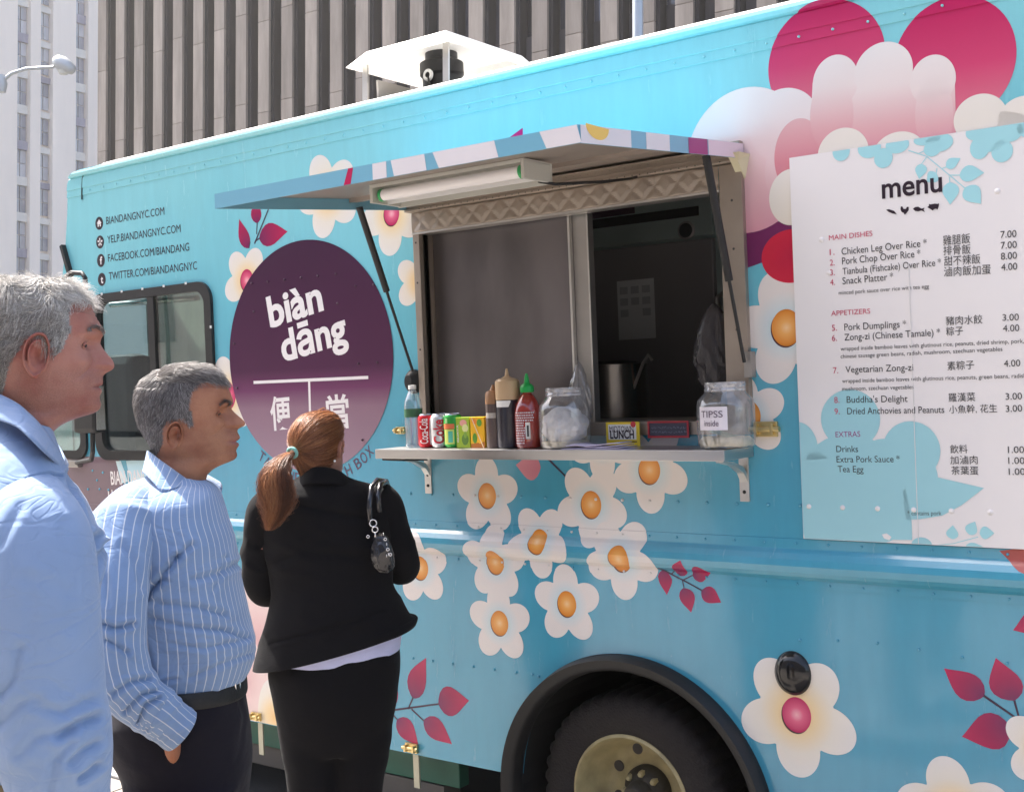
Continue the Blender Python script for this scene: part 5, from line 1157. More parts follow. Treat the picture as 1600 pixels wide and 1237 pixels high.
# printed patches on the wall between sill and shelf
for x0, x1, m_ in ((1020, 1058, m_wrapw), (975, 990, m_wrapl)):
    a, b_ = W(x0, 690), W(x1, 690); decal('wrap_print', [(a.x, SHZ+.002), (b_.x, SHZ+.002), (b_.x+.01, 1.4235), (a.x-.005, 1.4235)], m_, 4)
# water bottle
x = on(648, -.12); it = item('water_bottle', 'clear water bottle with a dark green label at the left end of the shelf', 'bottle', x, -.12)
lp('bottle', it, [(0, .001), (.030, .001), (.033, .01), (.031, .03), (.033, .04), (.031, .06), (.033, .08), (.033, .15), (.030, .172), (.018, .200), (.013, .208), (.013, .216)], glass('water_plastic', (.84, .92, .94), .03, .14, mixd=.08), 32); lp('bottle_cap', it, [(.0145, .214), (.0145, .228), (0, .229)], m_white)
lp('bottle_label', it, [(.0336, .112), (.0336, .142)], mat('dark_green_label', (.03, .12, .05), .5, var=.5, nscale=60), 32)
# ---- inside: stock pot and plastic bag, clear sheets
p = W(955, 570, .52); 
it = thing('stock_pot', 'large steel stock pot standing on the counter inside the window', 'pot', (p.x, .52, 1.40))
lp('pot_body', it, [(0, .0), (.135, .0), (.140, .006), (.140, p.z-1.40), (.136, p.z-1.40), (.136, .02)], mat('pot_steel', (.34, .31, .28), .25, 1.0, var=.15), 48); lp('lid', it, [(.138, p.z-1.398), (.06, p.z-1.385), (0, p.z-1.384)], m_black, 32)
ip(tube('ladle', [(.10, -.05, .12), (.17, -.05, p.z-1.40+.0), (.20, -.06, p.z-1.40+.03), (.215, -.06, p.z-1.40+.01)], .006, m_alu), it)
def bag(name, label, px, py, Y, sx, sy, sz, m, seed, cat='plastic bag'):
    bm = bmesh.new(); bmesh.ops.create_icosphere(bm, subdivisions=5, radius=1.0); sd = Vector((seed, seed*2.3, 0))
    for v in bm.verts:
        c = v.co.copy(); k = 1+.28*noise.noise(c*1.7+sd)+.14*noise.noise(c*5+sd)+.06*noise.noise(c*12+sd)
        pinch = 1-.5*max(0, c.z)**2
        v.co = Vector((c.x*sx*k*pinch, c.y*sy*k, c.z*sz))
    p = W(px, py, Y); o = bm_obj(name, bm, m, None, True); o.location = p; return tag(o, label, cat)
bag('plastic_bag', 'translucent dark plastic bag hanging inside the window above the tip jar', 1118, 545, .10, .075, .04, .15, mat('dark_bag_film', (.05, .045, .05), .33, var=.6, nscale=30, alpha=.72, spec=.6), 3.1)
bag('plastic_bag', 'thin clear plastic bag standing behind the napkin jar by the window post', 906, 628, .0, .04, .03, .14, glass('clear_bag_film', (.80, .80, .82), .15, .10, mixd=.08), 8.7)
# ================================================================== PEOPLE
def crom(pts, n):
    """Catmull-Rom through the rows of pts, n samples"""
    P = np.array(pts, float); m = len(P); t = np.linspace(0, m-1, n); i = np.clip(t.astype(int), 0, m-2); f = (t-i)[:, None]
    p0 = P[np.clip(i-1, 0, m-1)]; p1 = P[i]; p2 = P[i+1]; p3 = P[np.clip(i+2, 0, m-1)]
    return .5*((2*p1)+(-p0+p2)*f+(2*p0-5*p1+4*p2-p3)*f*f+(-p0+3*p1-3*p2+p3)*f**3)
def proj(p):
    d = RT @ (np.asarray(p, float)-CAM); return 800+FPX*d[0]/d[2], 618.5+FPX*d[1]/d[2]
def npmesh(name, V, F, m, parent=None, uv=None, attrs=None, smooth=True):
    """V (n,3), F (m,k) arrays"""
    V = np.asarray(V, np.float32); F = np.asarray(F, np.int32); me = bpy.data.meshes.new(name)
    me.vertices.add(len(V)); me.vertices.foreach_set('co', V.ravel()); k = F.shape[1]
    me.loops.add(F.size); me.loops.foreach_set('vertex_index', F.ravel())
    me.polygons.add(len(F)); me.polygons.foreach_set('loop_start', np.arange(0, F.size, k, dtype=np.int32)); me.polygons.foreach_set('loop_total', np.full(len(F), k, np.int32))
    if uv is not None:
        l = me.uv_layers.new(name='UVMap'); l.data.foreach_set('uv', np.asarray(uv, np.float32)[F.ravel()].ravel())
    me.update(calc_edges=True); me.validate()
    if attrs:
        for an, av in attrs.items():
            a = me.attributes.new(an, 'FLOAT', 'POINT'); a.data.foreach_set('value', np.asarray(av, np.float32))
    if smooth: me.polygons.foreach_set('use_smooth', np.ones(len(me.polygons), bool))
    return link(name, me, m, parent)
def grid_faces(nr, nc, wrap=True, off=0):
    i = np.arange(nr-1)[:, None]; j = np.arange(nc if wrap else nc-1)[None, :]; j2 = (j+1) % nc
    return np.stack([i*nc+j, i*nc+j2, (i+1)*nc+j2, (i+1)*nc+j], -1).reshape(-1, 4)+off
class Fig:
    def __init__(s, name, label, cx, D, group=None, foot=None):
        r = ray(cx, 700); n = Vector((r[0], r[1], 0)).normalized(); s.n = n; s.P0 = Vector(CAM)+n*D
        up = Vector(-RT[1]); s.up = (up-n*up.dot(n)).normalized(); s.a = n.cross(s.up).normalized()
        s.D = D; b = s.P(cx, 1000); b.z = PAVE_Z; s.root = thing('person', label, 'person', tuple(b)); s.inv = Matrix.Translation(-b); s.scale = D/FPX
    def P(s, px, py, dd=0.0):
        d = Vector(ray(px, py)); o = s.P0+s.n*dd-Vector(CAM); return Vector(CAM)+d*(o.dot(s.n)/d.dot(s.n))
    def add(s, o, parent=None):
        o.parent = parent or s.root
        if parent is None: o.matrix_parent_inverse = s.inv
        return o
def loft_rows(fig, rows, nrow, M, e=2.2, ph=0.0):
    """rows: (xL, yL, xR, yR, half depth, depth offset)"""
    R_ = crom(rows, nrow); V = np.zeros((nrow, M, 3)); th = np.linspace(0, 2*PI, M, endpoint=False)+ph
    c = np.cos(th); s_ = np.sin(th); cx = np.sign(c)*np.abs(c)**(2/e); sx = np.sign(s_)*np.abs(s_)**(2/e)
    for i, (xl, yl, xr, yr, b, dc) in enumerate(R_):
        A = fig.P(xl, yl, dc); B = fig.P(xr, yr, dc); C_ = np.array((A+B)/2); h = np.array((B-A)/2); n = np.array(fig.n)
        V[i] = C_+cx[:, None]*h+sx[:, None]*n*b
    return V
def path_tube(fig, pts, nrow, M, flat=1.0):
    """pts: (px, py, dd, radius m)"""
    R_ = crom(pts, nrow); C_ = np.array([np.array(fig.P(*r[:3])) for r in R_]); V = np.zeros((nrow, M, 3)); th = np.linspace(0, 2*PI, M, endpoint=False)
    prev = np.array(fig.n)
    for i in range(nrow):
        d = C_[min(i+1, nrow-1)]-C_[max(i-1, 0)]; d /= np.linalg.norm(d); a = prev-d*prev.dot(d); a /= np.linalg.norm(a); prev = a; b = np.cross(d, a)
        V[i] = C_[i]+(a[None]*np.cos(th)[:, None]+b[None]*np.sin(th)[:, None]*flat)*R_[i, 3]
    return V
def normals_grid(V):
    du = np.roll(V, -1, 1)-np.roll(V, 1, 1); dv = np.gradient(V, axis=0); n = np.cross(du, dv); n /= np.linalg.norm(n, axis=2, keepdims=True)+1e-9
    c = V.mean(1, keepdims=True); sgn = np.sign((n*(V-c)).sum(2).mean()); return n*sgn
def ridged(x, y, z): 
    n = noise.noise(Vector((x, y, z))); return 1-2*abs(n)
def cloth(fig, name, V, m, folds=(), amp=.004, f=(9, 3, 30), seed=0.0, creases=(), cap=True, parent=None, maskv=None, near=True):
    """garment surface: anisotropic wrinkles + explicit creases (photo pixels, depth m, width px)"""
    nr, M, _ = V.shape; N_ = normals_grid(V); peri = np.linalg.norm(np.roll(V, -1, 1)-V, axis=2); mid = peri[nr//2]
    u = np.concatenate([[0], np.cumsum(mid)[:-1]]); vl = np.concatenate([[0], np.cumsum(np.linalg.norm(np.diff(V.mean(1), axis=0), axis=1))])
    disp = np.zeros((nr, M)); ang = f[2]; ca, sa = math.cos(math.radians(ang)), math.sin(math.radians(ang))
    for i in range(nr):
        for j in range(M):
            # noise on a cylinder so that the seam closes
            a = 2*PI*j/M; r = u[-1]/(2*PI); X_ = V[i, j]
            y = vl[i]; 
            q = noise.noise(Vector((r*math.cos(a)*2.2, r*math.sin(a)*2.2, y*2.2+seed)))
            w1 = ridged(r*math.cos(a)*f[0]*ca+y*f[1]*sa+seed, r*math.sin(a)*f[0]*ca, y*f[1]*3*ca+q*1.4)
            w2 = noise.noise(Vector((r*math.cos(a)*f[0]*2.1, r*math.sin(a)*f[0]*2.1+seed, y*f[1]*4+q)))
            k = .35+.65*max(0, min(1, .5+1.6*q))
            w1 = max(w1, 0)**2.2; disp[i, j] = amp*1.5*((w1-.3)*k+.30*w2)*(1 if maskv is None else maskv(i/(nr-1), a))
    if creases:
        PX = np.array([[proj(V[i, j]) for j in range(M)] for i in range(nr)])
        front = (N_ @ np.array(fig.n)) < .25
        for pl, dep, wd in creases:
            pl = np.array(pl, float); best = np.full((nr, M), 1e9)
            for a, b in zip(pl[:-1], pl[1:]):
                ab = b-a; t = np.clip(((PX-a) @ ab)/(ab @ ab), 0, 1); best = np.minimum(best, np.linalg.norm(PX-(a+t[..., None]*ab), axis=2))
            wd *= .8; dep *= 1.35; g = np.exp(-(best/wd)**1.5)*dep-np.exp(-((best-wd*1.9)/(wd*1.2))**2)*dep*.45
            disp -= np.where(front, g, 0)
    V2 = V+N_*disp[..., None]; U = np.stack(np.broadcast_arrays(u[None, :], vl[:, None]), -1).reshape(-1, 2)
    F = grid_faces(nr, M); o = npmesh(name, V2.reshape(-1, 3), F, m, None, uv=U)
    if cap:
        me = o.data
    return fig.add(o, parent), V2
def fuse(fig, name, objs, m, voxel=.009, sm=4):
    """join overlapping garment tubes into one continuous surface"""
    Vs, Fs, off = [], [], 0
    for o, V in objs:
        nr, M, _ = V.shape; V = np.concatenate([np.repeat(V[:1].mean(1, keepdims=True), M, 1), V, np.repeat(V[-1:].mean(1, keepdims=True), M, 1)])
        Vs.append(V.reshape(-1, 3)); Fs.append(grid_faces(nr+2, M, True, off)); off += (nr+2)*M; bpy.data.objects.remove(o)
    bm = bmesh.new(); V = np.concatenate(Vs); bv = [bm.verts.new(v) for v in V]
    for f in np.concatenate(Fs):
        try: bm.faces.new([bv[i] for i in f])
        except ValueError: pass
    bmesh.ops.remove_doubles(bm, verts=bm.verts[:], dist=1e-5); bmesh.ops.recalc_face_normals(bm, faces=bm.faces[:])
    me = bpy.data.meshes.new(name); bm.to_mesh(me); bm.free(); o = link(name, me, m, None, True)
    r = o.modifiers.new('fuse', 'REMESH'); r.mode = 'VOXEL'; r.voxel_size = voxel; r.use_smooth_shade = True
    q = o.modifiers.new('ease', 'SMOOTH'); q.iterations = sm; q.factor = .5
    return fig.add(o)
def fabric(name, base, stripe=None, per=.0215, wid=.12, rough=.85, var=.10, weave=900, bump=.15, sheen=.2, crease=.26):
    m, nt, b = newmat(name); b.inputs['Roughness'].default_value = rough; b.inputs['Sheen Weight'].default_value = sheen; b.inputs['Specular IOR Level'].default_value = .2
    uv = N(nt, 'ShaderNodeUVMap'); sp = N(nt, 'ShaderNodeSeparateXYZ'); nt.links.new(uv.outputs[0], sp.inputs[0])
    tc = N(nt, 'ShaderNodeTexCoord'); n = N(nt, 'ShaderNodeTexNoise'); n.inputs['Scale'].default_value = 14; n.inputs['Detail'].default_value = 6; nt.links.new(tc.outputs['Object'], n.inputs['Vector'])
    mx = N(nt, 'ShaderNodeMix', data_type='RGBA'); mx.inputs[6].default_value = tuple(x*(1-var) for x in base)+(1,); mx.inputs[7].default_value = tuple(min(1, x*(1+var)) for x in base)+(1,); nt.links.new(n.outputs['Fac'], mx.inputs[0]); out = mx.outputs[2]
    if stripe:
        dv = N(nt, 'ShaderNodeMath', operation='DIVIDE'); dv.inputs[1].default_value = per; nt.links.new(sp.outputs['X'], dv.inputs[0])
        fr = N(nt, 'ShaderNodeMath', operation='FRACT'); nt.links.new(dv.outputs[0], fr.inputs[0])
        sb = N(nt, 'ShaderNodeMath', operation='SUBTRACT'); sb.inputs[1].default_value = .5; nt.links.new(fr.outputs[0], sb.inputs[0]); ab = N(nt, 'ShaderNodeMath', operation='ABSOLUTE'); nt.links.new(sb.outputs[0], ab.inputs[0])
        mr = N(nt, 'ShaderNodeMapRange'); mr.inputs[1].default_value = wid/2+.03; mr.inputs[2].default_value = wid/2-.02; nt.links.new(ab.outputs[0], mr.inputs[0])
        m2 = N(nt, 'ShaderNodeMix', data_type='RGBA'); nt.links.new(mr.outputs[0], m2.inputs[0]); nt.links.new(out, m2.inputs[6]); m2.inputs[7].default_value = (*stripe, 1); out = m2.outputs[2]
    nt.links.new(out, b.inputs['Base Color'])
    n2 = N(nt, 'ShaderNodeTexNoise'); n2.inputs['Scale'].default_value = 30; n2.inputs['Detail'].default_value = 8; n2.inputs['Distortion'].default_value = .6; nt.links.new(tc.outputs['Object'], n2.inputs['Vector'])
    bp = N(nt, 'ShaderNodeBump'); bp.inputs['Strength'].default_value = bump; bp.inputs['Distance'].default_value = .012; nt.links.new(n2.outputs['Fac'], bp.inputs['Height'])
    # pressed-in creases: thin valleys where a warped noise crosses its middle
    mp = N(nt, 'ShaderNodeMapping'); mp.inputs['Scale'].default_value = (1.0, 1.0, 1.9); mp.inputs['Rotation'].default_value = (.5, .35, .2); nt.links.new(tc.outputs['Object'], mp.inputs[0])
    hs = None
    for sc_, w_ in ((5.5, .9), (12.0, .45)):
        n3 = N(nt, 'ShaderNodeTexNoise'); n3.inputs['Scale'].default_value = sc_; n3.inputs['Detail'].default_value = 1.2; n3.inputs['Distortion'].default_value = 1.1; nt.links.new(mp.outputs[0], n3.inputs['Vector'])
        a_ = N(nt, 'ShaderNodeMath', operation='SUBTRACT'); a_.inputs[1].default_value = .5; nt.links.new(n3.outputs['Fac'], a_.inputs[0]); q_ = N(nt, 'ShaderNodeMath', operation='ABSOLUTE'); nt.links.new(a_.outputs[0], q_.inputs[0])
        r_ = N(nt, 'ShaderNodeMapRange', interpolation_type='SMOOTHSTEP'); r_.inputs[1].default_value = 0; r_.inputs[2].default_value = .05; r_.inputs[4].default_value = w_; nt.links.new(q_.outputs[0], r_.inputs[0])
        if hs is None: hs = r_.outputs[0]
        else:
            ad = N(nt, 'ShaderNodeMath', operation='ADD'); nt.links.new(hs, ad.inputs[0]); nt.links.new(r_.outputs[0], ad.inputs[1]); hs = ad.outputs[0]
    b2_ = N(nt, 'ShaderNodeBump'); b2_.inputs['Strength'].default_value = crease; b2_.inputs['Distance'].default_value = .0045; nt.links.new(hs, b2_.inputs['Height']); nt.links.new(bp.outputs[0], b2_.inputs['Normal']); nt.links.new(b2_.outputs[0], b.inputs['Normal'])
    return m
def skin(name, base, red, hair=(.10, .09, .085), beard=.35):
    m, nt, b = newmat(name); b.inputs['Roughness'].default_value = .48; b.inputs['Specular IOR Level'].default_value = .38
    b.inputs['Subsurface Weight'].default_value = .12; b.inputs['Subsurface Radius'].default_value = (.012, .004, .002); b.inputs['Subsurface Scale'].default_value = .6
    tc = N(nt, 'ShaderNodeTexCoord'); n = N(nt, 'ShaderNodeTexNoise'); n.inputs['Scale'].default_value = 22; n.inputs['Detail'].default_value = 7; nt.links.new(tc.outputs['Object'], n.inputs['Vector'])
    mr = N(nt, 'ShaderNodeMapRange'); mr.inputs[1].default_value = .38; mr.inputs[2].default_value = .78; nt.links.new(n.outputs['Fac'], mr.inputs[0])
    mx = N(nt, 'ShaderNodeMix', data_type='RGBA'); mx.inputs[6].default_value = (*base, 1); mx.inputs[7].default_value = (*red, 1); nt.links.new(mr.outputs[0], mx.inputs[0])
    at = N(nt, 'ShaderNodeAttribute', attribute_name='hairmask'); m2 = N(nt, 'ShaderNodeMix', data_type='RGBA'); nt.links.new(at.outputs['Fac'], m2.inputs[0]); nt.links.new(mx.outputs[2], m2.inputs[6]); m2.inputs[7].default_value = (*hair, 1)
    a3 = N(nt, 'ShaderNodeAttribute', attribute_name='lipmask'); m3 = N(nt, 'ShaderNodeMix', data_type='RGBA'); nt.links.new(a3.outputs['Fac'], m3.inputs[0]); nt.links.new(m2.outputs[2], m3.inputs[6]); m3.inputs[7].default_value = (.36, .13, .11, 1)
    a4 = N(nt, 'ShaderNodeAttribute', attribute_name='beard'); n4 = N(nt, 'ShaderNodeTexNoise'); n4.inputs['Scale'].default_value = 700; n4.inputs['Detail'].default_value = 2; nt.links.new(tc.outputs['Object'], n4.inputs['Vector'])
    r4 = N(nt, 'ShaderNodeMapRange'); r4.inputs[1].default_value = .35; r4.inputs[2].default_value = .65; r4.inputs[4].default_value = beard; nt.links.new(n4.outputs['Fac'], r4.inputs[0]); q4 = N(nt, 'ShaderNodeMath', operation='MULTIPLY'); nt.links.new(r4.outputs[0], q4.inputs[0]); nt.links.new(a4.outputs['Fac'], q4.inputs[1])
    m4 = N(nt, 'ShaderNodeMix', data_type='RGBA'); nt.links.new(q4.outputs[0], m4.inputs[0]); nt.links.new(m3.outputs[2], m4.inputs[6]); m4.inputs[7].default_value = (.07, .05, .045, 1)
    nt.links.new(m4.outputs[2], b.inputs['Base Color'])
    n2 = N(nt, 'ShaderNodeTexNoise'); n2.inputs['Scale'].default_value = 95; n2.inputs['Detail'].default_value = 9; n2.inputs['Roughness'].default_value = .72; nt.links.new(tc.outputs['Object'], n2.inputs['Vector'])
    bp = N(nt, 'ShaderNodeBump'); bp.inputs['Strength'].default_value = .55; bp.inputs['Distance'].default_value = .004; nt.links.new(n2.outputs['Fac'], bp.inputs['Height']); nt.links.new(bp.outputs[0], b.inputs['Normal'])
    return m
def hair_mat(name, c0, c1, c2, rough=.42):
    m, nt, b = newmat(name); b.inputs['Roughness'].default_value = rough; b.inputs['Specular IOR Level'].default_value = .55
    at = N(nt, 'ShaderNodeAttribute', attribute_name='tone'); cr = N(nt, 'ShaderNodeValToRGB'); e = cr.color_ramp.elements
    e[0].color = (*c0, 1); e[1].color = (*c2, 1); q = e.new(.5); q.color = (*c1, 1); nt.links.new(at.outputs['Fac'], cr.inputs[0]); nt.links.new(cr.outputs[0], b.inputs['Base Color'])
    b.inputs['Anisotropic'].default_value = .0
    return m
def strands(name, S, rad, m, tone):
    """S: (n, k, 3) strand points -> one mesh of fine three-sided tapering hairs"""
    n, k, _ = S.shape; d = np.gradient(S, axis=1); d /= np.linalg.norm(d, axis=2, keepdims=True)+1e-9
    ref = rng.normal(size=(n, 1, 3)); a = ref-d*(ref*d).sum(2, keepdims=True); a /= np.linalg.norm(a, axis=2, keepdims=True)+1e-9; b = np.cross(d, a)
    tp = np.linspace(1, .25, k)[None, :, None]*np.asarray(rad).reshape(-1, 1, 1)
    V = np.stack([S+(a*math.cos(q)+b*math.sin(q))*tp for q in (0, 2*PI/3, 4*PI/3)], 2)      # n,k,3,3
    i = np.arange(k-1)[:, None]; j = np.arange(3)[None]; f = np.stack([i*3+j, i*3+(j+1) % 3, (i+1)*3+(j+1) % 3, (i+1)*3+j], -1).reshape(-1, 4)
    F = (f[None]+(np.arange(n)*k*3)[:, None, None]).reshape(-1, 4)
    return npmesh(name, V.reshape(-1, 3), F, m, attrs={'tone': np.repeat(np.asarray(tone), k*3)})
def inpoly(x, y, P):
    P = np.array(P, float); r = np.zeros(x.shape, bool); j = len(P)-1
    for i in range(len(P)):
        c = ((P[i, 1] > y) != (P[j, 1] > y)) & (x < (P[j, 0]-P[i, 0])*(y-P[i, 1])/(P[j, 1]-P[i, 1]+1e-12)+P[i, 0]); r ^= c; j = i
    return r
HW_T = [(-.002, .002), (.01, .020), (.03, .036), (.06, .050), (.12, .062), (.20, .070), (.30, .0755), (.42, .0775), (.52, .0765), (.62, .0735), (.72, .069), (.82, .062), (.88, .056), (.94, .049), (.98, .047), (1.03, .050), (1.10, .055), (1.2, .057), (1.35, .062), (1.5, .075)]
def make_head(fig, ref, sc, rows, ytop, ychin, ang, m, wide=1.0, hairpoly=None, c0f=.47, eye=None, mouth=None, nrow=150, M=128, dd0=0.0, tilt=0.0, F_=None, soft=False):
    """rows: (y, x back, x smooth front, x true front) in photo pixels; returns world grid + frame"""
    yaw = math.radians(ang); F = F_ or (fig.a*math.cos(yaw)-fig.n*math.sin(yaw)); U = fig.up; S = F.cross(U).normalized(); O = fig.P(*ref, dd0)
    rows = np.array(rows, float); yy = []
    y0, y1 = rows[0, 0], rows[-1, 0]
    t = np.linspace(0, 1, nrow); ys = y0+(y1-y0)*(t**1.35*.6+t*.4) if True else None
    xb = np.interp(ys, rows[:, 0], rows[:, 1]); xf = np.interp(ys, rows[:, 0], rows[:, 2]); xt = np.interp(ys, rows[:, 0], rows[:, 3])
    def sm(a, k=2):
        for _ in range(k): a = np.concatenate([[a[0]], (a[:-2]+2*a[1:-1]+a[2:])/4, [a[-1]]])
        return a
    xb, xf = sm(xb, 3), sm(xf, 3); det = sm(xt, 1)-xf; hw = np.interp((ys-ytop)/(ychin-ytop), [h[0] for h in HW_T], [h[1] for h in HW_T])*wide*(ychin-ytop)*sc/.231; hw = sm(hw, 2)
    q = np.linspace(-1, 1, M, endpoint=False); th = PI*np.sign(q)*np.abs(q)**1.35        # dense at the face
    G = np.zeros((nrow, M, 3)); loc = np.zeros((nrow, M, 3)); lip = np.zeros((nrow, M)); brd = np.zeros((nrow, M)); Hh = (ychin-ytop)*sc
    for i in range(nrow):
        tt = (ys[i]-ytop)/(ychin-ytop); c0 = xb[i]+(xf[i]-xb[i])*c0f; af, ab = (xf[i]-c0)*sc, (c0-xb[i])*sc
        ef = 2.35 if .25 < tt < .95 else 2.1
        c = np.cos(th); s_ = np.sin(th); cc = np.sign(c)*np.abs(c)**(2/ef); ss = np.sign(s_)*np.abs(s_)**(2/ef)
        x = (c0-ref[0])*sc+np.where(c > 0, cc*af, cc*ab); s = ss*hw[i]; v = (ref[1]-ys[i])*sc
        face = c > 0
        wn = np.interp(tt, [.35, .45, .55, .63, .66, .70, .80, .9, 1.0], [.030, .010, .012, .0165, .015, .020, .026, .028, .030])
        dx = det[i]*sc*np.exp(-(np.abs(s)/wn)**2.4)
        # nostril wings
        dx += .007*np.exp(-((np.abs(s)-.013)/.005)**2-((tt-.635)/.022)**2)
        if eye is not None:
            te = (eye[1]-ytop)/(ychin-ytop); es = .031
            dx -= .0125*np.exp(-((np.abs(s)-es+.003)/.015)**2-((tt-te)/.045)**2)      # socket
            dx += .0045*np.exp(-((np.abs(s)-es)/.020)**2-((tt-te+.085)/.025)**2)      # brow ridge
            dx += .0050*np.exp(-((np.abs(s)-es)/.011)**2-((tt-te+.020)/.014)**2)      # upper lid
            dx += .0030*np.exp(-((np.abs(s)-es)/.012)**2-((tt-te-.035)/.018)**2)      # lower lid / bag
            dx += .0050*np.exp(-((np.abs(s)-.048)/.016)**2-((tt-te-.12)/.05)**2)     # cheekbone
            dx -= .0035*np.exp(-((np.abs(s)-.022-.25*max(0, tt-.62))/.004)**2)*(1 if .58 < tt < .80 else 0)*math.sin(max(0, min(1, (tt-.58)/.22))*PI)  # nasolabial fold
        if eye is not None and not soft:
            fw_ = math.exp(-((tt-.24)/.07)**2); dx += .0009*fw_*np.sin((tt+.25*s*s*40)*2*PI/.030)*np.exp(-(np.abs(s)/.05)**4)
            dx += .0008*np.exp(-((np.abs(s)-.052)/.009)**2)*math.exp(-((tt-te-.01)/.05)**2)*np.sin((tt-te)*2*PI/.022+np.abs(s)*260)
            dx -= .0045*np.exp(-((np.abs(s)-.0105)/.0045)**2-((tt-.668)/.010)**2)     # nostril
            dx -= .0022*np.exp(-((np.abs(s)-.019)/.003)**2-((tt-.635)/.03)**2)        # groove round the wing
        if mouth is not None:
            tm = (mouth-ytop)/(ychin-ytop); dx -= .0035*np.exp(-((tt-tm)/.007)**2)*np.exp(-(np.abs(s)/.026)**6)
            brd[i] = np.clip((tt-.62)/.08, 0, 1)*np.clip((1.04-tt)/.05, 0, 1)*np.clip((x+.035)/.02, 0, 1)*(1-np.exp(-(np.abs(s)/.012)**4)*0)
            lip[i] = np.exp(-((tt-tm)/.030)**2)*np.exp(-(np.abs(s)/.023)**6)
        x = x+np.where(face, dx, 0)
        v = v+tilt*x
        loc[i, :, 0] = x; loc[i, :, 1] = s; loc[i, :, 2] = v
    Oa, Fa, Sa, Ua = map(np.array, (O, F, S, U))
    G = Oa+loc[..., 0:1]*Fa+loc[..., 1:2]*Sa+loc[..., 2:3]*Ua
    px = ref[0]+loc[..., 0]/sc; py = ref[1]-(loc[..., 2]-tilt*loc[..., 0])/sc
    hm = inpoly(px, py, hairpoly).astype(float) if hairpoly else np.zeros((nrow, M))
    return dict(G=G, loc=loc, px=px, py=py, hm=hm, lip=lip, brd=brd, O=Oa, F=Fa, S=Sa, U=Ua, sc=sc, m=m)
def ear_geo(H, cx, cy, hpx, side, tiltdeg=-8, wr=.58, sout=.0065, flare=.46):
    """one ear: rim, antihelix, concha, lobe"""
    sc = H['sc']; h = hpx*sc/2; G, loc = H['G'], H['loc']
    ex, ez = (cx-H['refx'])*sc, (H['refy']-cy)*sc
    k = np.argmin(((loc[..., 0]-ex)**2+(loc[..., 2]-ez)**2)+np.where(np.sign(loc[..., 1]) == side, 0, 1e3)); sref = abs(loc.reshape(-1, 3)[k, 1])
    NR, NP = 22, 56; V = []
    for r in np.linspace(0, 1, NR):
        for p_ in np.linspace(0, 2*PI, NP, endpoint=False):
            # outline: wide top, narrow lobe
            zz = math.sin(p_); xx = math.cos(p_); w = h*wr*(1+.16*zz)*(.80 if xx > 0 else 1.0)
            if zz < -.45: w *= 1-.35*(-zz-.45)
            x = r*w*xx; z = r*h*zz-.1*h*(r*xx)**2
            rim = math.exp(-((r-.90)/.075)**2)*(1 if not (xx > .55 and zz < .35) else .35)*(1 if zz > -.7 else .5)
            anti = math.exp(-((r-.60)/.10)**2)*(.9 if xx < .2 else .15)*(1 if zz > -.6 else .3)
            conch = math.exp(-(((x-.16*h)/(h*.24))**2+((z+.06*h)/(h*.34))**2))
            trag = math.exp(-(((x-.40*h)/(h*.10))**2+((z+.10*h)/(h*.15))**2))
            y = .0080*rim+.0060*anti-.0115*conch+.0055*trag-.006*math.exp(-((r-.76)/.06)**2)*(1 if zz > -.3 else 0)
            y += flare*(max(0, -x)+.15*h)-(.010 if r > .97 else 0)
            t = math.radians(tiltdeg); X_ = x*math.cos(t)-z*math.sin(t); Z_ = x*math.sin(t)+z*math.cos(t)
            V.append((ex+X_, side*(sref+sout+y), ez+Z_))
    # back wall
    for p_ in np.linspace(0, 2*PI, NP, endpoint=False):
        zz = math.sin(p_); xx = math.cos(p_); w = h*wr*.72; x = w*xx; z = .8*h*zz; t = math.radians(tiltdeg)
        V.append((ex+x*math.cos(t)-z*math.sin(t)+.004, side*(sref-.012), ez+x*math.sin(t)+z*math.cos(t)))
    V = np.array(V); F = grid_faces(NR+1, NP)
    return H['O']+V[:, 0:1]*H['F']+V[:, 1:2]*H['S']+V[:, 2:3]*H['U'], F
def merge(parts):
    Vs, Fs, at, off = [], [], {'hairmask': [], 'lipmask': [], 'beard': []}, 0
    for V, F, hm, lp_, *bd in parts:
        at['beard'].append(bd[0] if bd else np.zeros(len(V))); Vs.append(V); Fs.append(F+off); off += len(V); at['hairmask'].append(hm if hm is not None else np.zeros(len(V))); at['lipmask'].append(lp_ if lp_ is not None else np.zeros(len(V)))
    return np.concatenate(Vs), np.concatenate(Fs), {k: np.concatenate(v) for k, v in at.items()}
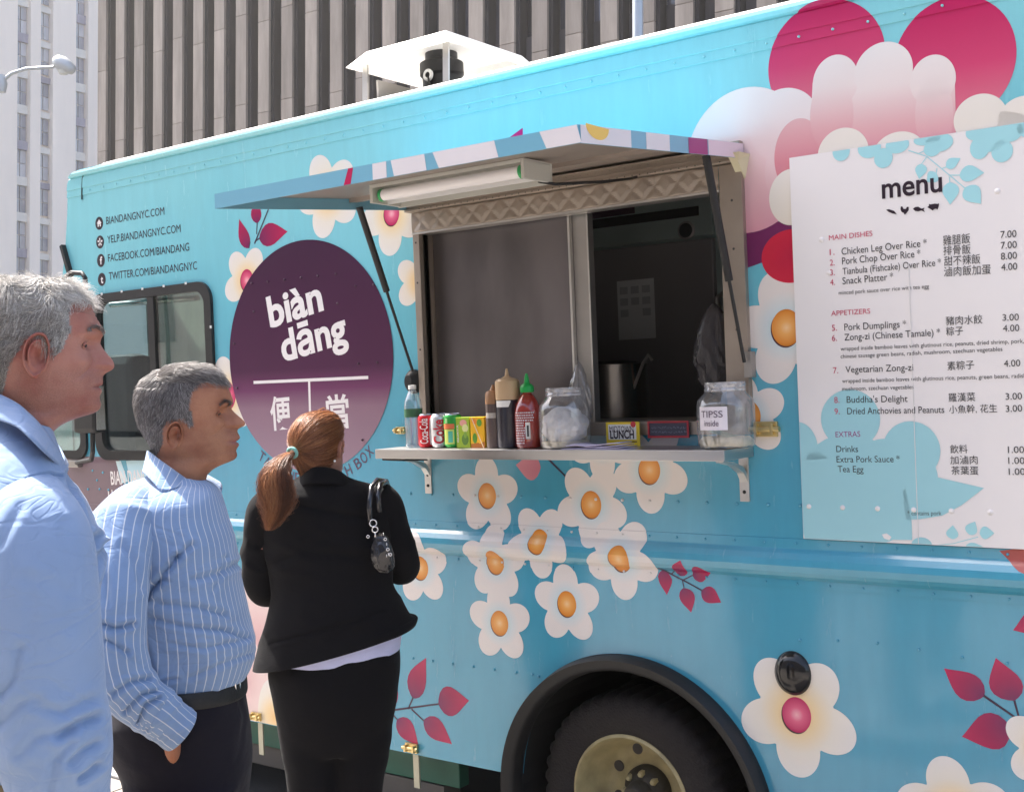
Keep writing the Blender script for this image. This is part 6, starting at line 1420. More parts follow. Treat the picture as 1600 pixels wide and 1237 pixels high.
def hand_parts(fig, wrist, palm_dir, palm_n, size=.185, curl=.5):
    """a hand: palm and five bent tapering fingers, as grids"""
    w_ = np.array(wrist); d = np.array(Vector(palm_dir).normalized()); n = np.array(palm_n)-d*np.dot(palm_n, d); n /= np.linalg.norm(n); s = np.cross(d, n); out = []
    def tubeg(pts, rs, M=14, fl=1.0, nr=16):
        P_ = crom(np.c_[pts, rs], nr); C_ = P_[:, :3]; V = np.zeros((nr+2, M, 3)); th = np.linspace(0, 2*PI, M, endpoint=False); pv = s.copy()
        for i in range(nr):
            t = C_[min(i+1, nr-1)]-C_[max(i-1, 0)]; t /= np.linalg.norm(t)+1e-9; a = pv-t*pv.dot(t); a /= np.linalg.norm(a); pv = a; b = np.cross(t, a)
            V[i+1] = C_[i]+(a*np.cos(th)[:, None]+b*np.sin(th)[:, None]*fl)*P_[i, 3]
        V[0] = C_[0]; V[-1] = C_[-1]; return V.reshape(-1, 3), grid_faces(nr+2, M), None, None
    L = size; out.append(tubeg([w_-d*.02, w_+d*L*.08, w_+d*L*.28, w_+d*L*.50], [.027, .030, .040, .036], 20, .48))
    for k, (o_, ln) in enumerate(((-.030, .40), (-.010, .45), (.011, .42), (.030, .33))):
        p = w_+d*L*.46+s*o_; pts = [p-d*.02]; dr = d.copy()
        for q_ in range(4):
            pts.append(p.copy()); a = curl*(.25+.35*q_); dr = d*math.cos(a)-n*math.sin(a); p = p+dr*L*ln*(.42, .30, .26, .2)[q_]
        out.append(tubeg(pts, [.009, .0095, .0088, .008, .0068], 10))
    p = w_+d*L*.12-s*.026; out.append(tubeg([p, p-s*.018+d*.02, p-s*.028+d*.045-n*.01, p-s*.026+d*.07-n*.02], [.014, .012, .0105, .008], 10))
    return out
def sample_head(H, n, extra=None):
    """n random points on the hair-bearing part: returns position, normal, (px,py), indices"""
    G, hm = H['G'], H['hm']; nr, M, _ = G.shape; N_ = normals_grid(G)
    A = np.linalg.norm(np.cross(np.roll(G, -1, 1)[:-1]-G[:-1], G[1:]-G[:-1]), axis=2)*(hm[:-1] > .5)
    p = A.ravel()/A.sum(); k = rng.choice(len(p), n, p=p); i, j = k//M, k % M; j2 = (j+1) % M; u, v = rng.random((2, n, 1))
    P = (G[i, j]*(1-u)+G[i, j2]*u)*(1-v)+(G[i+1, j]*(1-u)+G[i+1, j2]*u)*v; nn = N_[i, j]
    return P, nn, H['px'][i, j], H['py'][i, j], H['loc'][i, j]
def eyes(fig, H, exy, m_w, m_i):
    sc = H['sc']; x0 = (exy[0]-H['refx'])*sc; z0 = (H['refy']-exy[1])*sc
    for sd in (-1, 1):
        L_ = H['loc'].reshape(-1, 3); kk = np.argmin((L_[:, 1]-sd*.0305)**2+(L_[:, 2]-z0)**2+np.where(L_[:, 0] > 0, 0, 9)); x0 = L_[kk, 0]-.0088
        c = Vector(H['O']+x0*H['F']+sd*.0305*H['S']+z0*H['U']); bm = bmesh.new(); bmesh.ops.create_uvsphere(bm, u_segments=20, v_segments=14, radius=.0118)
        # lids: two skin folds over and under the eye, and a lash line
        for sg, hh, ff, rr in ((1, .0050, .0030, .0032), (-1, -.0052, .0018, .0028)):
            pl = [c+Vector(H['F'])*(.0105-7.0*(t*t)*1.1+ff)+Vector(H['S'])*t*sd+Vector(H['U'])*(hh*(1-(t/.0165)**2)-.0006) for t in np.linspace(-.0155, .0155, 13)]
            bl = bmesh.new(); add_tube(bl, pl, [rr*(.35+.65*math.sin(PI*k/12)) for k in range(13)], 8); fig.add(bm_obj('eyelid', bl, H['m'], None, True))
            if sg > 0:
                bl = bmesh.new(); add_tube(bl, [p+Vector(H['F'])*.0022-Vector(H['U'])*.0026 for p in pl], .0009, 6); fig.add(bm_obj('lash_line', bl, m_lash))
        rotq = Vector(H['F']).to_track_quat('Z', 'Y').to_matrix().to_4x4(); bm.transform(Matrix.Translation(c) @ rotq); o = fig.add(bm_obj('eye', bm, m_w, None, True))
        bm = bmesh.new(); add_lathe(bm, (0, 0, 0), [(0, .0122), (.0028, .0121), (.0028, .0119), (.0058, .0105)], 20); bm.transform(Matrix.Translation(c) @ rotq); q = bm_obj('iris', bm, m_i, None, True); q.parent = o
m_lash = mat('lash_dark', (.03, .022, .02), .6); m_eye = mat('eye_white', (.30, .26, .245), .25); m_iris = mat('iris_brown', (.05, .03, .02), .15)
def brow(fig, H, pts, m, n=220, ln=.011, th=.0035):
    """eyebrow hairs along pts (px,py) on both sides"""
    S_ = []; sc = H['sc']; loc = H['loc'].reshape(-1, 3); G = H['G'].reshape(-1, 3); 
    for sd in (-1, 1):
        idx = np.where((np.sign(loc[:, 1]) == sd) & (loc[:, 0] > .03))[0]
        for _ in range(n):
            t = rng.random(); q = crom(pts, 30)[int(t*29)]; s_abs = q[0]; z = (H['refy']-q[1])*sc+rng.normal()*th*.5
            k = idx[np.argmin((np.abs(loc[idx, 1])-s_abs)**2+(loc[idx, 2]-z)**2)]; p = G[k]+H['F']*.0015
            dr = H['S']*sd*(.8)+H['U']*(.35-.6*t)+H['F']*.15+rng.normal(size=3)*.15; dr /= np.linalg.norm(dr)
            S_.append([p, p+dr*ln*.5+H['F']*.001, p+dr*ln*.9-H['F']*.001])
    return fig.add(strands('eyebrow', np.array(S_), .00055, m, rng.random(len(S_))*.5))

# ------------------------------------------------------------------ man in the pinstripe shirt
f2 = Fig('person', 'man with short grey hair in a blue pinstriped shirt, hand in dark trouser pocket', 290, 2.84)
s2 = 2.84/FPX
rows2 = [(566, 296, 306, 306), (567.5, 282, 318, 318), (570, 268, 326, 326), (574, 255, 333, 333), (580, 243, 339.5, 339.5), (590, 229, 346.5, 346.5), (600, 220.5, 351, 351.5), (612, 215, 353, 355.5), (621, 213, 353.5, 358.5), (627, 212.5, 352, 360), (633, 213, 350.5, 357.5), (639, 213.5, 350, 357.5), (645, 214.5, 350, 363), (652, 216, 350, 371), (658, 217.5, 350.5, 377.3), (661.5, 218, 350.5, 378.3), (665, 219.5, 350.5, 376), (668, 221, 350.5, 369), (671, 222.5, 351, 366), (676, 225, 351, 367.3), (680, 227, 351, 370), (683.5, 229, 351, 370), (686.5, 231, 351, 367.2), (688.5, 232, 351, 365), (691, 233.5, 350.5, 368.5), (694.5, 235, 350, 368.8), (698, 236.5, 349.5, 366), (702, 237.5, 349, 364.3), (707, 238, 347, 366), (712, 238, 344, 365.5), (716, 237.5, 340, 361.5), (720, 237, 334, 352), (724, 236.5, 328, 341), (730, 236, 322, 330), (738, 235, 318, 322), (750, 234, 318, 319), (765, 230, 320, 320), (780, 222, 322, 322)]
rows2h = rows2; rows2 = [(y+(max(0, 630-y))*.085, b+4 if y > 575 else b, f, t) for y, b, f, t in rows2]
hp2 = [(232, 712), (236, 702), (205, 680), (196, 640), (198, 600), (215, 560), (300, 545), (340, 560), (352, 590), (352, 601), (339, 601), (330, 598), (318, 600), (309, 606), (304, 618), (303, 634), (305, 650), (308, 662), (301, 664), (296, 652), (270, 655), (264, 668), (262, 690), (256, 700), (246, 712)]
m_sk2 = skin('tanned_skin', (.41, .18, .10), (.26, .085, .045), (.13, .115, .11))
H2 = make_head(f2, (290, 640), s2, rows2, 570, 717, 8, m_sk2, hairpoly=hp2, eye=(348, 645), mouth=688, dd0=0.0)
H2['refx'], H2['refy'] = 290, 640
def body_under(fig, H, rows, arms, legs, hand=None, m=None, ears=()):
    nr, M, _ = H['G'].shape; parts = [(H['G'].reshape(-1, 3), grid_faces(nr, M), H['hm'].ravel(), H['lip'].ravel(), H['brd'].ravel())]
    # the trunk carries on from the last neck ring as the same surface
    V = loft_rows(fig, rows, 30, M); base = H['G'][-1]; ang0 = np.argmin(np.linalg.norm(V[0]-base[0], axis=1)); V = np.roll(V, -ang0, 1)
    if np.linalg.norm(V[0, M//4]-base[M//4]) > np.linalg.norm(V[0, -M//4]-base[M//4]): V = np.roll(V[:, ::-1], 1, 1)
    V = np.concatenate([base[None], V]); parts.append((V.reshape(-1, 3), grid_faces(31, M), None, None))
    for a in arms+legs: Vt = path_tube(fig, a, 26, 20); parts.append((Vt.reshape(-1, 3), grid_faces(26, 20), None, None))
    for e_ in ears: Ve, Fe = ear_geo(H, *e_); parts.append((Ve, Fe, None, None))
    for h in (hand or []): parts += h
    Vv, Ff, at = merge(parts); o = npmesh('body', Vv, Ff, m, None, attrs=at); return fig.add(o)
wr = f2.P(267, 1143, -.204); hd_ = (f2.P(276, 1196, -.10)-wr)
arms2 = [[(215, 815, -.10, .04), (182, 870, -.20, .044), (170, 960, -.235, .043), (178, 1050, -.24, .042), (215, 1095, -.23, .038), (248, 1120, -.218, .032), (268, 1143, -.212, .028)],
         [(220, 815, .12, .04), (200, 900, .22, .042), (215, 1020, .24, .040), (250, 1100, .22, .034), (290, 1180, .2, .027)]]
legs2 = [[(270, 1180, -.09, .09), (280, 1400, -.09, .075), (290, 1560, -.09, .055), (285, 1720, -.09, .045)], [(290, 1180, .10, .09), (300, 1400, .10, .075), (300, 1560, .1, .055), (295, 1720, .1, .045)]]
body2 = body_under(f2, H2, [(225, 785, 330, 785, .08, 0), (200, 830, 345, 830, .15, 0), (195, 950, 360, 950, .16, 0), (195, 1060, 362, 1060, .15, 0), (190, 1180, 372, 1180, .15, 0)], arms2, legs2,
    [hand_parts(f2, wr, hd_, f2.a, .165, .1), hand_parts(f2, f2.P(290, 1180, .2), f2.P(300, 1230, .2)-f2.P(290, 1180, .2), f2.n, .18, .5)], m_sk2, ears=[(282, 677, 43, -1), (282, 677, 43, 1)] if True else ())
eyes(f2, H2, (346, 646), m_eye, m_iris)
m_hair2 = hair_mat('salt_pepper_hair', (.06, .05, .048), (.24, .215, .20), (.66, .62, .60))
def short_hair(fig, H, n, ln, m, comb, curl=0.0, lift=.35, rad=.00055, seg=5, tonef=None, lnf=None):
    P, nn, px, py, loc = sample_head(H, n); F, U, S = H['F'], H['U'], H['S']; D_ = np.array([comb(x, y, l) for x, y, l in zip(px, py, loc)])
    d = D_[:, 0:1]*F+D_[:, 1:2]*U+(D_[:, 2:3]*np.sign(loc[:, 1:2]))*S; d += rng.normal(size=d.shape)*.22; d -= nn*(d*nn).sum(1, keepdims=True); d /= np.linalg.norm(d, axis=1, keepdims=True)+1e-9
    L = ln*rng.uniform(.7, 1.15, (n, 1)); 
    if lnf is not None: L = L*np.array([lnf(x, y) for x, y in zip(px, py)])[:, None]
    side = np.cross(nn, d); ph = np.array([noise.noise(Vector(p*22))*6 for p in P])[:, None]+rng.normal(size=(n, 1))*.35; S_ = []
    for t in np.linspace(0, 1, seg):
        p = P+nn*(L*lift*t*(1-.45*t)+.0006)+d*L*t
        if curl: p = p+side*curl*L*np.sin(ph+t*5.2)*t+nn*curl*.55*L*np.cos(ph+t*5.2)*t
        S_.append(p)
    S_ = np.stack(S_, 1); tone = np.clip(rng.beta(1.3, 1.6, n)*(1 if tonef is None else 1)+(0 if tonef is None else np.array([tonef(x, y) for x, y in zip(px, py)])), 0, 1)
    return fig.add(strands('hair', S_, rad*rng.uniform(.7, 1.3, n), m, tone))
def comb2(x, y, l):
    t = (y-566)/150.0
    if t < .22: return (.9, -.25, .25) if x > 255 else (-.5, -.7, .2)
    if x > 288: return (.35, -.9, .05)
    return (-.25, -1.0, .0)
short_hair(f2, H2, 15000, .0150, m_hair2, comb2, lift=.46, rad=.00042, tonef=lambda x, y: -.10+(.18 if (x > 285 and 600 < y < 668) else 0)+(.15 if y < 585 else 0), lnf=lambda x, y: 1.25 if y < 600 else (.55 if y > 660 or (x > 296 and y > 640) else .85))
brow(f2, H2, [(.010, 634), (.022, 628), (.034, 627), (.045, 632)], m_hair2, 200)
# clothes
m_shirt2 = fabric('pinstripe_cotton', (.20, .29, .46), (.56, .59, .64), .0185, .10)
T = [(238, 736, 322, 750, .078, .0), (224, 748, 335, 757, .105, 0), (198, 758, 342, 766, .15, 0), (176, 780, 348, 780, .185, 0), (164, 806, 356, 804, .20, 0), (168, 840, 366, 836, .208, 0), (168, 890, 372, 884, .205, 0), (168, 948, 384, 946, .20, 0), (168, 990, 395, 986, .195, 0), (168, 1015, 397, 1012, .19, 0), (170, 1040, 392, 1036, .182, 0), (176, 1060, 383, 1054, .172, 0), (182, 1078, 374, 1070, .160, 0)]
cr2 = [([(278, 868), (250, 905), (222, 940)], .010, 5), ([(262, 905), (238, 915), (212, 946)], .008, 4), ([(225, 935), (262, 944), (310, 948), (352, 960)], .006, 5), ([(300, 905), (340, 896), (372, 880)], .005, 6), ([(232, 965), (290, 978), (350, 984), (385, 996)], .006, 5), ([(300, 850), (275, 872)], .006, 5), ([(205, 960), (222, 1000), (240, 1050)], .006, 6), ([(268, 1005), (320, 1012), (380, 1000)], .004, 5), ([(295, 1060), (340, 1040), (392, 1020)], .003, 5), ([(244, 1066), (275, 1060)], .004, 4), ([(330, 925), (345, 900), (352, 870)], .003, 4)]
shirt2, _ = cloth(f2, 'shirt', loft_rows(f2, T, 150, 180, 2.25), m_shirt2, amp=.0060, f=(7, 3.4, 35), seed=3.0, creases=cr2, maskv=lambda v, a: .25+.75*min(1, max(0, (v-.25)*3)))
so_ = shirt2.modifiers.new('thickness', 'SOLIDIFY'); so_.thickness = .0015
A = [(226, 782, -.085, .040), (210, 792, -.12, .056), (193, 826, -.160, .073), (185, 870, -.198, .071), (181, 920, -.225, .068), (178, 970, -.235, .065), (180, 1020, -.240, .064), (190, 1060, -.240, .062), (211, 1086, -.235, .058), (236, 1106, -.225, .053), (256, 1121, -.215, .050)]
crs = [([(160, 975), (180, 982), (205, 975)], .010, 5), ([(165, 1000), (185, 1010), (200, 1020)], .007, 4), ([(190, 850), (215, 880), (222, 920)], .004, 6), ([(175, 1085), (205, 1065), (235, 1060)], .007, 5), ([(195, 1112), (222, 1085), (245, 1080)], .008, 4), ([(165, 900), (170, 945)], .004, 5), ([(215, 1130), (228, 1100), (248, 1090)], .008, 4)]
sleeve2, _ = cloth(f2, 'sleeve', path_tube(f2, A, 120, 90), m_shirt2, amp=.0050, f=(10, 5, 60), seed=9.0, creases=crs)
A = [(225, 1098, -.228, .0545), (240, 1108, -.222, .0560), (252, 1117, -.217, .052), (262, 1125, -.212, .0500), (273, 1134, -.206, .0488), (281, 1140, -.202, .0480)]
cuff2, _ = cloth(f2, 'cuff', path_tube(f2, A, 40, 80), m_shirt2, amp=.0028, f=(14, 12, 20), seed=2.0, creases=[([(248, 1090), (240, 1112), (228, 1140)], .006, 3)])
so_ = cuff2.modifiers.new('thickness', 'SOLIDIFY'); so_.thickness = .003
A = [(232, 790, .06, .030), (214, 806, .12, .060), (200, 860, .205, .066), (198, 950, .235, .060), (215, 1040, .24, .055), (245, 1100, .225, .048), (285, 1172, .2, .042)]
cloth(f2, 'sleeve', path_tube(f2, A, 60, 50), m_shirt2, amp=.004, f=(10, 5, 60), seed=19.0)
def ribbon(fig, name, top, bot, m, n=60, k=8, thick=.002, parent=None, bulge=.0):
    Tt = np.array([np.array(fig.P(*r)) for r in crom(top, n)]); Bb = np.array([np.array(fig.P(*r)) for r in crom(bot, n)]); t = np.linspace(0, 1, k)[None, :, None]
    V = Tt[:, None]*(1-t)+Bb[:, None]*t-np.array(fig.n)*bulge*np.sin(t*PI); arc = np.concatenate([[0], np.cumsum(np.linalg.norm(np.diff((Tt+Bb)/2, axis=0), axis=1))])
    U = np.stack(np.broadcast_arrays(arc[:, None], np.linspace(0, .04, k)[None]), -1).reshape(-1, 2)
    o = npmesh(name, V.reshape(-1, 3), grid_faces(n, k, False), m, None, uv=U); so_ = o.modifiers.new('thickness', 'SOLIDIFY'); so_.thickness = thick; so_.offset = 0; return fig.add(o, parent)
ribbon(f2, 'collar', [(246, 720, .085), (233, 706, .05), (231, 704, .0), (237, 708, -.04), (252, 720, -.072), (270, 733, -.082), (288, 746, -.066), (302, 756, -.035), (308, 762, -.01)],
       [(240, 748, .125), (226, 740, .07), (223, 738, -.0), (228, 742, -.07), (240, 754, -.125), (254, 768, -.150), (274, 763, -.132), (292, 757, -.080), (309, 764, -.012)], m_shirt2, thick=.003)
ribbon(f2, 'collar', [(316, 766, .0), (320, 750, .04), (318, 740, .075), (300, 730, .085), (260, 722, .085)], [(318, 772, .005), (341, 775, .05), (346, 757, .10), (325, 748, .13), (250, 748, .13)], m_shirt2, thick=.003)
ribbon(f2, 'placket', [(312, 764, -.085), (326, 785, -.125), (341, 820, -.125), (352, 880, -.118), (364, 930, -.115), (380, 985, -.108), (384, 1030, -.09), (376, 1060, -.07)], [(318, 764, -.070), (333, 785, -.100), (347, 820, -.102), (357, 880, -.10), (370, 930, -.092), (386, 985, -.085), (389, 1030, -.07), (380, 1060, -.05)], m_shirt2, thick=.003)
m_trou2 = fabric('charcoal_wool', (.0085, .0075, .0125), None, rough=.95, bump=.1, sheen=.05, crease=.10)
T = [(176, 1062, 383, 1052, .172, 0), (172, 1085, 384, 1076, .178, 0), (166, 1110, 388, 1104, .182, 0), (163, 1130, 391, 1130, .185, 0), (170, 1170, 394, 1170, .185, 0), (186, 1210, 392, 1210, .180, 0), (194, 1250, 386, 1250, .172, 0), (200, 1300, 380, 1300, .165, 0)]
trou2 = cloth(f2, 'trousers', loft_rows(f2, T, 70, 120), m_trou2, amp=.004, f=(6, 3, 20), seed=5, creases=[([(372, 1078), (380, 1120), (376, 1160), (368, 1190)], .003, 3), ([(276, 1185), (290, 1150), (292, 1140)], .006, 4)])
for k, dd in enumerate((-.09, .10)):
    A = [(285, 1225, dd, .128), (285, 1330, dd, .112), (288, 1450, dd, .094), (286, 1600, dd, .082), (284, 1700, dd, .078)]
    lg_ = cloth(f2, 'trouser_leg', path_tube(f2, A, 40, 40), m_trou2, amp=.004, f=(6, 3, 20), seed=k*3+1, parent=None); trl2 = (trl2 if k else [trou2])+[lg_]
fuse(f2, 'trousers', trl2, m_trou2, .007, 4)
m_belt = mat('black_leather', (.004, .0038, .004), .6, var=.3, nscale=40, bump=.2, bscale=150)
V = loft_rows(f2, [(174, 1060, 385, 1050, .176, 0), (173, 1066, 386, 1057, .180, 0), (171, 1078, 387, 1070, .182, 0), (171, 1083, 386, 1075, .180, 0)], 8, 90); f2.add(npmesh('belt', V.reshape(-1, 3), grid_faces(8, 90), m_belt))
bm = bmesh.new(); c = f2.P(371, 1066, -.105); add_tube(bm, [c+f2.a*.010*math.cos(t)*.55+f2.up*.021*math.sin(t)+f2.n*.010*math.cos(t) for t in np.linspace(0, 2*PI, 20)], .003, 8); f2.add(bm_obj('belt_buckle', bm, m_chrome, None, sharp=50))
def shoe(fig, px, dd, m, F):
    b = fig.P(px, 1500, dd); bm = bmesh.new(); bmesh.ops.create_uvsphere(bm, u_segments=20, v_segments=12, radius=1)
    for v in bm.verts: v.co = Vector((v.co.x*.14, v.co.y*.048*(1 if v.co.x < .3 else 1.1), max(v.co.z, -.5)*.055*(1.3 if v.co.x < -.2 else .9)))
    for v in bm.verts: v.co.z += .028
    yaw = math.atan2(F[1], F[0]); bm.transform(Matrix.Translation((b.x+F[0]*.06, b.y+F[1]*.06, PAVE_Z)) @ Matrix.Rotation(yaw, 4, 'Z')); return fig.add(bm_obj('shoe', bm, m, None, True))
for dd in (-.09, .10): shoe(f2, 285, dd, m_belt, f2.a)

# ------------------------------------------------------------------ tall man at the left edge
f1 = Fig('person', 'tall man with wavy silver hair in a plain light blue shirt at the left edge', 60, 2.10)
s1 = 2.10/FPX
rows1 = [(437, 42, 66, 66), (438.5, 28, 82, 82), (442, 14, 98, 98), (448, 2, 110, 110), (458, -9, 120, 120), (470, -16, 128, 128), (483, -21, 133, 133.5), (496, -24, 137, 138), (506, -25, 138, 143.5), (513, -25, 138, 147.5), (520, -25, 137, 148.5), (528, -24.5, 135, 145), (536, -24, 134, 143.5), (544, -22, 134, 148), (552, -20, 134, 154), (560, -18, 134, 160.5), (566, -16, 134.5, 163), (571, -15, 135, 163), (575, -13, 135, 160), (579, -12, 135, 152), (583, -10, 135.5, 147.5), (588, -8, 136, 147), (593, -6, 136, 147.5), (597, -4, 136, 146.5), (600, -3, 136, 142.5), (603, -2, 136, 145.5), (608, 0, 136, 145.5), (613, 2, 135.5, 142.5), (619, 3, 135, 143), (626, 4, 134, 145), (633, 4, 130, 142.5), (638, 4, 124, 136), (642, 4, 116, 124), (646, 3, 106, 110), (651, 2, 96, 98), (658, 1, 86, 86), (668, -2, 76, 76), (680, -5, 72, 72), (700, -14, 72, 72), (715, -24, 76, 76)]
rows1 = [(y+(max(0, 520-y))*.10, b, f, t) for y, b, f, t in rows1]
hp1 = [(16, 606), (-8, 602), (-60, 580), (-60, 420), (40, 405), (128, 430), (140, 470), (128, 474), (112, 472), (104, 484), (103, 500), (106, 520), (97, 540), (90, 556), (86, 550), (80, 532), (72, 520), (54, 520), (44, 535), (40, 548), (28, 560), (22, 580)]
m_sk1 = skin('ruddy_skin', (.42, .19, .145), (.30, .085, .065), (.26, .25, .245))
H1 = make_head(f1, (50, 545), s1, rows1, 444, 640, 4, m_sk1, hairpoly=hp1, eye=(134, 540), mouth=600, M=144, nrow=180)
H1['refx'], H1['refy'] = 50, 545
arms1 = [[(45, 830, -.10, .045), (50, 890, -.19, .05), (62, 1000, -.2, .045), (90, 1160, -.2, .042), (150, 1300, -.18, .036), (200, 1400, -.15, .028)], [(20, 830, .10, .045), (20, 950, .22, .048), (40, 1160, .24, .042), (110, 1280, .2, .035), (170, 1360, .15, .028)]]
legs1 = [[(20, 1250, -.09, .10), (20, 1600, -.09, .08), (20, 1900, -.09, .06), (20, 2150, -.09, .05)], [(30, 1250, .10, .10), (30, 1600, .10, .08), (30, 1900, .1, .06), (30, 2150, .1, .05)]]
wr = f1.P(200, 1400, -.15)
body_under(f1, H1, [(-24, 722, 78, 722, .09, 0), (-50, 790, 100, 790, .15, 0), (-60, 950, 120, 950, .17, 0), (-60, 1150, 115, 1150, .16, 0), (-60, 1280, 118, 1280, .16, 0)], arms1, legs1, [hand_parts(f1, wr, f1.P(230, 1460, -.13)-wr, -f1.n, .19, .5), hand_parts(f1, f1.P(170, 1360, .15), f1.P(210, 1420, .12)-f1.P(170, 1360, .15), f1.n, .19, .5)], m_sk1, ears=[(62.5, 556, 66, -1, -9, .50), (62.5, 556, 66, 1)])
eyes(f1, H1, (133.5, 541), m_eye, m_iris)
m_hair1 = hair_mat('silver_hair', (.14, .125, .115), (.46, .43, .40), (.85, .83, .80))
def comb1(x, y, l):
    t = (y-437)/200.0
    if t < .16: return (-.55, -.3, .5) if x < 70 else (.35, -.3, .5)
    return (-.75, -.75, .0)
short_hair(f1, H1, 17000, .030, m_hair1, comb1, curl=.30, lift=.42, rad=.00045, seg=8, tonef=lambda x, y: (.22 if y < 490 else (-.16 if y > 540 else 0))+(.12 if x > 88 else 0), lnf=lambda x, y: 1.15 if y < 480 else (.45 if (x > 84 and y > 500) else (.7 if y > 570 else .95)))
brow(f1, H1, [(.010, 522), (.022, 515), (.034, 513), (.045, 518)], m_hair1, 170)
m_shirt1 = fabric('chambray_cotton', (.225, .315, .49), None, var=.06, bump=.12)
T = [(-20, 636, 82, 668, .078, 0), (-28, 655, 90, 692, .105, 0), (-38, 678, 98, 714, .145, 0), (-55, 708, 106, 735, .185, 0), (-75, 745, 117, 757, .215, 0), (-88, 780, 137, 782, .235, 0), (-94, 830, 156, 828, .24, 0), (-96, 880, 159, 872, .24, 0), (-96, 950, 154, 946, .235, 0), (-96, 1030, 149, 1030, .23, 0), (-94, 1100, 143, 1105, .22, 0), (-94, 1140, 135, 1140, .215, 0), (-92, 1160, 128, 1160, .208, 0), (-90, 1176, 122, 1176, .200, 0)]
cr1 = [([(150, 838), (146, 870), (140, 905)], .012, 6), ([(160, 850), (150, 880), (143, 900)], .008, 4), ([(122, 790), (135, 830), (150, 850)], .006, 5), ([(105, 740), (120, 790), (130, 830)], .005, 5), ([(136, 930), (142, 990), (138, 1050)], .008, 6), ([(40, 750), (61, 743), (78, 740), (97, 744)], .005, 2.2)]
shirt1, _ = cloth(f1, 'shirt', loft_rows(f1, T, 150, 190, 2.2), m_shirt1, amp=.0045, f=(5, 2.6, 25), seed=7.0, creases=cr1, maskv=lambda v, a: .2+.8*min(1, max(0, (v-.2)*3)))
A = [(48, 780, -.10, .045), (44, 795, -.14, .066), (44, 830, -.180, .086), (48, 875, -.203, .092), (52, 940, -.212, .092), (58, 1010, -.212, .092), (66, 1070, -.212, .089), (72, 1110, -.212, .086), (80, 1150, -.212, .086), (86, 1180, -.212, .082), (92, 1215, -.212, .074), (98, 1250, -.21, .066), (104, 1290, -.208, .062)]
crs = [([(0, 850), (18, 815), (34, 790)], 0.0028, 9), ([(0, 1085), (20, 1060), (30, 1010)], 0.0044, 8), ([(0, 1130), (30, 1100), (60, 1092)], 0.0033, 9), ([(95, 1150), (120, 1130), (150, 1120)], 0.0066, 9), ([(110, 1190), (130, 1170), (152, 1160)], 0.0055, 8), ([(126, 1215), (140, 1205), (152, 1195)], 0.0066, 7), ([(60, 1105), (100, 1112), (145, 1090)], 0.0033, 9), ([(100, 820), (112, 900), (110, 980)], 0.0017, 11), ([(45, 900), (50, 960), (42, 1020)], 0.0017, 10), ([(30, 1180), (60, 1150), (110, 1140)], 0.0033, 9), ([(75, 1237), (85, 1190), (110, 1160)], 0.0044, 9), ([(18, 900), (60, 905), (110, 925)], 0.0011, 10)]
cloth(f1, 'sleeve', path_tube(f1, A, 150, 110), m_shirt1, amp=.0050, f=(6, 3.4, 40), seed=14.0, creases=crs, maskv=lambda v, a: .45+.9*max(0, v-.5))
A = [(120, 1118, -.19, .040), (128, 1150, -.19, .036), (128, 1185, -.19, .030), (124, 1215, -.19, .028)]
cloth(f1, 'sleeve', path_tube(f1, [(36, 800, .06, .03), (30, 830, .14, .07), (40, 950, .235, .075), (60, 1120, .24, .065), (90, 1240, .22, .055)], 50, 50), m_shirt1, amp=.004, f=(8, 4, 60), seed=24.0)
ribbon(f1, 'collar', [(40, 660, .11), (-5, 622, .09), (-22, 610, .02), (-8, 613, -.05), (24, 629, -.085), (44, 645, -.095), (61, 662, -.095), (76, 682, -.080), (90, 702, -.055), (99, 719, -.015)],
       [(40, 700, .16), (-20, 668, .12), (-44, 655, .02), (-25, 650, -.09), (22, 664, -.150), (46, 683, -.175), (64, 701, -.170), (80, 716, -.135), (92, 727, -.09), (101, 733, -.03)], m_shirt1, thick=.003)
ribbon(f1, 'collar', [(100, 722, .0), (96, 705, .05), (80, 684, .09), (50, 665, .11)], [(102, 734, .0), (106, 725, .07), (95, 712, .14), (50, 700, .16)], m_shirt1, thick=.003)
m_khaki = fabric('khaki_cotton', (.30, .21, .11), None, bump=.15)
T = [(-92, 1168, 126, 1168, .203, 0), (-92, 1185, 126, 1185, .212, 0), (-90, 1240, 122, 1240, .20, 0), (-86, 1330, 112, 1330, .19, 0), (-80, 1400, 105, 1400, .18, 0)]
cloth(f1, 'trousers', loft_rows(f1, T, 40, 90), m_khaki, amp=.004, f=(6, 3, 20), seed=33)
for k, dd in enumerate((-.10, .10)): cloth(f1, 'trouser_leg', path_tube(f1, [(15, 1330, dd, .13), (18, 1600, dd, .10), (20, 1900, dd, .085), (20, 2130, dd, .08)], 30, 36), m_khaki, amp=.004, f=(6, 3, 20), seed=k*3+41)
for dd in (-.10, .10): shoe(f1, 20, dd, m_belt, f1.a)

# ------------------------------------------------------------------ woman at the window, seen from behind
f3 = Fig('person', 'woman with auburn ponytail and black trouser suit standing at the serving window', 520, 3.95)
s3 = 3.95/FPX
F3 = (f3.n*math.cos(math.radians(38))+f3.a*math.sin(math.radians(38))).normalized()
